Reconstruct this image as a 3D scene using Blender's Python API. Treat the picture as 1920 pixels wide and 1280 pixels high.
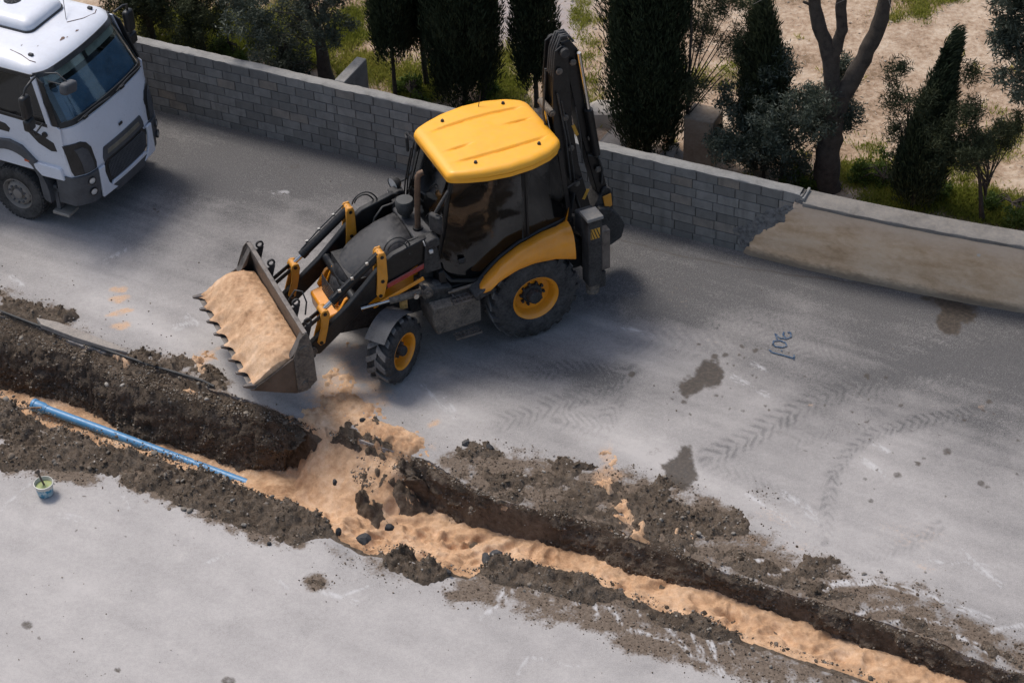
import bpy, math, random
import numpy as np
from mathutils import Vector, Matrix
R = math.radians
rng = np.random.default_rng(7)
scene = bpy.context.scene
for o in list(bpy.data.objects): bpy.data.objects.remove(o)

# ------------------------------------------------------------------ camera
CAM_H, TAU, ROLL, FPX = 21.467, 0.6831, -0.0425, 4019.28
_ct, _st, _cr, _sr = math.cos(TAU), math.sin(TAU), math.cos(ROLL), math.sin(ROLL)
r0, d0, f0 = Vector((1, 0, 0)), Vector((0, -_st, -_ct)), Vector((0, _ct, -_st))
rx = r0 * _cr - d0 * _sr
dx = r0 * _sr + d0 * _cr
cam = bpy.data.cameras.new('camera'); camo = bpy.data.objects.new('camera', cam)
scene.collection.objects.link(camo)
camo.matrix_world = Matrix(((rx.x, -dx.x, -f0.x, 0), (rx.y, -dx.y, -f0.y, 0), (rx.z, -dx.z, -f0.z, CAM_H), (0, 0, 0, 1)))
cam.sensor_width = 36; cam.lens = FPX / 1920 * 36; cam.clip_start = .5; cam.clip_end = 3000
scene.camera = camo

# ------------------------------------------------------------------ light
SUN_EL, SUN_AZ = R(61), R(-42)          # azimuth from +Y towards +X
world = bpy.data.worlds.new('World'); scene.world = world; world.use_nodes = True
wn = world.node_tree; sky = wn.nodes.new('ShaderNodeTexSky'); sky.sky_type = 'NISHITA'
sky.sun_disc = False; sky.sun_elevation = SUN_EL; sky.sun_rotation = SUN_AZ
sky.air_density = 1.1; sky.dust_density = 3.2; sky.ozone_density = 1.0
bg = wn.nodes['Background']; wn.links.new(sky.outputs[0], bg.inputs[0]); bg.inputs[1].default_value = .15
sun = bpy.data.lights.new('sun', 'SUN'); sun.energy = 2.5; sun.angle = R(15.0); sun.color = (1, .955, .895)
suno = bpy.data.objects.new('sun', sun); scene.collection.objects.link(suno)
sd = Vector((math.sin(SUN_AZ) * math.cos(SUN_EL), math.cos(SUN_AZ) * math.cos(SUN_EL), math.sin(SUN_EL)))
suno.rotation_euler = (-sd).to_track_quat('-Z', 'Y').to_euler(); suno.location = (0, 30, 40)
vs = scene.view_settings; vs.view_transform = 'Standard'; vs.look = 'None'; vs.exposure = 0; vs.gamma = 1
vs.use_curve_mapping = False

# ------------------------------------------------------------------ survey helpers: photo measurements to places on the ground
def G(u, v, z=0.):
    du, dv = u - 960, v - 640
    a = (_cr * du + _sr * dv) / FPX; b = (-_sr * du + _cr * dv) / FPX
    d = np.array([a, _ct - b * _st, -_st - b * _ct]); t = (z - CAM_H) / d[2]
    return np.array([0, 0, CAM_H]) + t * d
def proj(X, Y, Z):
    Z = Z - CAM_H
    zc = Y * _ct - Z * _st; yc = -(Y * _st + Z * _ct)
    u = FPX * X / zc; v = FPX * yc / zc
    return 960 + _cr * u - _sr * v, 640 + _sr * u + _cr * v
def height_to(base, vtop):
    lo, hi = 0., 14.
    for _ in range(40):
        m = (lo + hi) / 2
        if proj(base[0], base[1], base[2] + m)[1] > vtop: lo = m
        else: hi = m
    return lo

# ------------------------------------------------------------------ noise
def _hash(ix, iy, seed):
    n = (ix.astype(np.int64) * 374761393 + iy.astype(np.int64) * 668265263 + seed * 974711) & 0xffffffff
    n = ((n ^ (n >> 13)) * 1274126177) & 0xffffffff
    return ((n ^ (n >> 16)) & 0xffff) / 65535.
def vnoise(x, y, seed=0):
    x = np.asarray(x, float); y = np.asarray(y, float)
    ix, iy = np.floor(x), np.floor(y); fx, fy = x - ix, y - iy
    fx = fx * fx * fx * (fx * (fx * 6 - 15) + 10); fy = fy * fy * fy * (fy * (fy * 6 - 15) + 10)
    a, b = _hash(ix, iy, seed), _hash(ix + 1, iy, seed); c, d = _hash(ix, iy + 1, seed), _hash(ix + 1, iy + 1, seed)
    return (a + (b - a) * fx) * (1 - fy) + (c + (d - c) * fx) * fy
def fbm(x, y, f=1., o=4, seed=0, g=.5):
    s = 0; a = 1; t = 0
    for i in range(o):
        s = s + a * (vnoise(x * f + 17.3 * i, y * f - 9.1 * i, seed + i) - .5) * 2; t += a; a *= g; f *= 2.03
    return s / t
def ss(a, b, x):
    t = np.clip((x - a) / (b - a), 0, 1); return t * t * (3 - 2 * t)
def seg_dist(px, py, line):
    best = np.full(np.shape(px), 1e9); along = np.zeros(np.shape(px)); side = np.zeros(np.shape(px)); L = 0
    for (x0, y0), (x1, y1) in zip(line[:-1], line[1:]):
        ex, ey = x1 - x0, y1 - y0; l = math.hypot(ex, ey)
        t = np.clip(((px - x0) * ex + (py - y0) * ey) / (l * l), 0, 1)
        qx, qy = px - x0 - t * ex, py - y0 - t * ey; d = np.hypot(qx, qy)
        m = d < best; best = np.where(m, d, best); along = np.where(m, L + t * l, along)
        side = np.where(m, (ex * qy - ey * qx) / l, side); L += l
    return best, along, side
def poly_sd(px, py, poly):
    ins = np.zeros(np.shape(px), bool); n = len(poly)
    for i in range(n):
        (x0, y0), (x1, y1) = poly[i], poly[(i + 1) % n]
        if y0 != y1:
            c = ((y0 > py) != (y1 > py)) & (px < (x1 - x0) * (py - y0) / (y1 - y0) + x0); ins ^= c
    d = seg_dist(px, py, list(poly) + [poly[0]])[0]
    return np.where(ins, d, -d)

# ------------------------------------------------------------------ mesh helpers
def new_mesh(name, verts, faces, mat=None, parent=None, smooth=None, bevel=0, seg=2):
    me = bpy.data.meshes.new(name); me.from_pydata([tuple(v) for v in verts], [], [tuple(f) for f in faces]); me.update()
    return finish(name, me, mat, parent, smooth, bevel, seg)
def finish(name, me, mat=None, parent=None, smooth=None, bevel=0, seg=2):
    if mat: me.materials.append(mat)
    if smooth is not None:
        me.shade_smooth()
        if smooth < 179: me.set_sharp_from_angle(angle=R(smooth))
    o = bpy.data.objects.new(name, me); scene.collection.objects.link(o)
    if parent is not None: o.parent = parent
    if bevel:
        b = o.modifiers.new('bevel', 'BEVEL'); b.width = bevel; b.segments = seg; b.limit_method = 'ANGLE'; b.angle_limit = R(35)
        b.harden_normals = False
    return o
def np_mesh(name, V, Q, mat=None, parent=None, smooth=None, attrs=None, fattrs=None):
    me = bpy.data.meshes.new(name); V = np.asarray(V, np.float32); Q = np.asarray(Q, np.int32); k = Q.shape[1]
    me.vertices.add(len(V)); me.vertices.foreach_set('co', V.ravel())
    me.loops.add(Q.size); me.loops.foreach_set('vertex_index', Q.ravel())
    me.polygons.add(len(Q)); me.polygons.foreach_set('loop_start', np.arange(0, Q.size, k, dtype=np.int32))
    me.polygons.foreach_set('loop_total', np.full(len(Q), k, np.int32)); me.update(calc_edges=True)
    for n, a in (attrs or {}).items():
        A = me.attributes.new(n, 'FLOAT_COLOR', 'POINT'); A.data.foreach_set('color', np.asarray(a, np.float32).ravel())
    for n, a in (fattrs or {}).items():
        A = me.attributes.new(n, 'FLOAT', 'FACE'); A.data.foreach_set('value', np.asarray(a, np.float32).ravel())
    return finish(name, me, mat, parent, smooth)
def grid_faces(nu, nv):
    i = np.arange(nu - 1)[:, None] * nv + np.arange(nv - 1)[None, :]
    return np.stack([i, i + nv, i + nv + 1, i + 1], -1).reshape(-1, 4)
def tag(o, label=None, cat=None, group=None, kind=None):
    if label: o['label'] = label
    if cat: o['category'] = cat
    if group: o['group'] = group
    if kind: o['kind'] = kind
    return o
def empty(name, loc=(0, 0, 0), rz=0, parent=None, sc=1):
    o = bpy.data.objects.new(name, None); scene.collection.objects.link(o); o.empty_display_size = .2
    o.location = loc; o.rotation_euler = (0, 0, rz); o.scale = (sc, sc, sc)
    if parent is not None: o.parent = parent
    return o
def copy_tree(o, parent=None):
    c = o.copy(); scene.collection.objects.link(c); c.parent = parent
    for ch in list(o.children): copy_tree(ch, c)
    return c
def perp(d):
    d = Vector(d).normalized(); a = Vector((0, 0, 1)) if abs(d.z) < .9 else Vector((1, 0, 0))
    u = d.cross(a).normalized(); return u, d.cross(u).normalized()
class MB:
    def __init__(s): s.v = []; s.f = []
    def add(s, V, F):
        n = len(s.v); s.v += [tuple(p) for p in V]; s.f += [tuple(i + n for i in f) for f in F]; return s
    def box(s, c, d, rot=None):
        P = [Vector((x * d[0] / 2, y * d[1] / 2, z * d[2] / 2)) for x in (-1, 1) for y in (-1, 1) for z in (-1, 1)]
        if rot is not None: P = [rot @ p for p in P]
        P = [p + Vector(c) for p in P]
        return s.add(P, [(0, 1, 3, 2), (4, 6, 7, 5), (0, 4, 5, 1), (2, 3, 7, 6), (0, 2, 6, 4), (1, 5, 7, 3)])
    def b2(s, lo, hi): return s.box([(a + b) / 2 for a, b in zip(lo, hi)], [abs(b - a) for a, b in zip(lo, hi)])
    def bar(s, a, b, w, h, up=(0, 0, 1)):
        a, b = Vector(a), Vector(b); d = (b - a); l = d.length; d.normalize()
        u = Vector(up); sd_ = d.cross(u)
        if sd_.length < 1e-4: sd_ = d.cross(Vector((0, 1, 0)))
        sd_.normalize(); u = sd_.cross(d)
        m = Matrix((d, sd_, u)).transposed(); return s.box((a + b) / 2, (l, w, h), m)
    def prism(s, poly, a, b, axis='y'):
        n = len(poly); V = []
        for t in (a, b):
            for (p, q) in poly: V.append((p, t, q) if axis == 'y' else (t, p, q) if axis == 'x' else (p, q, t))
        F = [tuple(range(n)), tuple(range(2 * n - 1, n - 1, -1))] + [((i + 1) % n, i, n + i, n + (i + 1) % n) for i in range(n)]
        return s.add(V, F)
    def tube(s, pts, r, n=8, caps=True):
        pts = [Vector(p) for p in pts]; m = len(pts); rr = r if hasattr(r, '__len__') else [r] * m
        V = []; u = None
        for i, p in enumerate(pts):
            d = (pts[min(i + 1, m - 1)] - pts[max(i - 1, 0)]).normalized()
            if u is None: u, w = perp(d)
            else:
                u = (u - d * u.dot(d)).normalized(); w = d.cross(u)
            for k in range(n):
                a = 2 * math.pi * k / n; V.append(p + (u * math.cos(a) + w * math.sin(a)) * rr[i])
        F = [(i * n + k, i * n + (k + 1) % n, (i + 1) * n + (k + 1) % n, (i + 1) * n + k) for i in range(m - 1) for k in range(n)]
        if caps: F += [tuple(range(n - 1, -1, -1)), tuple(range((m - 1) * n, m * n))]
        return s.add(V, F)
    def cyl(s, a, b, r, n=16, r2=None): return s.tube([a, b], [r, r if r2 is None else r2], n)
    def lathe(s, prof, c, axis=(0, 1, 0), n=32, close=False):
        ax = Vector(axis).normalized(); u, w = perp(ax); c = Vector(c); m = len(prof); V = []
        for r, h in prof:
            for k in range(n):
                a = 2 * math.pi * k / n; V.append(c + ax * h + (u * math.cos(a) + w * math.sin(a)) * r)
        F = [(i * n + k, (i + 1) * n + k, (i + 1) * n + (k + 1) % n, i * n + (k + 1) % n) for i in range(m - 1) for k in range(n)]
        if close: F += [((m - 1) * n + k, k, (k + 1) % n, (m - 1) * n + (k + 1) % n) for k in range(n)]
        return s.add(V, F)
    def grid(s, rows):
        nu, nv = len(rows), len(rows[0]); return s.add([p for r in rows for p in r], [tuple(f) for f in grid_faces(nu, nv)])
    def shell(s, front, back):
        """two equal grids joined round the rim"""
        nu, nv = len(front), len(front[0]); n = nu * nv
        F = [tuple(f) for f in grid_faces(nu, nv)]; B = [tuple(n + i for i in reversed(f)) for f in F]
        rim = [j for j in range(nv)] + [i * nv + nv - 1 for i in range(1, nu)] + [(nu - 1) * nv + j for j in range(nv - 2, -1, -1)] + [i * nv for i in range(nu - 2, 0, -1)]
        S = [(rim[k], rim[(k + 1) % len(rim)], n + rim[(k + 1) % len(rim)], n + rim[k]) for k in range(len(rim))]
        return s.add([p for r in front for p in r] + [p for r in back for p in r], F + B + S)
    def rings(s, rings, cap=True):
        n = len(rings[0]); m = len(rings)
        F = [(i * n + k, i * n + (k + 1) % n, (i + 1) * n + (k + 1) % n, (i + 1) * n + k) for i in range(m - 1) for k in range(n)]
        if cap: F += [tuple(range(n - 1, -1, -1)), tuple(range((m - 1) * n, m * n))]
        return s.add([p for r in rings for p in r], F)
    def build(s, name, mat, parent=None, smooth=40, bevel=0, seg=2, label=None):
        o = new_mesh(name, s.v, s.f, mat, parent, smooth, bevel, seg)
        import bmesh
        bm = bmesh.new(); bm.from_mesh(o.data); bmesh.ops.recalc_face_normals(bm, faces=bm.faces); bm.to_mesh(o.data); bm.free()
        if label: o['label'] = label
        return o
def arc(c, r, a0, a1, n, ax='xz', y=0):
    return [(c[0] + r * math.cos(R(a0 + (a1 - a0) * i / n)), c[1] + r * math.sin(R(a0 + (a1 - a0) * i / n))) for i in range(n + 1)]

# ------------------------------------------------------------------ materials
def lin(c): return tuple(((x / 255) / 12.92 if x / 255 < .04045 else ((x / 255 + .055) / 1.055) ** 2.4) for x in c)
class NT:
    def __init__(s, name):
        s.m = bpy.data.materials.new(name); s.m.use_nodes = True; s.t = s.m.node_tree; s.b = s.t.nodes['Principled BSDF']; s.out = s.t.nodes['Material Output']
    def n(s, typ, **kw):
        x = s.t.nodes.new('ShaderNode' + typ)
        for k, v in kw.items():
            if k.startswith('i_'):
                q = k[2:]; q = int(q) if q.isdigit() else q.replace('_', ' ')
                if hasattr(v, 'is_output') or hasattr(v, 'node'): s.t.links.new(v, x.inputs[q])
                else: x.inputs[q].default_value = v
            else: setattr(x, k, v)
        return x
    def l(s, a, b): s.t.links.new(a, b)
    def coord(s, kind='Object'): return s.n('TexCoord').outputs[kind]
    def noise(s, co, scale, detail=4, rough=.55, dist=0): return s.n('TexNoise', i_Vector=co, i_Scale=scale, i_Detail=detail, i_Roughness=rough, i_Distortion=dist).outputs[0]
    def ramp(s, fac, stops):
        r = s.n('ValToRGB', i_Fac=fac); e = r.color_ramp.elements
        while len(e) < len(stops): e.new(.5)
        for k, (p, c) in enumerate(stops):
            e[k].position = p; e[k].color = c if len(c) == 4 else (*c, 1)
        return r.outputs[0]
    def fr(s, fac, a, b, c=0., d=1.): return s.n('MapRange', i_0=fac, i_1=a, i_2=b, i_3=c, i_4=d).outputs[0]
    def mix(s, fac, a, b, mode='MIX'):
        x = s.n('Mix', data_type='RGBA', blend_type=mode, clamp_factor=True)
        for i, v in ((0, fac), (6, a), (7, b)):
            if hasattr(v, 'node'): s.l(v, x.inputs[i])
            else: x.inputs[i].default_value = v if i == 0 else ((*v, 1) if len(v) == 3 else v)
        return x.outputs[2]
    def math(s, op, a, b=0.):
        x = s.n('Math', operation=op)
        for i, v in ((0, a), (1, b)):
            if hasattr(v, 'node'): s.l(v, x.inputs[i])
            else: x.inputs[i].default_value = v
        return x.outputs[0]
    def attr(s, name, out='Color'): return s.n('Attribute', attribute_name=name).outputs[out]
    def sep(s, c):
        x = s.n('SeparateColor', i_0=c); return x.outputs
    def bump(s, h, strength=.3, dist=.02): s.l(s.n('Bump', i_Height=h, i_Strength=strength, i_Distance=dist).outputs[0], s.b.inputs['Normal'])
    def set(s, col=None, rough=None, metal=None, spec=None):
        for nm, v in (('Base Color', col), ('Roughness', rough), ('Metallic', metal), ('Specular IOR Level', spec)):
            if v is None: continue
            if hasattr(v, 'node'): s.l(v, s.b.inputs[nm])
            else: s.b.inputs[nm].default_value = (*v, 1) if nm == 'Base Color' else v
        return s.m
DUST = (.30, .265, .22)
def worn(name, col, rough=.45, metal=0., dust=.35, var=.18, scale=4., bump=.05, dustcol=DUST, top=.35, spec=.5, streak=0., coat=0.):
    """painted or bare surface with uneven colour and settled dust"""
    N = NT(name); co = N.coord()
    n1 = N.noise(co, scale, 5, .6); n2 = N.noise(co, scale * 6, 4, .65); n3 = N.noise(co, scale * 28, 3, .6)
    dark = tuple(c * (1 - var * 1.6) for c in col); light = tuple(min(1, c * (1 + var)) for c in col)
    c = N.ramp(n1, [(.3, dark), (.52, col), (.75, light)])
    if dust > 0:
        up = N.sep(N.n('NewGeometry').outputs['Normal'])[2]
        m = N.math('MULTIPLY', N.fr(N.math('ADD', n2, N.math('MULTIPLY', n1, .5)), .58, .98), dust)
        m2 = N.math('MULTIPLY', N.math('MULTIPLY', N.fr(up, .25, 1.), N.fr(n2, .25, .75, .4, 1.)), top * (dust > 0))
        if streak:
            sc = N.n('Mapping', i_Vector=co, i_Scale=(9, 9, .8)).outputs[0]
            m = N.math('ADD', m, N.math('MULTIPLY', N.fr(N.noise(sc, 2., 4, .6), .55, .8), streak))
        mm = N.n('Clamp', i_0=N.math('ADD', m, m2)).outputs[0]
        c = N.mix(mm, c, dustcol)
        rr = N.math('ADD', N.math('MULTIPLY', mm, .4), N.fr(n2, .3, .7, rough - .06, rough + .08))
    else: rr = N.fr(n2, .3, .7, rough - .05, rough + .07)
    N.set(c, rr, metal, spec)
    if coat: N.b.inputs['Coat Weight'].default_value = coat; N.b.inputs['Coat Roughness'].default_value = .15
    if bump: N.bump(N.math('ADD', N.math('MULTIPLY', n3, .5), n2), bump, .02)
    return N.m
# ================================================================== GROUND
O2 = np.array([-.105, 22.474]); ES = np.array([math.cos(R(-30)), math.sin(R(-30))]); ET = np.array([-ES[1], ES[0]])
def st(P): q = np.asarray(P)[..., :2] - O2; return q @ ES, q @ ET
def xy(s, t): return O2[0] + s * ES[0] + t * ET[0], O2[1] + s * ES[1] + t * ET[1]
def curve(pts, z=0.):
    zz = z if hasattr(z, '__len__') else [z] * len(pts)
    a = np.array([st(G(u, v, q)) for (u, v), q in zip(pts, zz)]); o = np.argsort(a[:, 0]); a = a[o]
    return lambda s: np.interp(s, a[:, 0], a[:, 1])
far_px = [(-200, 505), (-80, 555), (0, 589), (75, 614), (150, 644), (225, 670), (300, 692), (375, 719), (440, 740), (520, 768), (580, 795), (640, 812), (725, 838), (809, 864), (835, 884), (890, 915), (969, 945), (1106, 975), (1215, 1012), (1313, 1050), (1416, 1089), (1510, 1119), (1612, 1153), (1719, 1187), (1826, 1230), (1920, 1262), (2060, 1315), (2200, 1370)]
dep = lambda x: float(np.interp(x, [0, 540, 700, 844, 961, 1145, 1339, 1766, 2100], [1., 1., .90, .74, .62, .52, .44, .44, .44]))
bot_px = [(-200, 655), (0, 728), (112, 750), (161, 767), (232, 806), (300, 831), (375, 850), (450, 872), (506, 880), (560, 888), (620, 905), (700, 925), (800, 950), (844, 964), (922, 976), (961, 985), (1028, 1015), (1145, 1058), (1240, 1083), (1339, 1109), (1467, 1143), (1570, 1190), (1740, 1250), (1900, 1308), (2100, 1385)]
near_px = [(-200, 672), (0, 745), (49, 767), (112, 797), (187, 823), (270, 846), (375, 876), (461, 906), (499, 927), (567, 940), (600, 965), (640, 1005), (690, 1030), (760, 1030), (829, 1062), (880, 1074), (940, 1045), (1012, 1062), (1086, 1075), (1164, 1104), (1241, 1145), (1305, 1150), (1390, 1190), (1476, 1220), (1604, 1258), (1700, 1300), (1900, 1380)]
nz = [.14 if u < 600 else .03 for u, v in near_px]
t_far = curve(far_px); t_bot = curve(bot_px, [-dep(u) for u, v in bot_px]); t_near = curve(near_px, nz)
_ds = np.array([(st(G(u, v, -dep(u)))[0], dep(u)) for u, v in bot_px]); _ds = _ds[np.argsort(_ds[:, 0])]
depth = lambda s: np.interp(s, _ds[:, 0], _ds[:, 1])
S_RAMP0, S_RAMP1 = st(G(565, 800))[0], st(G(800, 868))[0]
S_PIPE = st(G(440, 898, -.8))[0]
jag = lambda s, k: .05 * fbm(s, s * 0 + k, 2.2, 3, 5 + k) + .025 * fbm(s, s * 0 + k, 9, 2, 9 + k)

# ---- the road: two slabs of old asphalt either side of the cut, with worn-in dust, dirt, stains
def road_paint(X, Y):
    u, v = proj(X, Y, 0.)
    nu = u + 10 * fbm(X, Y, 1.7, 3, 1) + 5 * fbm(X, Y, 7, 3, 2); nv = v + 8 * fbm(X, Y, 1.7, 3, 3) + 4 * fbm(X, Y, 7, 3, 4)
    s, t = (X - O2[0]) * ES[0] + (Y - O2[1]) * ES[1], (X - O2[0]) * ET[0] + (Y - O2[1]) * ET[1]
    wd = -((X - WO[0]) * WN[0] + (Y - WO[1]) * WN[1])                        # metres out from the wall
    big = fbm(X, Y, .35, 4, 11); mid = fbm(X, Y, 1.3, 4, 12); fine = fbm(X, Y, 6, 3, 13)
    streak = fbm(s * .5, t * 3.2, 1.4, 4, 14)                                 # dragged along the road
    dust = .03 + .57 * ss(.7, 5.0, wd + 1.2 * big + .5 * mid) + .10 * mid + .10 * streak + .05 * fine  # dust, thinned towards the wall to paint its soft shade in too
    dust += .22 * ss(-.1, -1.6, t) + .10 * fbm(X, Y, .9, 5, 15) - .12 * ss(.1, .5, fbm(X, Y, .55, 4, 16)) * ss(.2, -1., t)
    dust += .09 * np.clip(fbm(s * .35 + .3 * mid, t * 5.5, 1.6, 4, 18), -1, 1) * ss(-.3, .6, t)
    def blob(a, b, ra, rb, rot=0, amt=1., soft=.6, c=None):
        c_, s_ = math.cos(R(rot)), math.sin(R(rot)); p, q = (c if c else (nu, nv))
        A, B = (p - a) * c_ + (q - b) * s_, -(p - a) * s_ + (q - b) * c_
        return amt * (1 - ss(1 - soft, 1 + soft * .3, np.hypot(A / ra, B / rb)))
    # darker and lighter areas
    for a in [(1130, 720, 210, 60, 8, .34), (1010, 660, 200, 45, 12, .22), (1240, 585, 110, 26, 10, .22), (640, 285, 330, 55, 13, .15), (1130, 700, 60, 26, 5, .1), (560, 1000, 60, 50, 60, .16), (640, 1020, 50, 28, 60, .14), (1700, 690, 230, 26, -12, .12), (360, 320, 240, 55, 10, .17), (900, 700, 130, 60, 0, .18)]: dust -= blob(*a[:5], a[5], 1.)
    for a in [(1170, 830, 130, 45, 20, .3), (1300, 900, 160, 50, 25, .22), (1560, 1030, 220, 70, 25, .22), (860, 790, 120, 45, 25, .3), (180, 560, 200, 60, 22, .2), (1700, 1010, 200, 80, 20, .12), (300, 620, 140, 30, 25, .25), (1480, 640, 220, 90, 25, .12), (150, 480, 190, 60, 20, .1), (420, 600, 60, 60, 0, .15)]: dust += blob(*a[:5], a[5], 1.)
    # dirt film
    dirt = np.zeros_like(u)
    near_film = [(0, 880), (0, 790), (200, 840), (420, 905), (600, 975), (560, 1030), (470, 1000), (380, 970), (260, 930), (210, 900), (140, 905), (60, 892)]
    smear = [(830, 1110), (870, 1075), (930, 1035), (1000, 1040), (1190, 1120), (1390, 1195), (1500, 1225), (1640, 1270), (1600, 1300), (1420, 1275), (1250, 1240), (1100, 1190), (950, 1150), (860, 1130)]
    farf = [(810, 850), (900, 838), (1050, 868), (1110, 885), (1180, 880), (1240, 905), (1320, 925), (1400, 985), (1500, 1040), (1580, 1050), (1600, 1085), (1700, 1095), (1800, 1140), (1930, 1195), (1990, 1290), (1800, 1225), (1500, 1120), (1200, 1015), (960, 950), (840, 890)]
    leftf = [(-20, 540), (40, 560), (130, 590), (120, 605), (230, 655), (330, 678), (420, 700), (430, 735), (300, 700), (150, 650), (0, 595)]
    for poly, amt, soft in ((near_film, .95, 26), (smear, .85, 30), (farf, .85, 34), (leftf, .7, 26)):
        d = poly_sd(nu, nv, poly); dirt = np.maximum(dirt, amt * ss(-soft, soft * .8, d + 15 * mid + 11 * fine))
    for a in [(595, 1092, 38, 20, -8, 1.), (730, 1060, 70, 42, 15, .6), (640, 1040, 60, 22, 30, .45), (90, 577, 30, 10, 10, .5), (20, 550, 40, 12, 15, .5), (1440, 930, 60, 30, 30, .35), (1540, 1065, 60, 30, 20, .7), (1090, 880, 50, 22, 20, .5), (900, 1110, 70, 30, 10, .4), (150, 900, 60, 14, 10, .5), (1250, 930, 80, 30, 20, .5)]: dirt = np.maximum(dirt, blob(*a[:5], a[5], .8))
    # white scuffs raked through the dirt by the digger's bucket
    scuff = np.zeros_like(u)
    def scr(line, w, amt):
        d, al, sd_ = seg_dist(nu * .35 + u * .65, nv * .35 + v * .65, line)
        return amt * (1 - ss(w * .1, w * 1.25, d)) * np.clip(.42 + 1.1 * fbm(al * .05, sd_ * .55, 1, 3, 21) + .5 * fine, 0, 1)
    raked = [([(1530, 1112), (1570, 1094), (1630, 1090)], 7), ([(1600, 1152), (1650, 1140), (1690, 1136)], 5), ([(1660, 1166), (1720, 1160), (1790, 1168)], 5), ([(1400, 1082), (1440, 1075), (1475, 1065)], 6), ([(1255, 1008), (1280, 1032)], 6), ([(1560, 1092), (1650, 1088), (1750, 1120), (1860, 1160)], 7),
             ([(1780, 1185), (1830, 1205), (1880, 1235)], 6), ([(1860, 1180), (1920, 1170)], 6), ([(1395, 1052), (1440, 1048)], 5),
             ([(1240, 1160), (1300, 1230)], 6), ([(1280, 1165), (1330, 1240)], 6), ([(1310, 1160), (1335, 1215)], 5), ([(1355, 1175), (1375, 1225)], 5), ([(1175, 1110), (1200, 1150)], 5), ([(1110, 1120), (1120, 1155)], 5), ([(1145, 1140), (1165, 1170)], 5), ([(1060, 1080), (1085, 1130)], 6), ([(1030, 1075), (1035, 1130)], 5), ([(1000, 1075), (960, 1110)], 4), ([(930, 1130), (960, 1085)], 6), ([(900, 1160), (950, 1120)], 5), ([(1330, 1200), (1360, 1270)], 6), ([(1180, 1180), (1260, 1200)], 5), ([(230, 930), (245, 960)], 4)]
    for ln, w in raked:
        m = scr(ln, w * 1.4, .85); scuff = np.maximum(scuff, .8 * m); dirt = dirt * (1 - .75 * m)
    plain = [([(1375, 705), (1440, 740)], 8), ([(1410, 680), (1440, 695)], 6), ([(1620, 862), (1660, 890)], 8), ([(1640, 830), (1665, 845)], 6), ([(1470, 925), (1535, 975)], 11), ([(1400, 925), (1490, 985)], 5), ([(375, 1062), (430, 1036), (492, 1006)], 5), ([(112, 964), (165, 972)], 5), ([(110, 970), (160, 980)], 3), ([(515, 1085), (560, 1115)], 4), ([(610, 1110), (668, 1128)], 7), ([(640, 1118), (690, 1098)], 4), ([(330, 612), (362, 605)], 8), ([(352, 592), (370, 604)], 7), ([(195, 492), (232, 466)], 7), ([(510, 362), (540, 362)], 5), ([(790, 720), (860, 792)], 5), ([(835, 745), (850, 770)], 6), ([(970, 1262), (990, 1228), (1090, 1252)], 4), ([(0, 955), (60, 905)], 4), ([(1170, 612), (1220, 628)], 6), ([(1830, 1060), (1880, 1095)], 8), ([(1800, 1030), (1835, 1060)], 5), ([(1740, 1050), (1870, 1060)], 4), ([(600, 985), (640, 1000)], 4), ([(20, 520), (40, 535)], 6)]
    for ln, w in plain: scuff = np.maximum(scuff, scr(ln, w * 1.25, .62))
    # tyre marks: chevrons pressed into the dust
    track = np.zeros_like(u)
    def chev(line, w, per, amt, one=False):
        d, al, sd_ = seg_dist(u + 6 * mid + 3 * fine, v + 5 * mid + 3 * fine, line)
        off = sd_ if one else np.abs(sd_)
        ph = (al + off * 1.1) / per + .25 * mid
        return amt * (1 - ss(w * .6, w, d)) * ss(-.1, 1.2, np.sin(ph * 6.283) + .8 * fine) * np.clip(.75 + .8 * mid + .4 * big, .2, 1)
    for ln, w, per, amt in [([(1100, 558), (1200, 562), (1290, 585), (1345, 612)], 8, 17, .8), ([(1250, 545), (1420, 600), (1560, 680), (1650, 760)], 30, 15, .3), ([(1330, 860), (1440, 800), (1520, 752), (1640, 712), (1760, 684), (1930, 662)], 27, 19, .75), ([(1690, 725), (1760, 705), (1920, 700)], 18, 17, .35), ([(1545, 1010), (1552, 950), (1562, 895), (1590, 848), (1640, 815), (1720, 790), (1830, 775)], 16, 16, .7), ([(1480, 830), (1580, 800), (1640, 810)], 15, 15, .35), ([(930, 792), (1010, 770), (1100, 742), (1180, 700)], 24, 17, .55), ([(1000, 700), (1080, 690), (1150, 705), (1120, 745), (1070, 740)], 20, 15, .5), ([(1050, 790), (1130, 800), (1160, 760)], 22, 15, .5), ([(1580, 1045), (1680, 1030), (1760, 990)], 18, 15, .4), ([(1200, 890), (1320, 930), (1340, 960)], 15, 13, .45), ([(800, 660), (900, 690), (1000, 700)], 20, 15, .3), ([(1280, 860), (1400, 900), (1520, 960)], 20, 18, .3), ([(1180, 640), (1330, 650), (1480, 690), (1640, 700), (1920, 620)], 34, 21, .22)]:
        d_ = seg_dist(u + 9 * mid, v + 9 * mid, ln)[0]; track = np.maximum(track, np.minimum(1, chev(ln, w, per, amt * .78)) + .30 * amt * (1 - ss(w * .3, w * 1.5, d_)) * np.clip(.6 + 1.2 * mid + .8 * fine, 0, 1))
    swirl = blob(1110, 730, 190, 75, 5, 1., 1.) * ss(.1, .7, fbm(X * 1.2, Y * 3, 3.2, 3, 31)); track = np.maximum(track, .38 * swirl)
    # wet and oily stains
    st_ = np.zeros_like(u)
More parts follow.
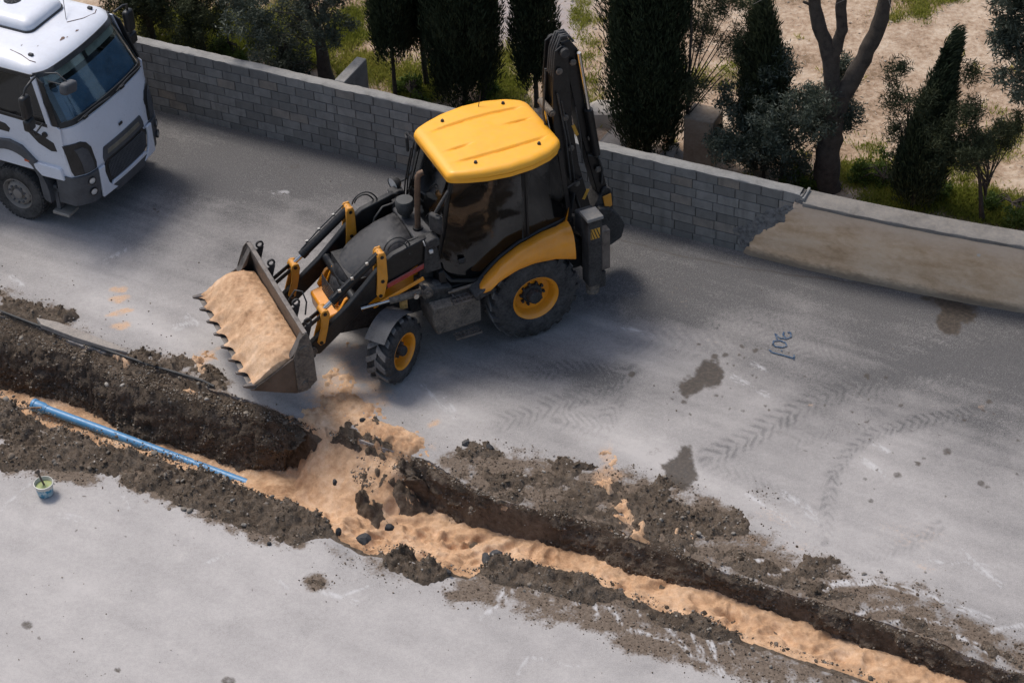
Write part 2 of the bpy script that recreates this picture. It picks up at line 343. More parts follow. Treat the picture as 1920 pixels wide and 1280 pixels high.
    wet = [[(1275, 735), (1285, 715), (1310, 690), (1320, 680), (1348, 675), (1352, 700), (1345, 722), (1320, 722), (1300, 738)], [(1735, 556), (1770, 552), (1820, 570), (1828, 590), (1808, 604), (1798, 620), (1778, 624), (1762, 612), (1765, 590), (1755, 572)], [(1240, 875), (1262, 855), (1270, 835), (1292, 838), (1298, 870), (1304, 895), (1282, 922), (1262, 908), (1248, 900)]]
    for p in wet: st_ = np.maximum(st_, .95 * ss(-12, 5, poly_sd(nu, nv, p) + 9 * fine + 6 * fbm(X, Y, 14, 3, 57)))
    st_ = np.maximum(st_, .4 * blob(1350, 735, 24, 24, 0, 1., .8) * ss(-.2, .4, fine + mid))
    st_ = np.maximum(st_, .4 * blob(1225, 848, 26, 16, 0, 1., .8) * ss(-.2, .4, fine + mid))
    rs = random.Random(3)
    dots = [(1415, 656, 8), (1358, 664, 8), (1390, 648, 6), (1340, 668, 9), (1186, 702, 9), (1284, 753, 7), (1776, 846, 11), (1722, 868, 8), (1683, 890, 9), (1632, 936, 7), (1855, 752, 7), (1843, 768, 5), (1840, 905, 9), (1850, 912, 6), (1625, 705, 7), (50, 1172, 13), (220, 1255, 8), (430, 1278, 16), (72, 1195, 5), (1545, 760, 4), (1660, 708, 6), (290, 393, 4), (296, 398, 4), (1477, 660, 4), (590, 640, 8), (745, 660, 7), (1690, 760, 5), (1810, 787, 5), (1905, 890, 5)]
    dots += [(rs.uniform(1250, 1450), rs.uniform(640, 780), rs.uniform(2.5, 5)) for _ in range(22)] + [(rs.uniform(1500, 1915), rs.uniform(690, 960), rs.uniform(2, 4.5)) for _ in range(34)] + [(rs.uniform(60, 700), rs.uniform(930, 1150), rs.uniform(2, 4)) for _ in range(14)]
    for a, b, r in dots: st_ = np.maximum(st_, .75 * (1 - ss(.6, 1.15, np.hypot((nu * .4 + u * .6 - a) / r, (nv * .4 + v * .6 - b) / (r * .72)))))
    # cracks and the dark seam near the wall foot
    cr = np.abs(fbm(X, Y, .5, 3, 51)) ; cr2 = ss(.010, .003, cr) * ss(-.1, .3, fbm(X, Y, .3, 2, 53)) * ss(7, 2, wd); st_ = np.maximum(st_, .5 * cr2)
    seam = seg_dist(nu * .3 + u * .7, nv * .3 + v * .7, [(1130, 440), (1290, 483), (1400, 503), (1560, 525), (1700, 545)])[0]; st_ = np.maximum(st_, .55 * ss(3.2, 1, seam))
    # loose sand dusted on the asphalt
    sand = np.zeros_like(u)
    for a in [(226, 545, 24, 6, -8, 1.3), (222, 562, 26, 8, -10, 1.4), (220, 586, 30, 8, -12, 1.5), (222, 612, 28, 10, -16, 1.5), (812, 793, 20, 8, -20, .85), (650, 700, 46, 30, -50, .8), (690, 740, 58, 44, 20, .9), (620, 740, 70, 40, 0, .9), (640, 660, 40, 22, -50, .5), (665, 650, 14, 9, 0, .9), (1145, 850, 26, 34, 0, .8), (1140, 900, 40, 40, 0, .8), (1180, 960, 46, 40, 30, .8), (770, 830, 56, 24, 10, .9), (385, 672, 26, 16, -40, .9), (405, 655, 14, 8, -30, .6), (1520, 990, 80, 26, 20, .18), (1700, 1000, 110, 36, 10, .22), (1450, 970, 50, 20, 20, .3), (1730, 1060, 30, 8, 20, .4), (1405, 1010, 60, 18, 10, .35), (1515, 760, 7, 4, 0, .6), (1840, 760, 8, 5, 0, .5), (575, 800, 60, 30, 10, .7), (30, 760, 50, 14, 20, .3), (1480, 1020, 60, 16, 10, .35), (1800, 760, 200, 60, 10, .06), (1300, 640, 180, 60, 20, .10), (1250, 545, 120, 40, 20, .12)]: sand = np.maximum(sand, blob(*a[:5], a[5], .75) * np.clip(.75 + .8 * fine + .4 * mid, 0, 1))
    z = np.zeros_like(u); one = np.ones_like(u)
    return np.stack([np.clip(dust, 0, 1), np.clip(dirt * np.clip(.85 + .5 * fine, 0, 1), 0, 1), np.clip(sand, 0, 1), np.clip(st_, 0, 1)], -1), np.stack([track, scuff, z, one], -1)

WALL_ANG = -.4607; WD = np.array([math.cos(WALL_ANG), math.sin(WALL_ANG)]); WN = np.array([-WD[1], WD[0]]); WO = np.array([0., 30.41]); WALL_H = 1.40
def wp(s, n=0., z=0.): return (WO[0] + WD[0] * s + WN[0] * n, WO[1] + WD[1] * s + WN[1] * n, z)

def mat_road():
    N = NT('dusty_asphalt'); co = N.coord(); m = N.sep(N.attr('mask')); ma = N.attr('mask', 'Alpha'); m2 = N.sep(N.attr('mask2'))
    agg = N.noise(co, 60, 3, .7); g2 = N.noise(co, 16, 5, .65); g3 = N.noise(co, 2.2, 5, .6)
    base = N.ramp(agg, [(.25, (.052, .050, .050)), (.5, (.098, .094, .093)), (.78, (.20, .193, .188))])
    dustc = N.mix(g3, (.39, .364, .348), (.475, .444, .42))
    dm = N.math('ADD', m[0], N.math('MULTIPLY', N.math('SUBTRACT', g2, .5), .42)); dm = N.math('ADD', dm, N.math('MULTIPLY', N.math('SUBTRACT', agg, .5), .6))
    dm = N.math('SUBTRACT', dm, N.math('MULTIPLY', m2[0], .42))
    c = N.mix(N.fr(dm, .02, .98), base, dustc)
    c = N.mix(N.math('MULTIPLY', m2[0], .3), c, (.08, .078, .08))
    dirtc = N.ramp(N.noise(co, 22, 5, .7), [(.25, (.048, .033, .022)), (.5, (.12, .085, .058)), (.75, (.22, .17, .125))])
    dn = N.math('ADD', m[1], N.math('MULTIPLY', N.math('SUBTRACT', N.noise(co, 30, 4, .7), .5), .9))
    c = N.mix(N.math('MULTIPLY', N.fr(dn, .30, .62), .93), c, dirtc)
    sandc = N.ramp(N.noise(co, 40, 4, .6), [(.25, (.42, .26, .15)), (.55, (.57, .365, .225)), (.8, (.66, .455, .30))])
    sn = N.math('ADD', m[2], N.math('ADD', N.math('MULTIPLY', N.math('SUBTRACT', g2, .5), 1.2), N.math('MULTIPLY', N.math('SUBTRACT', N.noise(co, 45, 3, .7), .5), .8)))
    c = N.mix(N.math('MULTIPLY', N.fr(sn, .22, 1.05), .85), c, sandc)
    c = N.mix(N.math('MULTIPLY', N.fr(N.math('ADD', m2[1], N.math('MULTIPLY', N.math('SUBTRACT', agg, .5), .6)), .15, .8), .6), c, (.62, .61, .61))
    sm = N.fr(N.math('ADD', ma, N.math('ADD', N.math('MULTIPLY', N.math('SUBTRACT', g2, .5), 1.1), N.math('MULTIPLY', N.math('SUBTRACT', agg, .5), .5))), .30, .85)
    c = N.mix(N.math('MULTIPLY', sm, .92), c, N.mix(N.fr(g2, .35, .65), (.026, .020, .015), (.078, .06, .045)))
    N.set(c, N.fr(sm, 0, 1, .88, .62), 0, .3)
    h = N.math('ADD', N.math('MULTIPLY', agg, .35), N.math('ADD', N.math('MULTIPLY', m[1], N.noise(co, 26, 4, .7)), N.math('MULTIPLY', m2[0], -.8)))
    N.bump(h, .55, .012); return N.m
def slab(name, t0f, t1f, nt, edge_at, label, s0=-15., s1=13.5, step=.036):
    S = np.arange(s0, s1 + 1e-6, step); T = np.linspace(0, 1, nt)
    ta, tb = t0f(S), t1f(S)
    t = ta[:, None] + (tb - ta)[:, None] * T[None, :]; s = np.repeat(S[:, None], nt, 1)
    X, Y = xy(s, t); Z = .006 * fbm(X, Y, .5, 3, 77) + .0022 * fbm(X, Y, 5, 2, 78)
    e = -1 if edge_at == 1 else 0
    X2, Y2 = np.copy(X[:, [e]]), np.copy(Y[:, [e]])
    ed = np.minimum(np.abs(t - tb[:, None]), 9) if edge_at == 1 else np.minimum(np.abs(t - ta[:, None]), 9)
    Z = Z - .02 * ss(.25, 0, ed) * (.5 + vnoise(s * 3, t * 3, 3))
    k = 1 if edge_at == 1 else -1
    cols = [(X, Y, Z), (X2, Y2, Z[:, [e]] - .09)] if edge_at == 1 else [(X2, Y2, Z[:, [e]] - .09), (X, Y, Z)]
    X, Y, Z = (np.concatenate([c[i] for c in cols], 1) for i in range(3))
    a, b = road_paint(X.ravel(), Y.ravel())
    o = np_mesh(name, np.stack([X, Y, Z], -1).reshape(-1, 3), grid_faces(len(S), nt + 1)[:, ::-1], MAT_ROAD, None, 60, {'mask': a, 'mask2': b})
    tag(o, label, 'road', kind='structure'); return o
MAT_ROAD = mat_road()
def t_wall(s):        # t of the wall face line at s
    a = np.array([st(np.array(wp(k))) for k in (-30., 0., 5.2)] + [st(np.array([*wp(9.2, .25)[:2]])), st(np.array([*wp(30, 1.6)[:2]]))]); o = np.argsort(a[:, 0])
    return np.interp(s, a[o, 0], a[o, 1]) + .12
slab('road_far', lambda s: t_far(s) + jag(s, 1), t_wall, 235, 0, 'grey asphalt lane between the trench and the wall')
slab('road_near', lambda s: s * 0 - 8.5, lambda s: t_near(s) - .10 + jag(s, 2), 215, 1, 'pale dusty asphalt lane in front of the trench')
# far country: asphalt and earth running on beyond the survey
_o = MB(); _c = [xy(-15, -8.5), xy(13.5, -8.5), xy(13.5, 16), xy(-15, 16)]; _b = [xy(-320, -320), xy(320, -320), xy(320, 320), xy(-320, 320)]
_o.add([(*p, -.03) for p in _c] + [(*p, -.03) for p in _b], [(0, 1, 5, 4), (1, 2, 6, 5), (2, 3, 7, 6), (3, 0, 4, 7)])
tag(_o.build('ground', worn('plain_ground', (.22, .20, .175), .95, dust=.5, top=.2, scale=.3, bump=.1), smooth=None), 'flat dusty ground beyond the road', 'ground', kind='structure')

# ---- excavated soil
def bandmask(u, v, poly, soft): return ss(-soft, soft, poly_sd(u, v, poly))
Sg = np.arange(-13.2, 9.8, .026); Tg = np.arange(-2.9, 2.6, .026)
gs, gt = np.meshgrid(Sg, Tg, indexing='ij'); gX, gY = xy(gs, gt); gu, gv = proj(gX, gY, 0.)
n_big = fbm(gX, gY, 1.1, 4, 101); n_mid = fbm(gX, gY, 3.2, 4, 102); n_fin = fbm(gX, gY, 9, 4, 103, .6); n_cl = np.abs(fbm(gX, gY, 6, 3, 104)); n_mic = fbm(gX, gY, 26, 2, 105)
wu, wv = gu + 22 * n_mid + 8 * n_fin, gv + 16 * n_mid + 6 * n_fin
TF, TB, TN, DP = t_far(gs), t_bot(gs), t_near(gs), depth(gs)
left = ss(S_RAMP0 + .1, S_RAMP0 - .6, gs)
uu = np.clip((TF - gt) / np.maximum(TF - TB, .12) + .10 * n_mid * (1 + left) + (.20 * n_fin + .10 * n_mic) * (.5 + left * .3) + .16 * fbm(gs * 2.2, gs * 0 + 3., 2., 3, 111) * (1 - left), -.3, 1.2)
g_l = np.where(uu < .58, .30 * (np.clip(uu, 0, 1) / .58) ** 1.15, .30 + .70 * ss(.5, .95, uu)); g_r = ss(.0, 1., uu)
wallz = -DP * (g_l * left + g_r * (1 - left)) - .05
nearz = -DP * ss(-.05, .30, gt - TN + .06 * n_mid) - .05
soil = np.where(gt > (TB + TN) / 2, wallz, np.maximum(nearz, -DP - .05)); soil = np.where(gt > TF, -.05, soil); soil = np.where(gt < TN, -.05, soil)
inside = ss(.05, -.1, gt - TF) * ss(-.05, .1, gt - TN)
groove = fbm(gs * 3.2, gt * .5, 2., 3, 110)                                 # bucket-tooth scrapes down the cut face
facew = ss(.02, .3, uu) * ss(1.1, .8, uu)
soil = soil + inside * (.05 * n_mid + .07 * n_fin + .035 * n_mic - .035 * n_cl) + facew * .06 * groove
pile = np.zeros_like(soil)
near_pile = [(-250, 665), (0, 742), (112, 795), (270, 844), (375, 874), (470, 904), (560, 930), (612, 965), (622, 990), (560, 1012), (500, 992), (430, 965), (340, 935), (250, 905), (210, 878), (130, 872), (60, 868), (0, 872), (-250, 830)]
far_pile = [(812, 856), (880, 848), (960, 858), (1050, 872), (1120, 900), (1230, 905), (1320, 935), (1400, 975), (1410, 1005), (1340, 1022), (1300, 1040), (1215, 1010), (1106, 974), (970, 945), (860, 896)]
left_pile = [(-250, 480), (-60, 520), (60, 575), (135, 592), (120, 608), (60, 600), (0, 588), (-250, 500)]
lf2 = [(215, 662), (300, 668), (400, 690), (440, 722), (420, 742), (370, 724), (290, 692)]
for poly, h, soft in ((near_pile, .15, 34), (far_pile, .062, 42), (left_pile, .10, 14), (lf2, .10, 16), ([(1470, 1040), (1560, 1040), (1600, 1070), (1590, 1090), (1510, 1085)], .07, 16), ([(700, 1000), (770, 1000), (812, 1030), (835, 1070), (790, 1085), (730, 1060)], .22, 18), ([(905, 1065), (940, 1035), (990, 1030), (1040, 1062), (1090, 1080), (1150, 1115), (1120, 1130), (1000, 1100), (930, 1090)], .16, 20), ([(1140, 1100), (1250, 1150), (1310, 1150), (1390, 1195), (1340, 1200), (1230, 1170)], .10, 16), ([(565, 1080), (625, 1078), (630, 1102), (580, 1108)], .06, 8), ([(1250, 1012), (1420, 1040), (1590, 1110), (1740, 1160), (1900, 1225), (1940, 1262), (1826, 1226), (1612, 1150), (1416, 1086)], .035, 12)):
    pile = np.maximum(pile, bandmask(wu, wv, poly, soft) * h * np.clip(.66 + .85 * n_mid + .55 * n_big + .45 * n_fin, -.02, 1.7))
for a, b, ra, rb, h in [(645, 822, 26, 12, .20), (690, 842, 45, 18, .12), (720, 880, 40, 20, .10), (690, 905, 22, 20, .22), (900, 846, 40, 12, .05), (1245, 905, 18, 10, .06), (1090, 872, 24, 10, .06), (120, 590, 16, 9, .14), (160, 668, 30, 10, .07), (310, 680, 24, 8, .06), (700, 790, 14, 12, .06), (660, 795, 20, 9, .05), (400, 962, 20, 10, .06)]:
    m = np.exp(-(((wu - a) / ra) ** 2 + ((wv - b) / rb) ** 2)); pile = np.maximum(pile, h * m * (1 + .5 * n_fin))
on = (pile > .012) & ((gt > TF) | (gt < TN))
rough = (.045 * n_fin + .032 * n_mic - .03 * n_cl + .012)
soil = np.where((gt > TF) | (gt < TN), np.maximum(soil, -.05 + (pile + .045 * ss(.0, .05, pile)) + rough * ss(0, .06, pile)), soil + np.where(inside > .5, pile * .6, 0))
sl = .75 * pile * ss(.30, 0., TF - gt) * ss(-.02, .02, TF - gt); soil = soil + sl
rampw = ss(S_RAMP0 - .35, S_RAMP0 + .45, gs + .35 * n_mid) * ss(S_RAMP1 + .25, S_RAMP1 - .55, gs + .3 * n_mid)
RZ = .03 - (DP - .10) * ss(-.35, 1.25, TF + .10 - gt + .12 * n_mid) + .05 * n_mid + .04 * n_big + .012 * n_fin
patch = np.zeros_like(soil)
for a, b, ra, rb, h in [(668, 838, 44, 17, .20), (735, 868, 55, 20, .22), (700, 905, 34, 24, .16), (620, 852, 30, 22, .10), (655, 815, 22, 10, .18), (790, 885, 26, 18, .2), (585, 830, 26, 30, .12), (640, 880, 60, 12, .07)]: patch = np.maximum(patch, h * np.exp(-(((wu + 14 * n_fin - a) / ra) ** 2 + ((wv + 10 * n_fin - b) / rb) ** 2)))
patch = np.maximum(patch, .20 * ss(-14, 12, poly_sd(wu + 10 * n_fin, wv + 8 * n_fin, [(632, 812), (690, 826), (735, 848), (812, 866), (812, 905), (770, 900), (725, 885), (705, 930), (672, 905), (655, 870), (640, 845)])) * np.clip(.75 + 1.0 * n_mid + .4 * n_fin, .15, 1.6))
soil = np.where((gt < TF) & (gt > TN), soil * (1 - rampw) + rampw * (np.minimum(soil, RZ - .09) * .25 + .75 * (RZ - .09)) + patch * rampw * (1 + .5 * n_fin), soil)
# ---- bedding sand and the heap poured over the edge
blend = ss(TB, TN, gt) if False else np.clip((TB - gt) / np.maximum(TB - TN, .2), 0, 1)
past = ss(S_PIPE - .5, S_PIPE + .9, gs)
foot = -(.025 + .025 * ss(st(G(1010, 1020, -.4))[0] + .4, st(G(1010, 1020, -.4))[0] - .4, gs)) * ss(.42, .68, vnoise(gX * 3.3 + .5 * n_mid, gY * 3.3, 120)) - .025 * ss(.5, .72, vnoise(gX * 6.1, gY * 6.1, 121)) + .015 * n_mid
s_in = -DP + .02 + past * (DP - .16) * (.10 * blend + .72 * blend ** 1.7) + past * (foot + .03 * n_big + .012 * n_mid + .015)
s_in += (1 - past) * (.07 * n_mid + .04 * n_big - .045 + .05 * ss(.25, .05, np.abs(gt - TB + .30)))
_fr = np.random.default_rng(40)
for k_ in range(84):
    if k_ < 52: q_ = _fr.random(); fu, fv = 610 + 420 * q_ + _fr.normal(0, 16), 958 + 62 * q_ + _fr.normal(0, 20)
    else: q_ = _fr.random(); fu, fv = 1130 + 520 * q_ + _fr.normal(0, 16), 1085 + 165 * q_ + _fr.normal(0, 9)
    fs, ft = st(G(fu, fv, -.35)); an = _fr.normal(.2, .7); A_ = (gs - fs) * math.cos(an) + (gt - ft) * math.sin(an); B_ = -(gs - fs) * math.sin(an) + (gt - ft) * math.cos(an)
    r2_ = np.hypot(A_ / .165, B_ / .075); kf_ = 1.15 if k_ < 52 else .85; s_in = s_in - .05 * kf_ * past * np.exp(-r2_ ** 4) + .024 * kf_ * past * np.exp(-((r2_ - 1.3) / .25) ** 2) * (A_ < .05)
s_in = np.where(gt < TN - .05, -.3, s_in); s_in = np.where(gt > TB + .1, s_in - (gt - TB - .1) * 3., s_in)
rz = RZ
ramp = np.where(gt < TF + .45, rz, -.3) * rampw + -.3 * (1 - rampw) - .7 * (1 - rampw)
over = np.full_like(soil, -.12)
for a, b, ra, rb, h in [(640, 765, 62, 42, .040), (600, 790, 50, 30, .055), (700, 775, 36, 30, .02), (650, 720, 34, 32, .015), (762, 832, 48, 20, .07), (700, 812, 40, 18, .03), (1145, 862, 20, 30, .05), (1130, 905, 26, 26, .055), (1165, 955, 26, 34, .07), (1195, 998, 34, 16, .09), (380, 690, 20, 20, .07), (355, 728, 18, 14, .06), (395, 668, 16, 12, .04), (228, 668, 22, 8, .07), (232, 688, 24, 10, .06), (660, 652, 12, 7, .04), (30, 742, 40, 12, .05), (1290, 1010, 30, 8, .02)]:
    hh_ = h if a in (640, 600, 762, 700, 650) else h * .45; m = np.exp(-(((wu + 16 * n_fin - a) / ra) ** 2 + ((wv + 13 * n_fin - b) / rb) ** 2)); over = np.maximum(over, -.12 + (hh_ + .12) * np.clip(m * 1.15, 0, 1) ** .8 * (1 + .22 * n_fin + .1 * n_mid))
over = np.where((gt > TF - .02), over + np.maximum(soil, -.02) * (soil > -.02) * .8, np.where((gt < TF) & (gt > TB) & (left > .5), np.where(over > -.02, soil + (over + .02) * .7 - .02 * n_fin, -2), -2))
sand = np.maximum(np.maximum(s_in, ramp), over) + .014 * n_mic + .022 * n_fin + .012 * n_mid
sand = np.where((gs < S_RAMP1 + .6) | (gt <= TF), sand, sand)
def mat_soil():
    N = NT('damp_soil'); co = N.coord()
    a = N.noise(co, 2.2, 5, .6); b = N.noise(co, 12, 7, .78); d = N.noise(co, 70, 3, .7)
    c = N.ramp(N.math('ADD', N.math('MULTIPLY', b, .65), N.math('MULTIPLY', a, .35)), [(.30, (.045, .033, .024)), (.44, (.12, .09, .066)), (.56, (.20, .155, .117)), (.74, (.32, .265, .21))])
    peb = N.n('TexVoronoi', i_Vector=co, i_Scale=38, i_Randomness=1.).outputs['Distance']; pc = N.n('TexVoronoi', i_Vector=co, i_Scale=38, i_Randomness=1.).outputs['Color']
    pm = N.math('MULTIPLY', N.fr(peb, .32, .2), N.fr(N.sep(pc)[0], .72, .8))
    c = N.mix(N.math('MULTIPLY', pm, .85), c, N.mix(N.sep(pc)[1], (.30, .28, .25), (.14, .12, .10)))
    N.set(c, .95, 0, .15); N.bump(N.math('ADD', N.math('ADD', b, N.math('MULTIPLY', d, .7)), N.math('MULTIPLY', pm, .6)), 1., .05); return N.m
def mat_sand():
    N = NT('bedding_sand'); co = N.coord()
    a = N.noise(co, 1.6, 4, .6); b = N.noise(co, 9, 6, .72); d = N.noise(co, 75, 4, .75)
    c = N.ramp(N.fr(N.math('ADD', N.math('MULTIPLY', a, .55), N.math('MULTIPLY', b, .45)), .34, .66), [(.05, (.33, .19, .105)), (.32, (.49, .30, .175)), (.55, (.60, .385, .235)), (.9, (.70, .49, .33))])
    g_ = N.noise(co, 30, 4, .7); c = N.mix(N.fr(d, .52, .72, 0, .55), c, (.34, .195, .105)); c = N.mix(N.fr(d, .42, .28, 0, .45), c, (.74, .53, .36)); c = N.mix(N.fr(g_, .52, .75, 0, .45), c, (.40, .24, .135)); c = N.mix(N.fr(g_, .68, .76, 0, .7), c, (.14, .10, .07)); N.set(c, .95, 0, .15)
    N.bump(N.math('ADD', b, N.math('MULTIPLY', d, .9)), .6, .025); return N.m
MAT_SOIL, MAT_SAND = mat_soil(), mat_sand()
def field(name, Z, keep, mat, label, cat, kind):
    V = np.stack([gX, gY, Z], -1).reshape(-1, 3); Q = grid_faces(*Z.shape)[:, ::-1]
    k = keep.ravel()[Q].any(1); Q = Q[k]; ids, inv_ = np.unique(Q, return_inverse=True)
    o = np_mesh(name, V[ids], inv_.reshape(-1, 4), mat, None, 180); tag(o, label, cat, kind=kind); return o
field('soil', soil, (soil > -.045) | ((gt < TF + .12) & (gt > TN - .4)), MAT_SOIL, 'dark brown broken soil of the trench walls and spoil along its rims', 'soil', 'stuff')
field('sand', sand, (sand > soil - .04) & (sand > -.03) | ((sand > soil - .04) & (gt < TF) & (gt > TN - .15)), MAT_SAND, 'orange bedding sand filling the trench floor and spilled down its side', 'sand', 'stuff')

# ---- the cut face itself, lumpy and undercut, built down the side of the trench
fs = np.arange(-13.2, 9.6, .022); nk = 34; kk = np.linspace(0, 1, nk)
S2, K2 = np.meshgrid(fs, kk, indexing='ij'); tf2, tb2, d2 = t_far(S2) + jag(S2, 1), t_bot(S2), depth(S2)
L2 = ss(S_RAMP0 + .1, S_RAMP0 - .6, S2); shl = np.interp(K2, [0, .22, .45, 1.], [0, .34, .66, 1.]); zl = np.interp(K2, [0, .22, .45, 1.], [.04, .13, .40, 1.])
T2 = tf2 - (tf2 - tb2) * (shl * L2 + K2 * (1 - L2)); Z2 = -d2 * (zl * L2 + (.06 + .96 * K2) * (1 - L2)) - .03
ax_ = S2 * 1.; vy_ = K2 * d2 * 1.25
bul = .085 * fbm(ax_, vy_, 2.1, 3, 301) + .07 * fbm(ax_, vy_, 6., 4, 302, .6) + .035 * np.abs(fbm(ax_, vy_, 13., 3, 303)) + .03 * fbm(ax_ * .35, vy_, 7., 2, 304)
bul = (bul + .025 + .05 * L2 * fbm(ax_, vy_ * .25, 4.5, 3, 307)) * (ss(0, .12, K2) * (1 - L2) + ss(.05, .5, K2) * L2)
T2 = T2 - bul; Z2 = Z2 + .35 * bul * L2 + .012 * fbm(ax_, vy_, 22., 2, 305)
wob = .22 * fbm(S2, vy_, 3., 3, 306); rw2 = ss(S_RAMP0 - .55, S_RAMP0 + .25, S2 + wob) * ss(S_RAMP1 + .2, S_RAMP1 - .45, S2 + wob)
Z2 = Z2 * (1 - .8 * ss(.0, .75, rw2)) - .10 * ss(.3, .75, rw2); T2 = T2 + (tf2 - T2) * .35 * ss(0, .75, rw2) - .25 * ss(.0, .8, rw2) * K2; FX, FY = xy(S2, T2)
Qf = grid_faces(*S2.shape)[:, ::-1]; okf = (rw2.ravel()[Qf] < .75).all(1)
tag(np_mesh('trench_face', np.stack([FX, FY, Z2], -1).reshape(-1, 3), Qf[okf], MAT_SOIL, None, 180), 'lumpy dark soil face cut down the far side of the trench', 'soil', kind='stuff')
_iw = rng.choice(S2.size, 9000, p=((rw2 < .5) * ss(0, .1, K2) * (.4 + L2) * (.3 + vnoise(S2 * 3, K2 * 4, 9))).ravel() / ((rw2 < .5) * ss(0, .1, K2) * (.4 + L2) * (.3 + vnoise(S2 * 3, K2 * 4, 9))).sum())
FACE_P = np.stack([FX.ravel()[_iw], FY.ravel()[_iw], Z2.ravel()[_iw]], -1)
# ---- clods, gravel and stones
def lump(r_, n=1):
    import bmesh
    bm = bmesh.new(); bmesh.ops.create_icosphere(bm, subdivisions=n, radius=1.)
    V = np.array([v.co[:] for v in bm.verts]); F = np.array([[v.index for v in f.verts] for f in bm.faces]); bm.free()
    V = V * (1 + .32 * (r_.random((len(V), 1)) - .5) * 2); return V, F
def scatter(name, pts, sizes, mat, label, cat, seed, flat=.7):
    r_ = np.random.default_rng(seed); bases = [lump(r_) for _ in range(6)]; VV, FF, TT, off = [], [], [], 0
    for p, sz in zip(pts, sizes):
        V, F = bases[r_.integers(6)]; a = r_.random() * 6.28; c, s_ = math.cos(a), math.sin(a)
        k = sz * (1 + .5 * (r_.random(3) - .5)); W = V * k * np.array([1, 1, flat]); W = np.stack([W[:, 0] * c - W[:, 1] * s_, W[:, 0] * s_ + W[:, 1] * c, W[:, 2]], -1) + p
        VV.append(W); FF.append(F + off); off += len(W); TT.append(np.full(len(F), r_.random()))
    o = np_mesh(name, np.concatenate(VV), np.concatenate(FF), mat, None, 50, None, {'tint': np.concatenate(TT)}); tag(o, label, cat, kind='stuff'); return o
def mat_tint(name, stops, rough=.95, scale=30, bump=.4, spec=.2):
    N = NT(name); co = N.coord(); b = N.noise(co, scale, 4, .65); c = N.ramp(N.attr('tint', 'Fac'), stops)
    c = N.mix(N.fr(b, .3, .8, 0, .6), c, tuple(x * .55 for x in stops[0][1]), 'MIX'); N.set(c, rough, 0, spec); N.bump(b, bump, .01); return N.m
MAT_CLOD = mat_tint('soil_clod', [(0, (.055, .04, .028)), (.5, (.13, .098, .07)), (.85, (.21, .168, .13)), (1, (.32, .285, .24))])
MAT_STONE = mat_tint('grey_stone', [(0, (.15, .128, .105)), (.6, (.26, .23, .195)), (1, (.40, .365, .32))], .85, 18)
top = np.maximum(soil, np.maximum(sand, 0.))
onsoil = (soil > sand + .004) & ((soil > .002) | ((gt < TF) & (gt > TN)))
_ga, _gb = np.gradient(soil, .026); slope_ = np.sqrt(1 + _ga ** 2 + _gb ** 2)
w = onsoil * (1. + 1.5 * (n_mid > .1)) * (.25 + ss(.0, .5, n_fin + .3)) * np.minimum(slope_, 9.) ** 1.15; w = w.ravel() / w.sum()
NC = 22000; idx = rng.choice(w.size, NC, p=w); ps = np.stack([gX.ravel()[idx], gY.ravel()[idx], top.ravel()[idx]], -1) + rng.normal(0, .012, (NC, 3))
sz = .005 + .013 * rng.random(NC) ** 3 + .030 * (rng.random(NC) > .97) * rng.random(NC) + .045 * (rng.random(NC) > .994) * rng.random(NC); scatter('soil_clods', ps, sz, MAT_CLOD, 'loose brown clods and gravel over the dug soil', 'clods', 1)
scatter('face_clods', FACE_P[:7800], .007 + .018 * rng.random(7800) ** 3, MAT_CLOD, 'clods and gravel sticking out of the cut trench face', 'clods', 4, .9)
scatter('face_pebbles', FACE_P[7800:], .007 + .016 * rng.random(1200) ** 3, MAT_STONE, 'small grey pebbles set in the cut trench face', 'pebbles', 5, .85)
# crumbs thrown out onto the asphalt close to the dig
a_, b_ = road_paint(gX.ravel(), gY.ravel()); dm = (a_[:, 1] * (a_[:, 1] > .12)) * ((gt > TF + .03) | (gt < TN - .12)).ravel() * (top.ravel() < .02)
dm = dm + .012 * ss(.6, .0, np.minimum(np.abs(gt - TF), np.abs(gt - TN)) - .9).ravel() * ((gt > TF + .03) | (gt < TN - .12)).ravel() * (top.ravel() < .02); dm = dm / dm.sum()
idx = rng.choice(dm.size, 5200, p=dm); ps = np.stack([gX.ravel()[idx], gY.ravel()[idx], np.full(5200, .004)], -1) + rng.normal(0, .012, (5200, 3)) * [1, 1, 0]
scatter('soil_crumbs', ps, .005 + .012 * rng.random(5200) ** 4 + .014 * (rng.random(5200) > .985), MAT_CLOD, 'small soil crumbs strewn over the asphalt beside the trench', 'crumbs', 2)
idx = rng.choice(w.size, 2600, p=w); ps = np.stack([gX.ravel()[idx], gY.ravel()[idx], top.ravel()[idx] + .004], -1) + rng.normal(0, .012, (2600, 3))
scatter('pebbles', ps, .006 + .015 * rng.random(2600) ** 3, MAT_STONE, 'small grey pebbles mixed through the dug soil', 'pebbles', 3)
_r2 = np.random.default_rng(66); _u, _v = _r2.uniform(0, 1920, 1500), _r2.uniform(330, 1280, 1500); _pp = np.array([G(a, b) for a, b in zip(_u, _v)]); _s, _t = st(_pp); _ok = ((_t > t_far(_s) + .2) | (_t < t_near(_s) - .35)) & (_t < t_wall(_s) - .2) & (_r2.random(1500) < .85 * ss(.45, .75, vnoise(_pp[:, 0] * .8, _pp[:, 1] * .8, 67)))
_pp = _pp[_ok]; _pp[:, 2] = .006; scatter('road_grit', _pp, .003 + .010 * _r2.random(len(_pp)) ** 5 + .004 * _r2.random(len(_pp)), MAT_CLOD, 'tiny bits of grit scattered over both asphalt lanes', 'grit', 6)
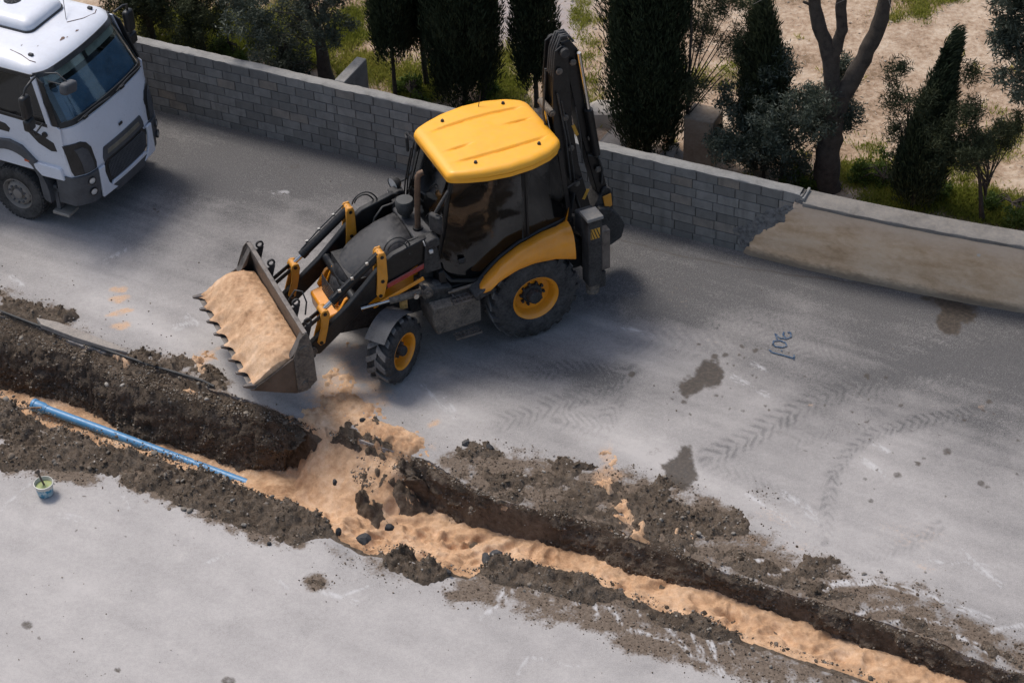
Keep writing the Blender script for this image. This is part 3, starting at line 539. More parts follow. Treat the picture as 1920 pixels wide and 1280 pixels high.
def ground_z(x, y):
    s, t = st(np.array([x, y, 0])); i = int(np.clip((s - Sg[0]) / .026, 0, len(Sg) - 1)); j = int(np.clip((t - Tg[0]) / .026, 0, len(Tg) - 1)); return float(top[i, j])
def on_ground(u, v):
    z = 0.
    for _ in range(12):
        p = G(u, v, z); z = .5 * z + .5 * ground_z(p[0], p[1])
    return p[0], p[1], ground_z(p[0], p[1])
# ================================================================== WALL
def mat_block():
    N = NT('concrete_block'); co = N.coord('Object'); oi = N.n('ObjectInfo').outputs['Random']
    sh = N.n('VectorMath', operation='ADD', i_0=co); N.l(N.n('CombineXYZ', i_0=N.math('MULTIPLY', oi, 40.), i_1=N.math('MULTIPLY', oi, 23.)).outputs[0], sh.inputs[1]); co = sh.outputs[0]
    a = N.noise(co, 5, 5, .65); b = N.noise(co, 90, 3, .7); ge = N.n('NewGeometry').outputs['Position']; drip = N.noise(N.n('Mapping', i_Vector=ge, i_Scale=(2.2, 2.2, .35)).outputs[0], 2.6, 5, .65)
    c = N.ramp(oi, [(0, (.175, .168, .157)), (.5, (.235, .226, .211)), (.85, (.285, .275, .258)), (1, (.27, .228, .187))])
    c = N.mix(N.fr(a, .35, .7, 0, .55), c, (.125, .12, .112)); c = N.mix(N.fr(b, .55, .75, 0, .4), c, (.26, .255, .245))
    c = N.mix(N.fr(drip, .52, .72, 0, .5), c, (.10, .094, .086)); c = N.mix(N.fr(drip, .42, .28, 0, .3), c, (.29, .275, .255))
    N.set(c, .95, 0, .15); N.bump(N.math('ADD', a, N.math('MULTIPLY', b, .6)), .35, .01); return N.m
MAT_BLOCK = mat_block(); MAT_MORTAR = worn('mortar_joint', (.075, .072, .068), .95, dust=.2, scale=3, top=0, bump=.3)
MAT_CAP = worn('rough_cement', (.245, .237, .225), .95, dust=.5, scale=4, top=.1, bump=.5, dustcol=(.32, .31, .29))
wall = empty('block_wall', wp(0), WALL_ANG); tag(wall, 'low grey concrete block wall with rough cement top behind the loader', 'wall')
BL, BH, BT = .374, .1815, .20
def block_mesh(l, seed):
    r_ = random.Random(seed); j = lambda: r_.uniform(-.0025, .0025); b = .006
    P = []
    for x, z in ((0, 0), (l, 0), (l, BH - .012), (0, BH - .012)): P.append((x + j(), 0 + j(), z + j()))
    cx = l / 2; cz = (BH - .012) / 2
    F = [(p[0] + (b if p[0] < cx else -b), -.007 + j(), p[2] + (b if p[2] < cz else -b)) for p in P]
    B = [(p[0], .06, p[2]) for p in P]
    V = F + P + B
    f = [(0, 1, 2, 3)] + [(i + 4, (i + 1) % 4 + 4, (i + 1) % 4, i) for i in range(4)] + [(i + 8, (i + 1) % 4 + 8, (i + 1) % 4 + 4, i + 4) for i in range(4)]
    me = bpy.data.meshes.new('block'); me.from_pydata(V, [], f); me.update(); me.materials.append(MAT_BLOCK); return me
fullm = [block_mesh(BL - .012, k) for k in range(6)]; r_ = random.Random(5); nb = 0
S0, S1 = -7.75, 5.32
rest = MB()
for row in range(8):
    z = -.048 + row * BH; off = (.5 if row % 2 else 0) * BL + r_.uniform(-.03, .03); s = -13. + off
    while s < S1 - .02:
        l = BL
        if s + l > S1: l = S1 - s
        if s < -3.23 < s + BL - .05 and row % 2: l = max(.08, -3.23 - s)       # half blocks at the buttress
        elif -3.26 < s < -3.1 and row % 2 == 0: l = .12
        if s < S0: rest.b2((s, -.002, z), (s + l - .012, .06, z + BH - .012))
        else:
            me = fullm[r_.randrange(6)] if abs(l - BL) < .002 else block_mesh(l - .012, nb)
            o = bpy.data.objects.new('block', me); scene.collection.objects.link(o); o.parent = wall
            o.location = (s + r_.uniform(-.002, .002), .004 + r_.uniform(-.005, .004), z + r_.uniform(-.002, .003)); nb += 1
        s += l
tag(rest.build('blocks', MAT_BLOCK, wall, None), kind='stuff')
m = MB(); m.b2((-13, .012, -.1), (S1, BT, WALL_H - .01)); m.build('mortar', MAT_MORTAR, wall, None)
# rough cement run along the top
rows = []; X = np.arange(-13, S1 + .001, .07)
for q in [(0, -.012), (-.006, .012), (.02, .030), (.09, .036), (.17, .032), (.205, .012), (.212, -.03)]:
    rows.append([(x, q[0] + .010 * float(fbm(np.array(x), np.array(q[0] * 9), 4., 3, 61)), WALL_H - .008 + q[1] + .016 * float(fbm(np.array(x), np.array(q[0] * 20.), 3., 4, 62)) + (.012 * float(fbm(np.array(x), np.array(0.), 9., 2, 63)) if q[1] < .02 else 0)) for x in X])
m = MB(); m.grid(rows); m.build('cement_top', MAT_CAP, wall, 60)
# patch of cement smeared where the old render was cut back
# buttress behind
m = MB(); m.b2((-3.36, .21, -.1), (-3.16, 1.05, WALL_H + .02)); m.build('buttress', MAT_CAP, wall, None, .02)
# ---- old rendered wall
def mat_render():
    N = NT('old_render'); co = N.coord()
    sx = N.n('Mapping', i_Vector=co, i_Scale=(.75, 1, 1.35)).outputs[0]; a = N.noise(sx, 1.7, 5, .62); b = N.noise(sx, 7, 5, .7); d = N.noise(co, 60, 3, .65)
    c = N.ramp(N.math('ADD', N.math('MULTIPLY', a, .62), N.math('MULTIPLY', b, .38)), [(.3, (.42, .27, .155)), (.44, (.62, .425, .265)), (.56, (.74, .54, .365)), (.7, (.78, .62, .46))])
    z = N.sep(N.n('SeparateXYZ', i_0=co).outputs[0])[0] if False else N.n('SeparateXYZ', i_0=co).outputs[2]
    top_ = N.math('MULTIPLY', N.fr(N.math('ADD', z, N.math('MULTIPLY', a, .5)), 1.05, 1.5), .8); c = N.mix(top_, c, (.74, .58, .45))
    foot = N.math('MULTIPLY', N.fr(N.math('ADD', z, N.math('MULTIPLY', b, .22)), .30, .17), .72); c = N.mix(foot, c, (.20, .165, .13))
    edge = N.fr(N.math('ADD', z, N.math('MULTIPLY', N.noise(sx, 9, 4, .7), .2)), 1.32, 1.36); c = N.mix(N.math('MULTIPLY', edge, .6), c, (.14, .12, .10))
    spot = N.n('TexVoronoi', i_Vector=co, i_Scale=2.1).outputs['Distance']; c = N.mix(N.math('MULTIPLY', N.fr(spot, .075, .05), .75), c, (.6, .57, .53))
    N.set(c, .95, 0, .15); N.bump(N.math('ADD', N.math('ADD', a, b), N.math('MULTIPLY', d, .3)), .5, .03); return N.m
pw = empty('rendered_wall', wp(0), WALL_ANG); tag(pw, 'old wall with stained ochre render and wide flat coping at right', 'wall')
bend = lambda s: 0. if s < 5.3 else .018 * (s - 5.3) ** 1.9 if s < 9.5 else .018 * 4.2 ** 1.9 + .13 * (s - 9.5)
S = np.concatenate([np.linspace(4.2, 6.0, 50), np.linspace(6.1, 9.6, 60), np.linspace(9.8, 25, 30)]); prof = []
# body of the old wall, from where it meets the blocks
S_b = [5.34] + list(np.linspace(5.5, 9.6, 40)) + list(np.linspace(10, 25, 24))
ZB = np.linspace(-.1, 1.25, 28)
fr = [[(s, bend(s) - .032 - .012 * float(fbm(np.array(s), np.array(z), 1.8, 3, 72)) - .03 * float(ss(.3, .12, z)), z) for z in ZB] for s in S_b]
bk = [[(s, bend(s) + .30, z) for z in ZB] for s in S_b]
MAT_RENDER = mat_render()
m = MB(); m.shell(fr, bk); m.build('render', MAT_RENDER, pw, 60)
# coping
fr = [[(s, bend(s) - .05 + .006 * math.sin(s * 9), 1.225) for _ in (0,)] + [(s, bend(s) - .058 + .004 * math.sin(s * 13), 1.29 + .004 * math.sin(s * 7)), (s, bend(s) - .04, 1.305), (s, bend(s) + .16, 1.315), (s, bend(s) + .33, 1.305), (s, bend(s) + .345, 1.22)] for s in S_b]
m = MB(); m.grid(fr); m.build('coping', worn('coping_concrete', (.175, .163, .152), .95, dust=.4, scale=3, top=.1, bump=.45), pw, 50)
# the tongue of render left over the blocks, with a broken edge
edge_px = [(1488, 385), (1478, 396), (1470, 408), (1455, 420), (1438, 430), (1420, 437), (1412, 445), (1404, 455), (1398, 470)]
def wloc(u, v):   # point on the wall face plane
    o = np.array([0, 0, CAM_H]); d = G(u, v, 0) - o; n3 = np.array([WN[0], WN[1], 0]); t = (np.array([*WO, 0]) - o) @ n3 / (d @ n3); p = o + t * d
    return (p[:2] - WO) @ WD, p[2]
E_ = np.array([wloc(*p) for p in edge_px]); E_ = E_[np.argsort(E_[:, 1])]
Zt = np.linspace(-.06, 1.25, 48); fr, bk = [], []
for k in range(9):
    a = k / 8; rowf, rowb = [], []
    for z in Zt:
        e = np.interp(z, E_[:, 1], E_[:, 0]) + .075 * float(fbm(np.array(z), np.array(0.), 7., 4, 81, .65)); s = e + (5.34 - e) * a
        th = -.032 - .012 * float(fbm(np.array(s), np.array(z), 1.8, 3, 72)) - .03 * float(ss(.3, .12, z))
        rowf.append((s, th * (1 if a > 0 else .55), z)); rowb.append((s, -.004, z))
    fr.append(rowf); bk.append(rowb)
m = MB(); m.shell(fr, bk); m.build('render_tongue', MAT_RENDER, pw, 50, label='ochre render with a broken edge over the blocks')
fr, bk = [], []
for k in range(13):
    a = k / 12; rowf, rowb = [], []
    for z in np.linspace(.1, 1.34, 70):
        e = np.interp(z, E_[:, 1], E_[:, 0]) + .075 * float(fbm(np.array(z), np.array(0.), 7., 4, 81, .65)); w_ = .16 + .10 * float(fbm(np.array(z), np.array(3.), 5., 3, 83)) + .22 * float(ss(.5, .15, abs(z - .62)))
        if z > 1.15: e = 5.33; 
        s = e + .03 - w_ * a; rowf.append((s, -.004 - .026 * (1 - a) ** .7 - .022 * float(fbm(np.array(s), np.array(z), 14., 4, 84)), z)); rowb.append((s, .004, z))
    fr.append(rowf); bk.append(rowb)
m = MB(); m.shell(fr, bk); m.build('cement_patch', worn('smeared_cement', (.17, .168, .165), .95, dust=.6, scale=14, top=0, bump=1., var=.45, dustcol=(.30, .29, .28)), wall, 50)
m = MB(); m.box((5.33, .145, 1.325), (.045, .33, .09)); m.build('joint', MAT_CAP, pw, None, .012)

# ================================================================== YARD BEHIND THE WALL
YZ = .30
def yard_z(X, Y):
    n = (X - WO[0]) * WN[0] + (Y - WO[1]) * WN[1]; return YZ + .05 * fbm(X, Y, .8, 4, 131) + .10 * fbm(X, Y, .25, 2, 132) + .008 * n
sv = np.arange(-14, 16, .09); nvv = np.concatenate([np.arange(.18, 12, .09), np.arange(12.5, 60, 1.5)])
a, b = np.meshgrid(sv, nvv, indexing='ij'); bendA = np.array([bend(q) for q in sv])[:, None]; b2 = b + bendA * ss(3, 0, b)
yX = WO[0] + WD[0] * a + WN[0] * b2; yY = WO[1] + WD[1] * a + WN[1] * b2; yZ = yard_z(yX, yY); yu, yv = proj(yX, yY, yZ)
def grass_mask(X, Y):
    u, v = proj(X, Y, YZ); n = fbm(X, Y, 1.2, 4, 141); n2 = fbm(X, Y, 4, 3, 142); g = np.zeros_like(u)
    for a, b, ra, rb, k in [(420, 60, 210, 60, 1.), (560, 100, 90, 60, .8), (660, 60, 60, 60, .9), (690, 130, 90, 45, .9), (780, 150, 90, 60, .9), (950, 150, 60, 90, .8), (1100, 130, 45, 110, .55), (1090, 40, 30, 60, .5), (1370, 150, 60, 60, .25), (1620, 330, 120, 40, 1.), (1700, 370, 140, 40, 1.), (1860, 390, 120, 50, 1.), (1840, 320, 100, 60, .55), (1620, 260, 60, 50, .3), (1740, 8, 90, 16, .6), (330, 70, 100, 30, .8), (1500, 330, 30, 30, .6), (1880, 250, 60, 60, .35), (260, 30, 60, 40, .6), (1300, 150, 40, 40, .3), (1720, 20, 50, 40, .35), (1650, 40, 60, 20, .3)]:
        g = np.maximum(g, k * (1 - ss(.35, 1.15, np.hypot((u - a) / ra, (v - b) / rb))))
    return np.clip(g + .55 * n * (g > .02) + .3 * n2 * (g > .02) - .05, 0, 1)
ym = grass_mask(yX, yY); grav = ss(30, -30, np.hypot((yu - 1000) / 1.3, (yv - 20)) - 85)
def mat_yard():
    N = NT('stony_earth'); co = N.coord(); m_ = N.sep(N.attr('mask'))
    a = N.noise(co, 1.3, 5, .6); b = N.noise(co, 11, 6, .7); d = N.n('TexVoronoi', i_Vector=co, i_Scale=24).outputs
    c = N.ramp(N.fr(N.math('ADD', N.math('MULTIPLY', a, .5), N.math('MULTIPLY', b, .5)), .38, .62, .28, .80), [(.3, (.20, .135, .085)), (.48, (.34, .24, .165)), (.62, (.43, .325, .235)), (.78, (.52, .415, .315))])
    pm = N.math('MULTIPLY', N.fr(d['Distance'], .3, .2), N.fr(N.sep(d['Color'])[0], .55, .6)); c = N.mix(N.math('MULTIPLY', pm, .6), c, (.52, .46, .39))
    c = N.mix(N.math('MULTIPLY', m_[1], N.fr(b, .3, .7, .5, 1.)), c, (.33, .30, .30))
    c = N.mix(N.fr(N.math('ADD', m_[0], N.math('MULTIPLY', N.math('SUBTRACT', b, .5), .6)), .25, .7, 0, .9), c, N.mix(b, (.06, .065, .016), (.17, .165, .045)))
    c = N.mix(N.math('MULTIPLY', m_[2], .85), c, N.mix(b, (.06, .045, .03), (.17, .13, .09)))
    N.set(c, .95, 0, .15); N.bump(N.math('ADD', b, pm), .6, .03); return N.m
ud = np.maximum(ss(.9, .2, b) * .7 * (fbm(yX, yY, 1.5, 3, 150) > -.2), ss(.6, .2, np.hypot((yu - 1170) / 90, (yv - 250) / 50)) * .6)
np_mesh('yard_ground', np.stack([yX, yY, yZ], -1).reshape(-1, 3), grid_faces(*yX.shape)[:, ::-1], mat_yard(), None, 180, {'mask': np.stack([ym, grav, ud, ym * 0 + 1], -1).reshape(-1, 4)})
tag(bpy.data.objects['yard_ground'], 'sandy stony yard ground behind the wall', 'ground', kind='structure')
# grass and weeds
def leaf_mesh(P, D, L, W, r_, up=.5):
    n = len(P); D = D / np.maximum(np.linalg.norm(D, axis=1, keepdims=True), 1e-6); q = r_.normal(size=(n, 3)); S_ = np.cross(D, q); S_ /= np.maximum(np.linalg.norm(S_, axis=1, keepdims=True), 1e-6)
    L = np.broadcast_to(L, (n,))[:, None]; W = np.broadcast_to(W, (n,))[:, None]; mid = P + D * L * .5
    V = np.stack([P, mid + S_ * W * .5, P + D * L, mid - S_ * W * .5], 1).reshape(-1, 3); return V, np.arange(4 * n).reshape(n, 4)
def mat_leaf(name, dark, mid, light, trans=.25, rough=.7, spec=.25):
    N = NT(name); c = N.ramp(N.attr('tint', 'Fac'), [(0, dark), (.5, mid), (1, light)]); N.set(c, rough, 0, spec)
    t = N.n('BsdfTranslucent', i_0=c); x = N.n('MixShader', i_0=trans); N.l(N.b.outputs[0], x.inputs[1]); N.l(t.outputs[0], x.inputs[2]); N.l(x.outputs[0], N.out.inputs[0]); return N.m
MAT_GRASS = mat_leaf('grass_blade', (.10, .115, .02), (.22, .24, .038), (.42, .37, .10), .45)
w = (ym * ym * (b < 11)).ravel(); w = w / w.sum(); NG = 64000; i = rng.choice(w.size, NG, p=w)
tuft = rng.integers(0, yX.size, 260); tuft = tuft[(b.ravel()[tuft] < 10)]; i[:4200] = rng.choice(tuft, 4200)     # lone dry tufts over the open yard
P = np.stack([yX.ravel()[i], yY.ravel()[i], yZ.ravel()[i] - .01], -1) + rng.normal(0, .045, (NG, 3)) * [1, 1, 0]; D = rng.normal(0, .55, (NG, 3)); D[:, 2] = 1
hgt = (.05 + .09 * rng.random(NG)) * (.5 + 1.1 * vnoise(P[:, 0] * 1.7, P[:, 1] * 1.7, 152)); V, Q = leaf_mesh(P, D, hgt, .012 + .016 * rng.random(NG), rng)
tg = np.clip(.15 + .5 * (np.arange(NG) < 4200) + .5 * vnoise(P[:, 0] * 1.1, P[:, 1] * 1.1, 155) + .35 * rng.random(NG), 0, 1)
tag(np_mesh('grass', V, Q, MAT_GRASS, None, None, None, {'tint': tg}), 'green weeds and grass growing in the yard behind the wall', 'grass', kind='stuff')
NS = 1800; i = rng.integers(0, yX.size, NS); i = i[(b.ravel()[i] < 11)]
scatter('yard_pebbles', np.stack([yX.ravel()[i], yY.ravel()[i], yZ.ravel()[i] + .005], -1), .012 + .028 * rng.random(len(i)) ** 3, mat_tint('yard_stone', [(0, (.26, .20, .15)), (.6, (.40, .33, .26)), (1, (.55, .50, .43))], .9, 20), 'small stones strewn over the sandy yard', 'stones', 8)
# ================================================================== BACKHOE LOADER  (x forward, y to its left, z up; rear axle at the origin)
M_YEL = worn('loader_yellow', (.74, .27, .003), .34, dust=.10, var=.10, scale=2.5, bump=.02, top=.06, coat=.25, spec=.5)
M_YROOF = worn('roof_yellow', (.92, .425, .022), .42, dust=.10, var=.08, scale=1.8, bump=.015, top=.05, spec=.45)
M_YLINK = worn('link_yellow', (.64, .26, .008), .45, dust=.22, var=.1, scale=6, bump=.03, top=.08)
M_BLK = worn('loader_black', (.007, .007, .0075), .34, dust=.12, var=.2, scale=5, bump=.04, top=.04, dustcol=(.11, .105, .10), spec=.3)
M_BLK2 = worn('dusty_black', (.016, .016, .017), .6, dust=.40, var=.25, scale=5, bump=.12, top=.16, dustcol=(.14, .132, .125), spec=.3)
M_HOOD = worn('hood_grey', (.022, .023, .026), .48, dust=.5, var=.2, scale=2.2, bump=.03, top=.26, dustcol=(.095, .09, .088), spec=.35)
M_STEEL = worn('scraped_steel', (.12, .11, .105), .42, .55, dust=.5, var=.35, scale=6, bump=.12, top=.12, dustcol=(.24, .205, .175))
M_BSTEEL = worn('bucket_side_steel', (.075, .066, .060), .48, .4, dust=.45, var=.4, scale=4, bump=.12, top=.1, dustcol=(.17, .12, .085))
M_CHROME = worn('chrome_rod', (.55, .54, .52), .16, 1., dust=.1, var=.1, scale=8, bump=0)
M_RUB = worn('hose_rubber', (.014, .014, .014), .6, dust=.3, var=.2, scale=10, bump=.03, top=.15, dustcol=(.2, .19, .18))
M_RED = worn('red_strut', (.30, .014, .014), .45, dust=.2, var=.1, scale=6)
M_RUST = worn('rusty_pipe', (.12, .07, .045), .6, .3, dust=.3, var=.35, scale=12, bump=.08, dustcol=(.24, .16, .10))
M_LAMP = worn('lamp_lens', (.55, .55, .54), .15, .2, dust=.15, var=.1, scale=20, bump=0)
M_FIT = worn('zinc_fitting', (.5, .49, .46), .3, .9, dust=.15, var=.1, scale=20, bump=0)
M_MUD = worn('mud_caked', (.055, .05, .046), .75, dust=.75, var=.35, scale=5, bump=.35, top=.45, dustcol=(.23, .19, .15))
def mat_tyre(name, dustcol=(.105, .10, .098), amt=.85, rl=None):
    N = NT(name); co = N.coord(); a = N.noise(co, 4, 5, .65); b = N.noise(co, 26, 4, .7)
    c = N.mix(N.math('MULTIPLY', N.fr(N.math('ADD', N.math('MULTIPLY', a, .6), N.math('MULTIPLY', b, .4)), .35, .7), amt), (.013, .013, .014), dustcol)
    if rl:     # worn, dust-greyed lug tops
        rad = N.n('VectorMath', operation='LENGTH', i_0=N.n('VectorMath', operation='MULTIPLY', i_0=co, i_1=(1, 0, 1)).outputs[0]).outputs['Value']
        c = N.mix(N.math('MULTIPLY', N.fr(rad, rl - .02, rl - .004), N.fr(b, .3, .7, .35, .9)), c, (.19, .185, .18))
    N.set(c, .82, 0, .3); N.bump(b, .3, .01); return N.m
M_TYRE = mat_tyre('loader_tyre', rl=.72); M_TYREF = mat_tyre('loader_front_tyre', rl=.515)
def mat_glass(name, tint=(.10, .11, .115), refl=1.25, dusty=.10):
    N = NT(name); co = N.coord(); t = N.n('BsdfTransparent', i_0=(*tint, 1)); g = N.n('BsdfGlossy', i_0=(.9, .95, 1, 1), i_1=.04); f = N.math('ADD', .04, N.math('MULTIPLY', N.math('POWER', N.n('LayerWeight', i_0=.5).outputs['Facing'], 4.), .9))
    x = N.n('MixShader', i_0=N.math('MULTIPLY', f, refl)); N.l(t.outputs[0], x.inputs[1]); N.l(g.outputs[0], x.inputs[2])
    d = N.n('BsdfDiffuse', i_0=(.13, .125, .12, 1)); y = N.n('MixShader', i_0=N.math('MULTIPLY', N.fr(N.noise(co, 2.6, 5, .6), .4, .75), dusty)); N.l(x.outputs[0], y.inputs[1]); N.l(d.outputs[0], y.inputs[2]); N.l(y.outputs[0], N.out.inputs[0]); return N.m
M_GLASS = mat_glass('dark_cab_glass', (.34, .345, .355), 1.1, .05)
LS = 1.0703
BHL = empty('backhoe_loader', (-.0277, 27.5005, 0), 3.5447, sc=LS)
tag(BHL, 'yellow and black backhoe loader carrying a full front bucket of sand', 'backhoe loader')
def P_(m, name, mat, parent=None, smooth=40, bevel=0, seg=2, label=None): return m.build(name, mat, parent or BHL, smooth, bevel, seg, label)

# ---- wheels
def make_wheel(name, R_, W, Rr, lugs, rimmat, parent, dish, lug_h, deep):
    w = empty(name, parent=parent)
    sh = R_ - lug_h
    prof = [(Rr, -W * .44), (Rr + .03, -W * .48), (Rr + (sh - Rr) * .45, -W * .515), (sh - .06, -W * .49), (sh - .015, -W * .43), (sh, -W * .25), (sh + .004, 0), (sh, W * .25), (sh - .015, W * .43), (sh - .06, W * .49), (Rr + (sh - Rr) * .45, W * .515), (Rr + .03, W * .48), (Rr, W * .44), (Rr - .012, W * .40), (Rr - .012, -W * .40)]
    m = MB(); m.lathe(prof, (0, 0, 0), n=56, close=True)
    for k in range(lugs):
        for sgn in (-1, 1):
            a0 = 2 * math.pi * (k + (.5 if sgn > 0 else 0)) / lugs; sw = 2 * math.pi / lugs * 1.05; th = 2 * math.pi / lugs * .23
            top_, bot = [], []
            for q in np.linspace(0, 1, 6):
                y = sgn * (W * -.03 + q * W * .53); a = a0 - sw * q * .8 * (1.15 - .3 * q); rr = R_ - .012 * (q > .8) - .07 * max(0, q - .84) / .16
                rb = sh - .02 - (.09 if q > .9 else 0)
                for dst, r__ in ((top_, rr), (bot, rb)):
                    wd_ = th * (1.18 if dst is bot else 1.) * (1 - .15 * q)
                    dst.append([(r__ * math.cos(a - wd_), y, r__ * math.sin(a - wd_)), (r__ * math.cos(a + wd_), y, r__ * math.sin(a + wd_))])
            m.shell(top_, bot)
    t = P_(m, 'tyre', M_TYRE if R_ > .6 else M_TYREF, w, 38)
    m = MB(); d = dish
    m.lathe([(Rr - .012, -W * .42), (Rr + .014, -W * .45), (Rr - .03, -W * .40), (Rr - .035, W * .02), (Rr * .93, W * .08), (Rr * .86, W * .30), (Rr - .03, W * .37), (Rr - .015, W * .40), (Rr + .018, W * .455), (Rr + .012, W * .47), (Rr - .02, W * .43), (Rr * .88, W * .36), (Rr * .82, W * .16), (Rr * .80, deep), (Rr * .45, deep - .005), (.02, deep + .01)], (0, 0, 0), n=48)
    P_(m, 'rim', rimmat, w, 35)
    m = MB(); m.lathe([(.001, deep + .0), (Rr * .46, deep + .005), (Rr * .44, deep + .045), (Rr * .31, deep + .05), (Rr * .29, deep + .15), (Rr * .24, deep + .17), (.001, deep + .17)], (0, 0, 0), n=24)
    nb_ = 10 if Rr > .3 else 8
    for k in range(nb_):
        a = 2 * math.pi * k / nb_; c = (Rr * .52 * math.cos(a), deep, Rr * .52 * math.sin(a)); m.cyl(c, (c[0], deep + .045, c[2]), .022, 8)
    P_(m, 'hub', M_BLK2, w, 35)
    return w
for sgn, nm in ((1, 'rear_wheel'), (-1, 'rear_wheel')):
    w = make_wheel(nm, .72, .47, .352, 20, M_YEL, BHL, .1, .045, .06); w.location = (0, sgn * .815, .715); w.rotation_euler = (R(.0), R(31 * sgn), 0 if sgn > 0 else math.pi)
for sgn, stv in ((1, .63), (-1, .52)):
    w = make_wheel('front_wheel', .515, .40, .272, 15, M_YEL, BHL, .08, .038, .02)
    ax = Vector((-math.sin(stv), math.cos(stv), 0)); c = Vector((2.11, 1.06, .515)) - ax * .18 if sgn > 0 else Vector((2.15, -1.0, .515)) + ax * .18
    w.location = c; w.rotation_euler = (0, 0, stv + (0 if sgn > 0 else math.pi))
    # mudguard over the tyre, turning with it
    fg = MB(); f_, b_ = [], []
    for a in np.linspace(26, 112, 14):
        f_.append([(.585 * math.cos(R(a)), y, .575 * math.sin(R(a))) for y in np.linspace(-.20, .13, 5)]); b_.append([(.568 * math.cos(R(a)), y, .558 * math.sin(R(a))) for y in np.linspace(-.20, .13, 5)])
    fg.shell(f_, b_); g = fg.build('mudguard', worn('mudguard_plastic', (.03, .031, .034), .55, dust=.5, var=.2, scale=6, top=.35, dustcol=(.14, .14, .145)) if sgn > 0 else bpy.data.materials['mudguard_plastic'], w, 40)
    g.rotation_euler = (0, R(-18 if sgn > 0 else 18 - 138 + 30), 0)
m = MB(); m.tube([(2.12, -.95, .5), (2.12, 0, .48), (2.12, .95, .5)], [.06, .1, .06], 10); m.box((2.12, 0, .55), (.3, .3, .3)); P_(m, 'front_axle', M_MUD, bevel=.02)
m = MB(); m.tube([(0, -.9, .71), (0, -.35, .71), (0, 0, .71), (0, .35, .71), (0, .9, .71)], [.13, .16, .22, .16, .13], 14); P_(m, 'rear_axle', M_MUD)

# ---- chassis and nose
m = MB()
for y in (-.33, .33): m.b2((-1.1, y - .05, .62), (2.75, y + .05, .9))
m.b2((1.2, -.42, .62), (1.75, .42, 1.05)); m.b2((-1.05, -.5, .6), (-.4, .5, 1.0)); m.b2((-.5, -.55, .8), (1.3, .55, 1.12)); m.prism([(2.3, .5), (2.8, .55), (2.85, .95), (2.3, .95)], -.3, .3)
P_(m, 'chassis', M_BLK2, bevel=.012)
# yellow lower side panels of the nose
for y in (.40, -.40):
    m = MB(); m.prism([(1.45, 1.15), (2.35, .98), (2.80, .84), (2.86, 1.0), (2.72, 1.22), (2.3, 1.42), (1.45, 1.72)], y - .03, y + .03); P_(m, 'side_panel', M_YEL, bevel=.012)
m = MB(); m.prism([(2.62, .62), (2.98, .70), (3.0, .95), (2.7, 1.02)], -.36, .36); P_(m, 'nose_weight', M_YEL, bevel=.03)
# engine hood: smooth skin sloping to the nose
def hood_ring(x, zt, hw, zb, k=13):
    out = []
    for a in np.linspace(-1, 1, k):
        s_ = abs(a); y = hw * np.sign(a) * min(1, s_ * 1.28) ; drop = 0 if s_ < .62 else ((s_ - .62) / .38)
        z = zt - .045 * (y / hw) ** 2 - (zt - zb) * drop ** 1.4 * (1 if s_ > .62 else 0); y = y + np.sign(a) * .05 * drop
        out.append((x - .10 * (y / hw) ** 2 * ss(2.2, 2.7, x), y, z))
    return out
st_h = [(1.62, 1.965, .40, 1.52), (1.9, 1.90, .405, 1.46), (2.15, 1.80, .405, 1.38), (2.38, 1.665, .40, 1.28), (2.55, 1.53, .39, 1.17), (2.68, 1.38, .375, 1.06), (2.77, 1.2, .36, .98), (2.825, 1.02, .345, .9), (2.84, .86, .33, .8)]
m = MB(); m.grid([hood_ring(*q) for q in st_h[:6]]); hood = P_(m, 'hood', M_HOOD, smooth=55); so = hood.modifiers.new('sol', 'SOLIDIFY'); so.thickness = .02; so.offset = -1
m = MB(); m.grid([hood_ring(q[0] - .012, q[1] - .012, q[2] - .006, q[3]) for q in st_h[4:]]); fr_ = P_(m, 'nose', M_HOOD, smooth=55); so = fr_.modifiers.new('sol', 'SOLIDIFY'); so.thickness = .02; so.offset = -1
m = MB(); pts = [hood_ring(q[0] + .01, q[1], q[2] + .004, q[3]) for q in st_h[5:]]
m.tube([p[-4] for p in pts], .016, 6); P_(m, 'nose_trim', M_YEL, smooth=60); m = MB(); m.tube([p[3] for p in pts], .016, 6); P_(m, 'nose_trim', M_YEL, smooth=60)
m = MB()
for k in range(9): z = .92 + k * .045; m.box((2.842 - .02 * (k / 8), 0, z), (.012, .5, .016))
P_(m, 'grille', M_BLK)
m = MB(); m.prism([(1.16, 1.55), (1.60, 1.5), (1.60, 1.945), (1.16, 1.985)], -.42, .42); P_(m, 'rear_cowl', M_HOOD, bevel=.03, seg=3)
m = MB(); m.b2((1.3, -.40, 1.05), (2.6, .40, 1.5)); P_(m, 'engine', M_BLK2)
# air precleaner, exhaust
m = MB(); c = (1.51, -.11); m.lathe([(.055, 1.96), (.055, 2.02), (.10, 2.03), (.12, 2.06), (.128, 2.14), (.140, 2.145), (.140, 2.22), (.12, 2.26), (.001, 2.27)], (c[0], c[1], 0), (0, 0, 1), 24); P_(m, 'air_precleaner', worn('precleaner_plastic', (.02, .021, .022), .6, dust=.4, top=.3, scale=8, dustcol=(.13, .13, .125)), smooth=35)
m = MB(); m.tube([(1.465, .24, 1.95), (1.45, .24, 2.3), (1.42, .24, 2.76), (1.41, .24, 2.84), (1.375, .25, 2.89), (1.33, .26, 2.90)], .043, 14, False); m.tube([(1.335, .26, 2.90), (1.40, .245, 2.885), (1.42, .24, 2.8)], .036, 12, False); P_(m, 'exhaust', M_RUST, smooth=60)
m = MB(); m.lathe([(.075, 1.955), (.075, 1.985), (.046, 1.985)], (1.465, .24, 0), (0, 0, 1), 20); P_(m, 'exhaust_collar', M_BLK)

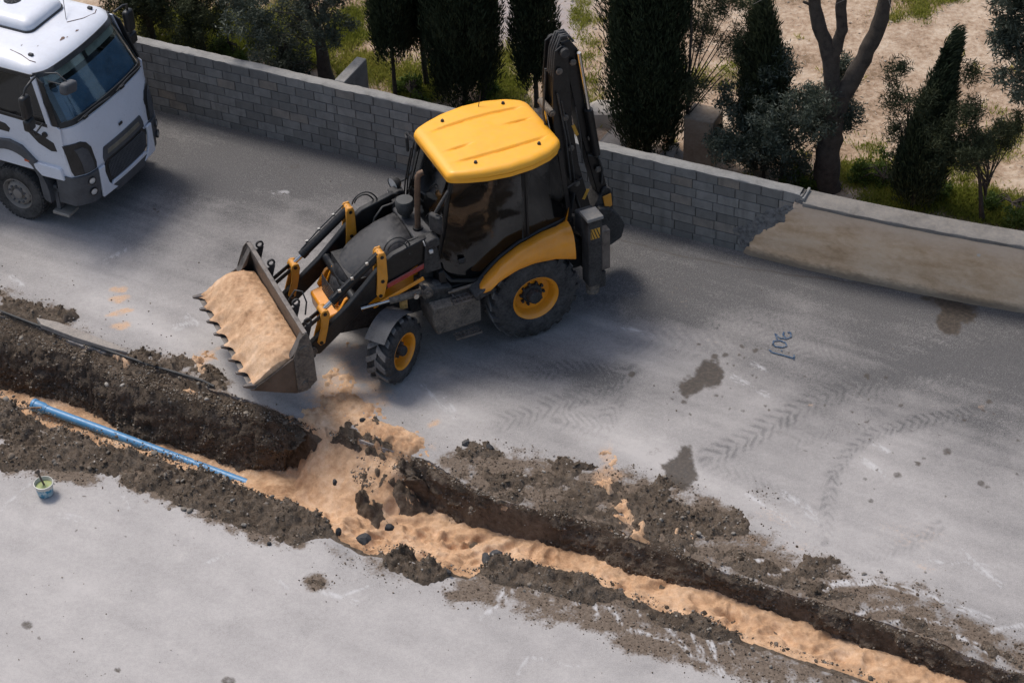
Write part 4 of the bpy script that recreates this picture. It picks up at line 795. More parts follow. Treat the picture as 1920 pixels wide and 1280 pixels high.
# ---- cab
FLZ = 1.15
CP = {'A': ((1.36, .60, 1.45), (1.03, .58, 2.88)), 'B': ((.04, .80, 1.35), (-.02, .74, 2.9)), 'C': ((-.74, .70, 1.55), (-.62, .62, 2.88))}
m = MB()
for sgn in (1, -1):
    for k, (a, b__) in CP.items(): m.bar((a[0], a[1] * sgn, a[2]), (b__[0], b__[1] * sgn, b__[2]), .05, .065, (1, 0, 0))
    top_ = [(1.03, .58 * sgn, 2.88), (.5, .70 * sgn, 2.9), (-.02, .74 * sgn, 2.9), (-.62, .62 * sgn, 2.88)]; m.tube(top_, .035, 6)
    m.tube([(1.36, .60 * sgn, 1.47), (1.2, .72 * sgn, 1.25), (.75, .80 * sgn, 1.15), (.55, .81 * sgn, 1.32), (.04, .82 * sgn, 1.62), (-.45, .78 * sgn, 1.70), (-.74, .70 * sgn, 1.68)], .032, 6)
m.tube([(1.03, -.58, 2.88), (1.07, 0, 2.9), (1.03, .58, 2.88)], .035, 6); m.tube([(-.62, -.62, 2.88), (-.66, 0, 2.9), (-.62, .62, 2.88)], .035, 6); m.tube([(1.36, -.6, 1.5), (1.4, 0, 1.5), (1.36, .6, 1.5)], .03, 6)
m.tube([(-.74, -.7, 1.68), (-.78, 0, 1.62), (-.74, .7, 1.68)], .03, 6)
P_(m, 'cab_frame', M_BLK, smooth=50)
m = MB(); m.b2((-.74, -.62, 1.0), (1.36, .62, FLZ)); m.prism([(.62, 1.0), (1.38, 1.0), (1.38, 1.46), (1.30, 1.47), (1.24, 1.15), (.62, 1.12)], .56, .74); m.prism([(.62, 1.0), (1.38, 1.0), (1.38, 1.46), (1.30, 1.47), (1.24, 1.15), (.62, 1.12)], -.74, -.56); m.b2((-.80, -.68, 1.0), (-.72, .68, 1.66)); m.b2((1.30, -.56, 1.0), (1.40, .56, 1.5))
P_(m, 'cab_body', M_BLK, bevel=.012)
def pane(name, quad, parent=None, mat=M_GLASS, th=.008, n=6, bulge=.0, dirv=(0, 1, 0)):
    a, b__, c, d = [Vector(q) for q in quad]; dv = Vector(dirv); f_, k_ = [], []
    for i in range(n):
        p = i / (n - 1); r1, r2 = [], []
        for j in range(n):
            q = j / (n - 1); x = (a * (1 - q) + b__ * q) * (1 - p) + (d * (1 - q) + c * q) * p + dv * bulge * (1 - (2 * p - 1) ** 2) * 1.; r1.append(x); r2.append(x - dv * th)
        f_.append(r1); k_.append(r2)
    mm = MB(); mm.shell(f_, k_); return P_(mm, name, mat, parent, 60)
for sgn in (1, -1):
    lb = 'door' if sgn > 0 else 'door'
    D_ = MB(); pts = [(1.33, .605), (1.04, .585)]
    dr = [(1.345, .612 * sgn, 1.50), (1.045, .592 * sgn, 2.86), (.50, .705 * sgn, 2.88), (.03, .75 * sgn, 2.88), (.075, .808 * sgn, 1.62), (.55, .815 * sgn, 1.30), (.80, .80 * sgn, 1.16), (1.18, .725 * sgn, 1.25), (1.345, .612 * sgn, 1.50)]
    D_.tube(dr, .017, 6, False); door = P_(D_, 'door', M_BLK, smooth=60)
    f_, k_ = [], []
    lowz = lambda x: float(np.interp(x, [.06, .5, .8, 1.15, 1.34], [1.62, 1.33, 1.18, 1.26, 1.5])); front = lambda t: 1.34 - .30 * t
    for q in np.linspace(0, 1, 12):
        r1, r2 = [], []
        for p in np.linspace(0, 1, 10):
            x = (front(p) * q + .055 * (1 - q) - .03 * p * (1 - q)); z0 = lowz(min(x, 1.34)); z = z0 + (2.87 - z0) * p
            y = np.interp(x, [.0, .5, 1.0, 1.34], [.81, .80, .73, .61]) * (1 - p) + np.interp(x, [0, .5, 1.04, 1.3], [.75, .705, .59, .58]) * p + .02 * math.sin(p * 3.14)
            r1.append((x, sgn * y, z)); r2.append((x, sgn * (y - .008), z))
        f_.append(r1); k_.append(r2)
    g = MB(); g.shell(f_, k_); P_(g, 'door_glass', M_GLASS, door, 60)
    h = MB(); h.box((1.02, sgn * .755, 1.56), (.10, .03, .085)); h.box((1.02, sgn * .775, 1.555), (.05, .02, .03)); P_(h, 'door_handle', M_BLK2, door, bevel=.008)
    pane('rear_side_glass', [(.0, .81 * sgn, 1.67), (-.03, .75 * sgn, 2.87), (-.60, .63 * sgn, 2.86), (-.72, .71 * sgn, 1.74)], bulge=.02, dirv=(0, sgn, 0))
    h = MB(); h.bar((.0, .83 * sgn, 1.72), (-.02, .765 * sgn, 2.93), .02, .03, (1, 0, 0)); h.cyl((-.02, .77 * sgn, 2.9), (-.02, .77 * sgn, 2.97), .015, 8); P_(h, 'grab_rail', M_BLK)
pane('windscreen', [(1.395, -.58, 1.52), (1.06, -.56, 2.87), (1.06, .56, 2.87), (1.395, .58, 1.52)], bulge=.05, dirv=(1, 0, 0))
pane('rear_window', [(-.77, -.66, 1.7), (-.65, -.6, 2.86), (-.65, .6, 2.86), (-.77, .66, 1.7)], bulge=.03, dirv=(-1, 0, 0))
# inside
m = MB(); m.b2((-.05, -.27, 1.42), (.45, .27, 1.56)); m.prism([(-.05, 1.5), (.08, 1.5), (-.02, 2.15), (-.13, 2.15)], -.25, .25); m.b2((.0, -.2, 1.15), (.35, .2, 1.42)); P_(m, 'seat', worn('seat_fabric', (.028, .024, .022), .9, dust=.4, dustcol=(.15, .10, .07)), bevel=.03)
m = MB(); m.bar((1.12, 0, 1.15), (.9, 0, 1.78), .09, .12, (1, 0, 0)); m.lathe([(.175, -.012), (.19, 0), (.175, .012), (.16, 0), (.175, -.012)], (.88, 0, 1.82), (-.45, 0, .9), 24); m.b2((.3, -.55, 1.15), (.9, -.4, 1.6)); P_(m, 'steering_console', M_BLK)
# roof shell
def roof_half(x):   # half width along the roof
    return float(np.interp(x, [-.68, -.65, -.56, -.40, -.1, .25, .6, .85, 1.0, 1.09, 1.12], [.50, .60, .69, .79, .875, .895, .845, .765, .70, .645, .59]))
xs = np.concatenate([[-.68, -.66, -.63], np.linspace(-.58, 1.02, 40), [1.07, 1.10, 1.12]]); rows, under = [], []
ycoords = np.concatenate([[-1, -.985, -.955, -.90], np.linspace(-.84, .84, 91), [.90, .955, .985, 1]])
for x in xs:
    hw = roof_half(x); e = min(1, (x + .68) / .10) * min(1, (1.12 - x) / .09); e = max(0, e) ** .42; r1 = []
    for a in ycoords:
        y = a * hw; ea = min(1, (1 - abs(a)) / .075); ea = max(0, ea) ** .42; z = 2.925 + .10 * min(ea, 1) * (.30 + .70 * e) * (1 - .12 * a * a) + .045 * math.cos((x - .2) * 1.3) - .01
        # pressed ribs
        yr = .47 * (1 - .16 * ((x - .2) / 1.) ** 2)
        for c_, w_, h_, xa, xb in ((yr, .042, -.034, -.58, .98), (-yr, .042, -.034, -.58, .98), (.12, .032, -.032, .45, 1.02), (-.10, .032, -.032, -.58, .02)):
            t_ = max(0, 1 - ((y - c_) / w_) ** 2); z += h_ * t_ * t_ * float(ss(xa, xa + .22, x) * ss(xb, xb - .3, x))
        r1.append((x, y, z))
    rows.append(r1); under.append([(q[0] * .985, q[1] * .97, min(q[2] - .03, 2.88)) for q in r1])
m = MB(); m.shell(rows, under); roof = P_(m, 'roof', M_YROOF, smooth=50)
# yellow skirt under the roof edge
rim_ = [(x, roof_half(x)) for x in xs]; loop = [(x, y) for x, y in rim_] + [(x, -y) for x, y in reversed(rim_)]
m = MB(); m.rings([[(x * 1.0, y, 2.935) for x, y in loop], [(x * .99, y * .985, 2.865) for x, y in loop]], False); P_(m, 'roof_skirt', M_YROOF, roof, smooth=50)
m = MB(); m.rings([[(x * .988, y * .98, 2.868) for x, y in loop], [(x * .975, y * .965, 2.84) for x, y in loop]], True); P_(m, 'roof_gasket', M_BLK, roof, smooth=50)
for (x, y) in ((.66, .585), (-.33, .57), (.66, -.60), (-.31, -.62)):
    m = MB(); m.lathe([(.001, .065), (.018, .06), (.026, .04), (.028, .02), (.042, .016), (.042, 0)], (x, y, 3.02), (0, 0, 1), 14); P_(m, 'roof_bolt', M_BLK2, roof)
m = MB(); m.tube([(.05, -.70, 3.03), (-.03, -.76, 3.28)], [.007, .004], 5); m.cyl((.05, -.70, 3.02), (.05, -.70, 3.05), .018, 8); P_(m, 'antenna', M_BLK, roof)
# mirrors and work lamps, wiper
for pts, c, d in (([(1.06, -.60, 2.5), (1.25, -.7, 2.16), (1.36, -.74, 2.11)], (1.40, -.76, 2.10), None),):
    m = MB(); m.tube(pts, .013, 6); P_(m, 'lamp_arm', M_BLK, smooth=60)
    m = MB(); m.lathe([(.001, -.08), (.06, -.07), (.105, -.02), (.12, .035), (.112, .05)], c, (.9, .25, -.1), 20); l_ = P_(m, 'work_lamp', M_BLK2, smooth=50)
    m = MB(); m.lathe([(.001, .04), (.108, .04)], c, (.9, .25, -.1), 20); P_(m, 'lens', M_LAMP, l_)
m = MB(); m.tube([(1.10, .60, 2.72), (1.28, .66, 2.55), (1.34, .66, 2.46)], .025, 8); P_(m, 'mirror_arm', M_BLK2, smooth=60)
m = MB(); m.box((1.34, .65, 2.27), (.09, .22, .30), Matrix.Rotation(R(22), 3, 'Z')); mi = P_(m, 'mirror', M_BLK2, bevel=.03, seg=3)
m = MB(); m.box((1.295, .632, 2.275), (.006, .17, .24), Matrix.Rotation(R(22), 3, 'Z')); P_(m, 'mirror_glass', M_CHROME, mi)
m = MB(); m.tube([(1.08, -.62, 2.82), (1.16, -.78, 2.90), (1.15, -.80, 2.86)], .016, 6); P_(m, 'mirror_arm', M_BLK2, smooth=60)
m = MB(); m.box((1.15, -.80, 2.72), (.05, .15, .26), Matrix.Rotation(R(-20), 3, 'Z')); P_(m, 'mirror', M_BLK2, bevel=.02)
for c in ((1.46, .66, 2.0), (1.46, -.66, 2.0)):
    m = MB(); m.prism([(c[0] - .13, c[2] - .06), (c[0] + .06, c[2] - .10), (c[0] + .08, c[2] + .05), (c[0] - .05, c[2] + .09), (c[0] - .13, c[2] + .06)], c[1] - .085, c[1] + .085); hl = P_(m, 'headlamp', M_BLK2, bevel=.02)
    m = MB(); m.lathe([(.001, .012), (.045, .01), (.055, 0)], (c[0] + .085, c[1], c[2] - .005), (.97, 0, -.15), 16); P_(m, 'lens', M_LAMP, hl)
    m = MB(); m.box((c[0] + .02, c[1] + .09 * (1 if c[1] > 0 else -1), c[2] - .11), (.06, .05, .06)); P_(m, 'indicator', M_LAMP, hl, bevel=.012)
m = MB(); m.tube([(1.42, .1, 1.55), (1.30, .16, 2.05), (1.26, .30, 2.25)], .009, 5); P_(m, 'wiper', M_BLK)
m = MB()
for y, x in ((-.58, 1.12), (-.45, 1.22)): m.tube([(x, y, 2.85), (x + .12, y - .03, 2.3), (x + .2, y - .03, 1.7)], .012, 5)
P_(m, 'screen_bar', M_BLK)

# ---- rear fenders: broad yellow sheet curving from the cab side out over the tyre
for sgn in (1, -1):
    U = [(.80, .80, 1.14), (.62, .805, 1.31), (.45, .81, 1.45), (.16, .82, 1.61), (-.19, .80, 1.69), (-.5, .76, 1.71), (-.66, .72, 1.72)]
    L_ = [(.90, 1.06, 1.12), (.74, 1.12, 1.19), (.60, 1.13, 1.31), (.32, 1.14, 1.425), (.06, 1.14, 1.455), (-.28, 1.14, 1.42), (-.62, 1.12, 1.29)]
    cu = lambda A, t: tuple(np.interp(t * (len(A) - 1), range(len(A)), [a[i] for a in A]) for i in range(3))
    f_, k_ = [], []
    for t in np.linspace(0, 1, 26):
        a, b__ = cu(U, t), cu(L_, t); r1, r2 = [], []
        for q in np.linspace(0, 1, 12):
            z = a[2] + (b__[2] - a[2]) * (.25 * q + .75 * q ** 4) + .06 * math.sin(q * 3.1416) * (1 if t < .9 else .7); y = a[1] + (b__[1] - a[1]) * (1 - (1 - q) ** 1.35); x = a[0] + (b__[0] - a[0]) * q
            r1.append((x, sgn * y, z)); r2.append((x, sgn * (y - .012), z - .02))
        f_.append(r1); k_.append(r2)
    m = MB(); m.shell(f_, k_); m.add([(-.66, sgn * .74, 1.66), (-.72, sgn * .70, 1.92), (-.60, sgn * .78, 1.70), (-.64, sgn * .72, 1.66)], [(0, 1, 2), (1, 3, 2)]); P_(m, 'fender', M_YEL, smooth=60)
    m = MB(); m.tube([(p[0], sgn * (p[1] - .005), p[2] + .03) for p in U], .026, 6); P_(m, 'fender_seal', M_BLK, smooth=60)
    m = MB(); m.prism([(.62, 1.12), (.95, 1.02), (.98, 1.12), (.90, 1.17), (.72, 1.24)], sgn * .82, sgn * 1.08); P_(m, 'fender_flap', M_BLK2, bevel=.02)

# ---- side boxes, steps
for sgn in (1, -1):
    m = MB(); m.prism([(.86, .58), (1.56, .56), (1.62, .78), (1.60, 1.06), (.86, 1.02)], sgn * .50, sgn * 1.0); tk = P_(m, 'tank' if sgn < 0 else 'tool_box', M_MUD, bevel=.03, seg=3)
    m = MB(); m.prism([(1.18, 1.0), (1.68, 1.03), (1.66, 1.32), (1.22, 1.22)], sgn * .42, sgn * .82); P_(m, 'battery_cover', M_BLK2, bevel=.03, seg=3)
    m = MB(); m.lathe([(.075, 0), (.075, .03), (.06, .045), (.001, .05)], (1.42, sgn * .70, 1.245), (0, 0, 1), 16); P_(m, 'filler_cap', M_BLK2)
    for (x0, x1, z, y0, y1) in ((.92, 1.32, .50, 1.0, 1.14), (.88, 1.28, 1.06, .88, 1.04)):
        m = MB()
        for k in range(3): m.bar((x0, sgn * (y0 + (y1 - y0) * k / 2), z), (x1, sgn * (y0 + (y1 - y0) * k / 2), z), .012, .03)
        for k in range(7): x = x0 + (x1 - x0) * k / 6; m.bar((x, sgn * y0, z), (x, sgn * y1, z), .012, .024)
        m.bar((x0 + .05, sgn * (y0 - .06), z + .02), (x0 + .05, sgn * y0, z), .02, .03); m.bar((x1 - .05, sgn * (y0 - .06), z + .02), (x1 - .05, sgn * y0, z), .02, .03)
        P_(m, 'step', M_STEEL)
    m = MB(); m.box((1.08, sgn * .82, 1.13), (.42, .05, .03)); P_(m, 'step_plank', worn('scuffed_wood', (.12, .075, .045), .8, dust=.5) if sgn > 0 else bpy.data.materials['scuffed_wood'], bevel=.006)

# ---- loader arms and linkage
for sgn in (1, -1):
    y0, y1 = (.56, .66) if sgn > 0 else (-.66, -.56)
    m = MB(); m.prism([(1.36, 2.04), (1.52, 2.07), (2.02, 1.94), (2.22, 1.80), (2.42, 1.60), (2.75, 1.29), (3.34, .84), (3.44, .74), (3.38, .62), (3.24, .60), (2.70, 1.02), (2.42, 1.24), (2.10, 1.42), (1.60, 1.68), (1.36, 1.82)], y0, y1)
    arm = P_(m, 'lift_arm', M_BLK, bevel=.014)
    ym = (y0 + y1) / 2
    for c in ((1.44, 1.94, .075), (2.23, 1.58, .05), (3.36, .70, .07)): m = MB(); m.cyl((c[0], y0 - .035, c[1]), (c[0], y1 + .035, c[1]), c[2], 16); P_(m, 'pin', M_MUD, arm)
    # rear link pair and front link pair (yellow)
    rl = [(2.16, 2.07), (2.24, 2.07), (2.27, 2.02), (2.30, 1.62), (2.33, 1.36), (2.28, 1.28), (2.22, 1.30), (2.14, 1.60), (2.14, 2.0)]
    fl = [(3.07, 1.36), (3.14, 1.37), (3.19, 1.30), (3.20, 1.08), (3.28, .84), (3.24, .78), (3.17, .80), (3.10, 1.05), (3.05, 1.28)]
    for nm, pl, cs in (('rear_link', rl, ((2.205, 2.0), (2.225, 1.58), (2.275, 1.34))), ('front_link', fl, ((3.125, 1.31), (3.225, .83)))):
        for ya, yb in ((y1 + .012, y1 + .045), (y0 - .045, y0 - .012)):
            m = MB(); m.prism(pl, ya, yb); lk = P_(m, nm, M_YLINK, bevel=.008)
            for c in cs: m = MB(); m.cyl((c[0], ya - .012, c[1]), (c[0], yb + .012, c[1]), .028, 12); P_(m, 'pin', M_BLK, lk)
    m = MB(); m.cyl((2.205, ym - .10, 2.0), (2.205, ym + .10, 2.0), .062, 18); P_(m, 'link_boss', M_YLINK)
    m = MB(); m.cyl((3.125, ym - .09, 1.31), (3.125, ym + .09, 1.31), .055, 18); P_(m, 'link_boss', M_YLINK)
    # bucket cylinder along the top
    m = MB(); a, b__ = Vector((2.19, ym, 2.01)), Vector((3.11, ym, 1.33)); d = b__ - a
    m.cyl(a, a + d * .80, .062, 18); m.cyl(a + d * .78, a + d * .86, .070, 18); cy = P_(m, 'bucket_cylinder', M_BLK, smooth=50)
    m = MB(); m.cyl(a + d * .84, b__, .034, 14); P_(m, 'rod', M_CHROME, cy)
    m = MB(); m.tube([a + d * .05 + Vector((.02, .05 * sgn, .075)), a + d * .5 + Vector((.03, .05 * sgn, .07)), a + d * .83 + Vector((.02, .03 * sgn, .06))], .011, 6); P_(m, 'pipe', M_RUB, cy)
    m = MB()
    for q in (.22, .48, .70): m.box(a + d * q + Vector((.03, .05 * sgn, .072)), (.04, .03, .035))
    P_(m, 'clamp', M_FIT, cy)
    # tipping rods to the bucket
    for dy in (-.055, .055):
        m = MB(); m.bar((3.13, ym + dy, 1.30), (3.56, ym + dy, 1.04), .022, .06); P_(m, 'tipping_link', M_BLK, bevel=.006)
    # lift cylinder under the arm
    m = MB(); a, b__ = Vector((1.62, sgn * .74, 1.20)), Vector((2.58, sgn * .68, 1.20)); m.tube([a, (1.7, sgn * .74, 1.22), (2.16, sgn * .72, 1.22)], .055, 14); m.cyl((1.60, sgn * .68, 1.22), (1.60, sgn * .82, 1.22), .09, 18); m.cyl((1.60, sgn * .81, 1.22), (1.60, sgn * .85, 1.22), .045, 12); cy = P_(m, 'lift_cylinder', M_MUD, smooth=50)
    m = MB(); m.cyl((2.14, sgn * .72, 1.22), b__, .03, 12); P_(m, 'rod', M_CHROME, cy)
    m = MB(); m.cyl((1.78, sgn * .80, 1.235), (1.78, sgn * .835, 1.235), .04, 16); P_(m, 'grease_cap', M_FIT, cy)
    # fender-like arm tower
    m = MB(); m.prism([(1.30, 1.1), (1.62, 1.1), (1.56, 2.0), (1.36, 2.02)], sgn * .46, sgn * .54); m.prism([(1.32, 1.5), (1.60, 1.5), (1.54, 2.0), (1.38, 2.02)], sgn * .685, sgn * .715); P_(m, 'arm_tower', M_BLK2, bevel=.01)
    # hydraulic hoses
    for k, (rx_, rz_) in enumerate(((.21, .24), (.16, .18))):
        m = MB(); m.tube([(1.93 + rx_ * math.cos(t), ym + .03 * sgn * (k + .3) + .02 * math.sin(2 * t), 1.96 + rz_ * math.sin(t) + .06 * math.cos(t)) for t in np.linspace(.15, 3.3, 20)], .0125, 7); P_(m, 'hose', M_RUB, smooth=60)
    m = MB(); m.cyl((1.74, ym + .0, 1.86), (1.60, ym, 1.94), .018, 8); m.box((1.78, ym, 1.85), (.07, .05, .04)); P_(m, 'hose_fitting', M_FIT)
    for k in range(4):
        m = MB(); y = sgn * (.47 + .022 * k); m.tube([(1.95 - .03 * k, y, 1.55), (1.86 - .02 * k, y, 1.82), (1.72, y, 1.97 - .02 * k), (1.55, y, 1.98 - .02 * k), (1.42, y, 1.90)], .014, 6); P_(m, 'hose', M_RUB, smooth=60)
m = MB(); m.cyl((2.62, -.56, 1.30), (2.62, .56, 1.30), .075, 18); P_(m, 'cross_tube', M_BLK)
m = MB(); m.bar((2.16, .685, 1.46), (1.56, .685, 1.63), .03, .075); P_(m, 'safety_strut', M_RED, bevel=.01)
m = MB(); m.bar((2.40, .70, 1.18), (1.6, .70, 1.42), .03, .06); P_(m, 'side_rail', M_YEL, bevel=.01)
m = MB(); m.b2((1.88, .70, .98), (2.0, .705, 1.16)); P_(m, 'data_plate', worn('yellow_plate', (.5, .26, .03), .5, dust=.6, var=.4, scale=20))

# ---- front bucket
def arcp(pts, n=5): return pts
BK = [(4.40, .76), (3.98, .565), (3.80, .50), (3.68, .50), (3.585, .56), (3.545, .68), (3.55, .95), (3.575, 1.25), (3.60, 1.47)]
IN = [(4.40, .785), (3.98, .595), (3.80, .53), (3.69, .53), (3.61, .585), (3.575, .69), (3.58, .95), (3.603, 1.25), (3.622, 1.47)]
m = MB(); m.shell([[(x, y, z) for y in (-1.165, 1.165)] for x, z in BK], [[(x, y, z) for y in (-1.165, 1.165)] for x, z in IN]); bucket = P_(m, 'bucket', M_STEEL, smooth=35)
for sgn in (1, -1):
    m = MB(); m.prism([(4.42, .765), (4.40, .80), (3.80, 1.11), (3.66, 1.40), (3.60, 1.47), (3.565, 1.44), (3.535, .95), (3.53, .66), (3.60, .50), (3.72, .475), (3.82, .485), (4.0, .56)], sgn * 1.165, sgn * 1.195); P_(m, 'side_plate', M_BSTEEL, bucket, bevel=.006)
    m = MB(); m.prism([(3.80, 1.13), (3.68, 1.43), (3.60, 1.50), (3.55, 1.46), (3.51, 1.2), (3.50, .62), (3.66, .49), (3.80, .50)], sgn * 1.197, sgn * 1.215); P_(m, 'wear_plate', M_MUD, bucket, bevel=.008)
    m = MB(); m.cyl((3.64, sgn * 1.21, 1.22), (3.64, sgn * 1.235, 1.22), .07, 16); m.cyl((3.68, sgn * 1.21, .62), (3.68, sgn * 1.235, .62), .05, 16); P_(m, 'boss', M_MUD, bucket)
    m = MB(); m.prism([(3.60, 1.47), (3.78, 1.16), (3.84, 1.10), (3.70, 1.2)], sgn * 1.05, sgn * 1.165); P_(m, 'corner_gusset', M_STEEL, bucket)
m = MB(); m.bar((3.59, -1.19, 1.47), (3.59, 1.19, 1.47), .07, .045); P_(m, 'top_rail', M_STEEL, bucket, bevel=.008)
m = MB(); m.prism([(4.20, .66), (4.46, .775), (4.47, .795), (4.40, .80), (4.19, .695)], -1.19, 1.19); P_(m, 'cutting_edge', M_STEEL, bucket, bevel=.004)
for k in range(8):
    y = -1.13 + k * 2.26 / 7; m = MB()
    m.rings([[(4.26, y - .05, .69), (4.26, y + .05, .69), (4.28, y + .05, .80), (4.28, y - .05, .80)], [(4.42, y - .045, .765), (4.42, y + .045, .765), (4.42, y + .04, .845), (4.42, y - .04, .845)], [(4.555, y - .02, .835), (4.555, y + .02, .835), (4.55, y + .02, .86), (4.55, y - .02, .86)]]); P_(m, 'tooth', M_STEEL, bucket, bevel=.005)
for y in (-1.02, -.52, -.12 + .0, .52, 1.0):
    if y == -.12: continue
    m = MB(); pl = [(3.50, 1.20), (3.44, 1.36), (3.39, 1.47)] ; m.lathe([(.062, -.012), (.062, .012), (.036, .012), (.036, -.012), (.062, -.012)], (3.475, y, 1.52), (0, 1, 0), 18); m.prism([(3.57, 1.44), (3.42, 1.47), (3.50, 1.20), (3.56, 1.1)], y - .012, y + .012); P_(m, 'hinge_eye', M_BLK2, bucket)
for sgn in (1, -1):
    for dy in (-.07, .07): m = MB(); m.prism([(3.57, .58), (3.33, .60), (3.30, .72), (3.38, .80), (3.46, 1.0), (3.57, 1.16)], sgn * .61 + dy - .012, sgn * .61 + dy + .012); P_(m, 'hinge_bracket', M_BLK2, bucket)
m = MB(); m.tube([(3.50, .18, 1.30), (3.38, .22, 1.50), (3.30, .30, 1.50), (3.28, .38, 1.36), (3.34, .45, 1.2)], .012, 6); P_(m, 'hose', M_RUB, smooth=60)

# ---- backhoe at the rear
m = MB()
m.b2((-1.12, -1.08, .58), (-1.0, 1.08, .86)); m.b2((-1.12, -1.08, 1.02), (-1.0, 1.08, 1.2)); 
for y in (-.5, .5, 0): m.b2((-1.115, y - .06, .6), (-1.0, y + .06, 1.2))
m.b2((-1.0, -.45, .62), (-.7, .45, 1.05)); P_(m, 'rear_frame', M_BLK2, bevel=.01)
M_HAZ = worn('hazard_yellow', (.55, .28, .01), .5, dust=.2)
for sgn in (1, -1):
    y = sgn * 1.05
    m = MB(); m.b2((-1.02, y - .12, .72), (-.80, y + .12, 1.92)); sb = P_(m, 'stabiliser', M_BLK2, bevel=.015)
    m = MB(); m.b2((-1.04, y - .135, 1.90), (-.78, y + .135, 1.955)); P_(m, 'cap', worn('grey_cap', (.16, .16, .16), .6, dust=.5) if sgn > 0 else bpy.data.materials['grey_cap'], sb, bevel=.01)
    m = MB(); m.b2((-.985, y - .09, .58), (-.835, y + .09, .76)); m.cyl((-.91, y, .60), (-.91, y, .54), .10, 16); P_(m, 'foot', M_MUD, sb, bevel=.01)
    m = MB(); yq = y + sgn * .1215; m.add([(-.985, yq, 1.58), (-.835, yq, 1.58), (-.835, yq, 1.76), (-.985, yq, 1.76)], [(0, 1, 2, 3)]); hz = P_(m, 'hazard_plate', M_HAZ, sb)
    for k in range(4):
        m = MB(); yq = y + sgn * .1240; x0 = -.985 + .045 * k - .01; m.add([(x0, yq, 1.585 + .0 * k), (x0 + .016, yq, 1.585), (min(x0 + .075, -.836), yq, 1.755), (min(x0 + .059, -.836), yq, 1.755)], [(0, 1, 2, 3)]); P_(m, 'stripe', M_BLK, hz)
    m = MB(); m.b2((-1.19, y - .10, .9), (-1.05, y + .04, 1.6)); P_(m, 'stabiliser_leg', M_STEEL, sb, bevel=.01)
    m = MB(); m.b2((-1.10, y - .28 * sgn - .12, 1.45), (-.82, y - .28 * sgn + .12, 1.80)); P_(m, 'lamp_box', M_BLK2, bevel=.02)
m = MB(); m.cyl((-1.22, 0, .62), (-1.22, 0, 1.25), .14, 18); m.b2((-1.36, -.2, .72), (-1.1, .2, 1.15)); P_(m, 'kingpost', M_BLK2, bevel=.015)
# boom: tall folded box section
bp = [(-1.36, 1.22), (-1.20, 1.12), (-1.04, 1.28), (-.86, 2.1), (-.74, 3.0), (-.74, 3.6), (-.80, 4.22), (-.90, 4.28), (-1.0, 4.22), (-1.02, 3.6), (-1.04, 3.0), (-1.14, 2.2)]
boom = None
for ya, yb in ((-.18, -.15), (.15, .18)):
    m = MB(); m.prism(bp, ya, yb)
    if boom is None: boom = P_(m, 'boom', M_BLK, bevel=.008)
    else: P_(m, 'boom_plate', M_BLK, boom, bevel=.008)
m = MB(); m.prism([(-1.16, 1.30), (-.93, 2.1), (-.82, 3.0), (-.82, 3.7), (-.97, 3.7), (-.99, 3.0), (-1.08, 2.2), (-1.3, 1.32)], -.145, .145); P_(m, 'boom_core', M_BLK, boom)
m = MB(); m.cyl((-.93, -.24, 4.18), (-.93, .24, 4.18), .07, 16); P_(m, 'pin', M_BLK2, boom); m = MB(); m.cyl((-1.22, -.24, 1.24), (-1.22, .24, 1.24), .08, 16); P_(m, 'pin', M_BLK2, boom)
dp = [(-.92, 4.30), (-1.06, 4.30), (-1.18, 4.12), (-1.28, 3.2), (-1.60, 1.72), (-1.64, 1.52), (-1.54, 1.46), (-1.46, 1.56), (-1.22, 2.6), (-1.08, 3.4), (-.96, 4.0)]
m = MB(); m.prism(dp, -.12, .12); dip = P_(m, 'dipper', M_BLK, bevel=.012)
m = MB(); a, b__ = Vector((-1.16, .18, 4.10)), Vector((-1.42, .18, 2.30)); d = b__ - a
m.cyl(a + d * .55, b__, .065, 16); cy = P_(m, 'dipper_cylinder', M_BLK, dip, smooth=50)
m = MB(); m.cyl(a, a + d * .56, .033, 14);  cy2 = P_(m, 'dipper_rod', M_CHROME, dip, smooth=50)
m = MB(); a, b__ = Vector((-.98, 0, 1.5)), Vector((-.70, 0, 3.2)); m.cyl(a, a + (b__ - a) * .6, .075, 16); bc = P_(m, 'boom_cylinder', M_BLK, boom, smooth=50)
m = MB(); m.cyl(a + (b__ - a) * .6, b__, .038, 12); P_(m, 'boom_rod', M_CHROME, boom)
m = MB(); m.cyl((-.72, -.19, 3.22), (-.72, .19, 3.22), .055, 14); m.cyl((-.72, .19, 3.22), (-.72, .22, 3.22), .035, 10); P_(m, 'pivot', M_MUD, boom)
for k in range(4):
    y = -.09 + .06 * k; m = MB(); m.tube([(-.80, y, 3.75), (-.84, y, 4.15), (-.93, y, 4.36 + .02 * (k % 2)), (-1.05, y, 4.36), (-1.12, y, 4.25)], .02, 7); P_(m, 'hose', M_RUB, boom, smooth=60)
m = MB(); m.tube([(-.66, .15, 1.7), (-.68, .17, 2.6), (-.62, .10, 3.2), (-.70, .05, 3.9)], .017, 6); P_(m, 'hose', M_RUB, boom, smooth=60)
m = MB(); m.tube([(-1.30, .15, 2.30), (-1.44, .2, 2.26), (-1.52, .18, 2.0), (-1.52, .14, 1.72)], .018, 6); P_(m, 'hose', M_RUB, dip, smooth=60)
for sgn in (1,):
    m = MB(); m.bar((-1.05, .183, 2.92), (-1.12, .183, 2.72), .004, .05, (1, 0, 0)); P_(m, 'boom_mark', M_HAZ, boom); m = MB(); m.bar((-1.28, .183, 1.72), (-1.20, .183, 1.56), .004, .05, (1, 0, 0)); P_(m, 'boom_mark', M_HAZ, boom)
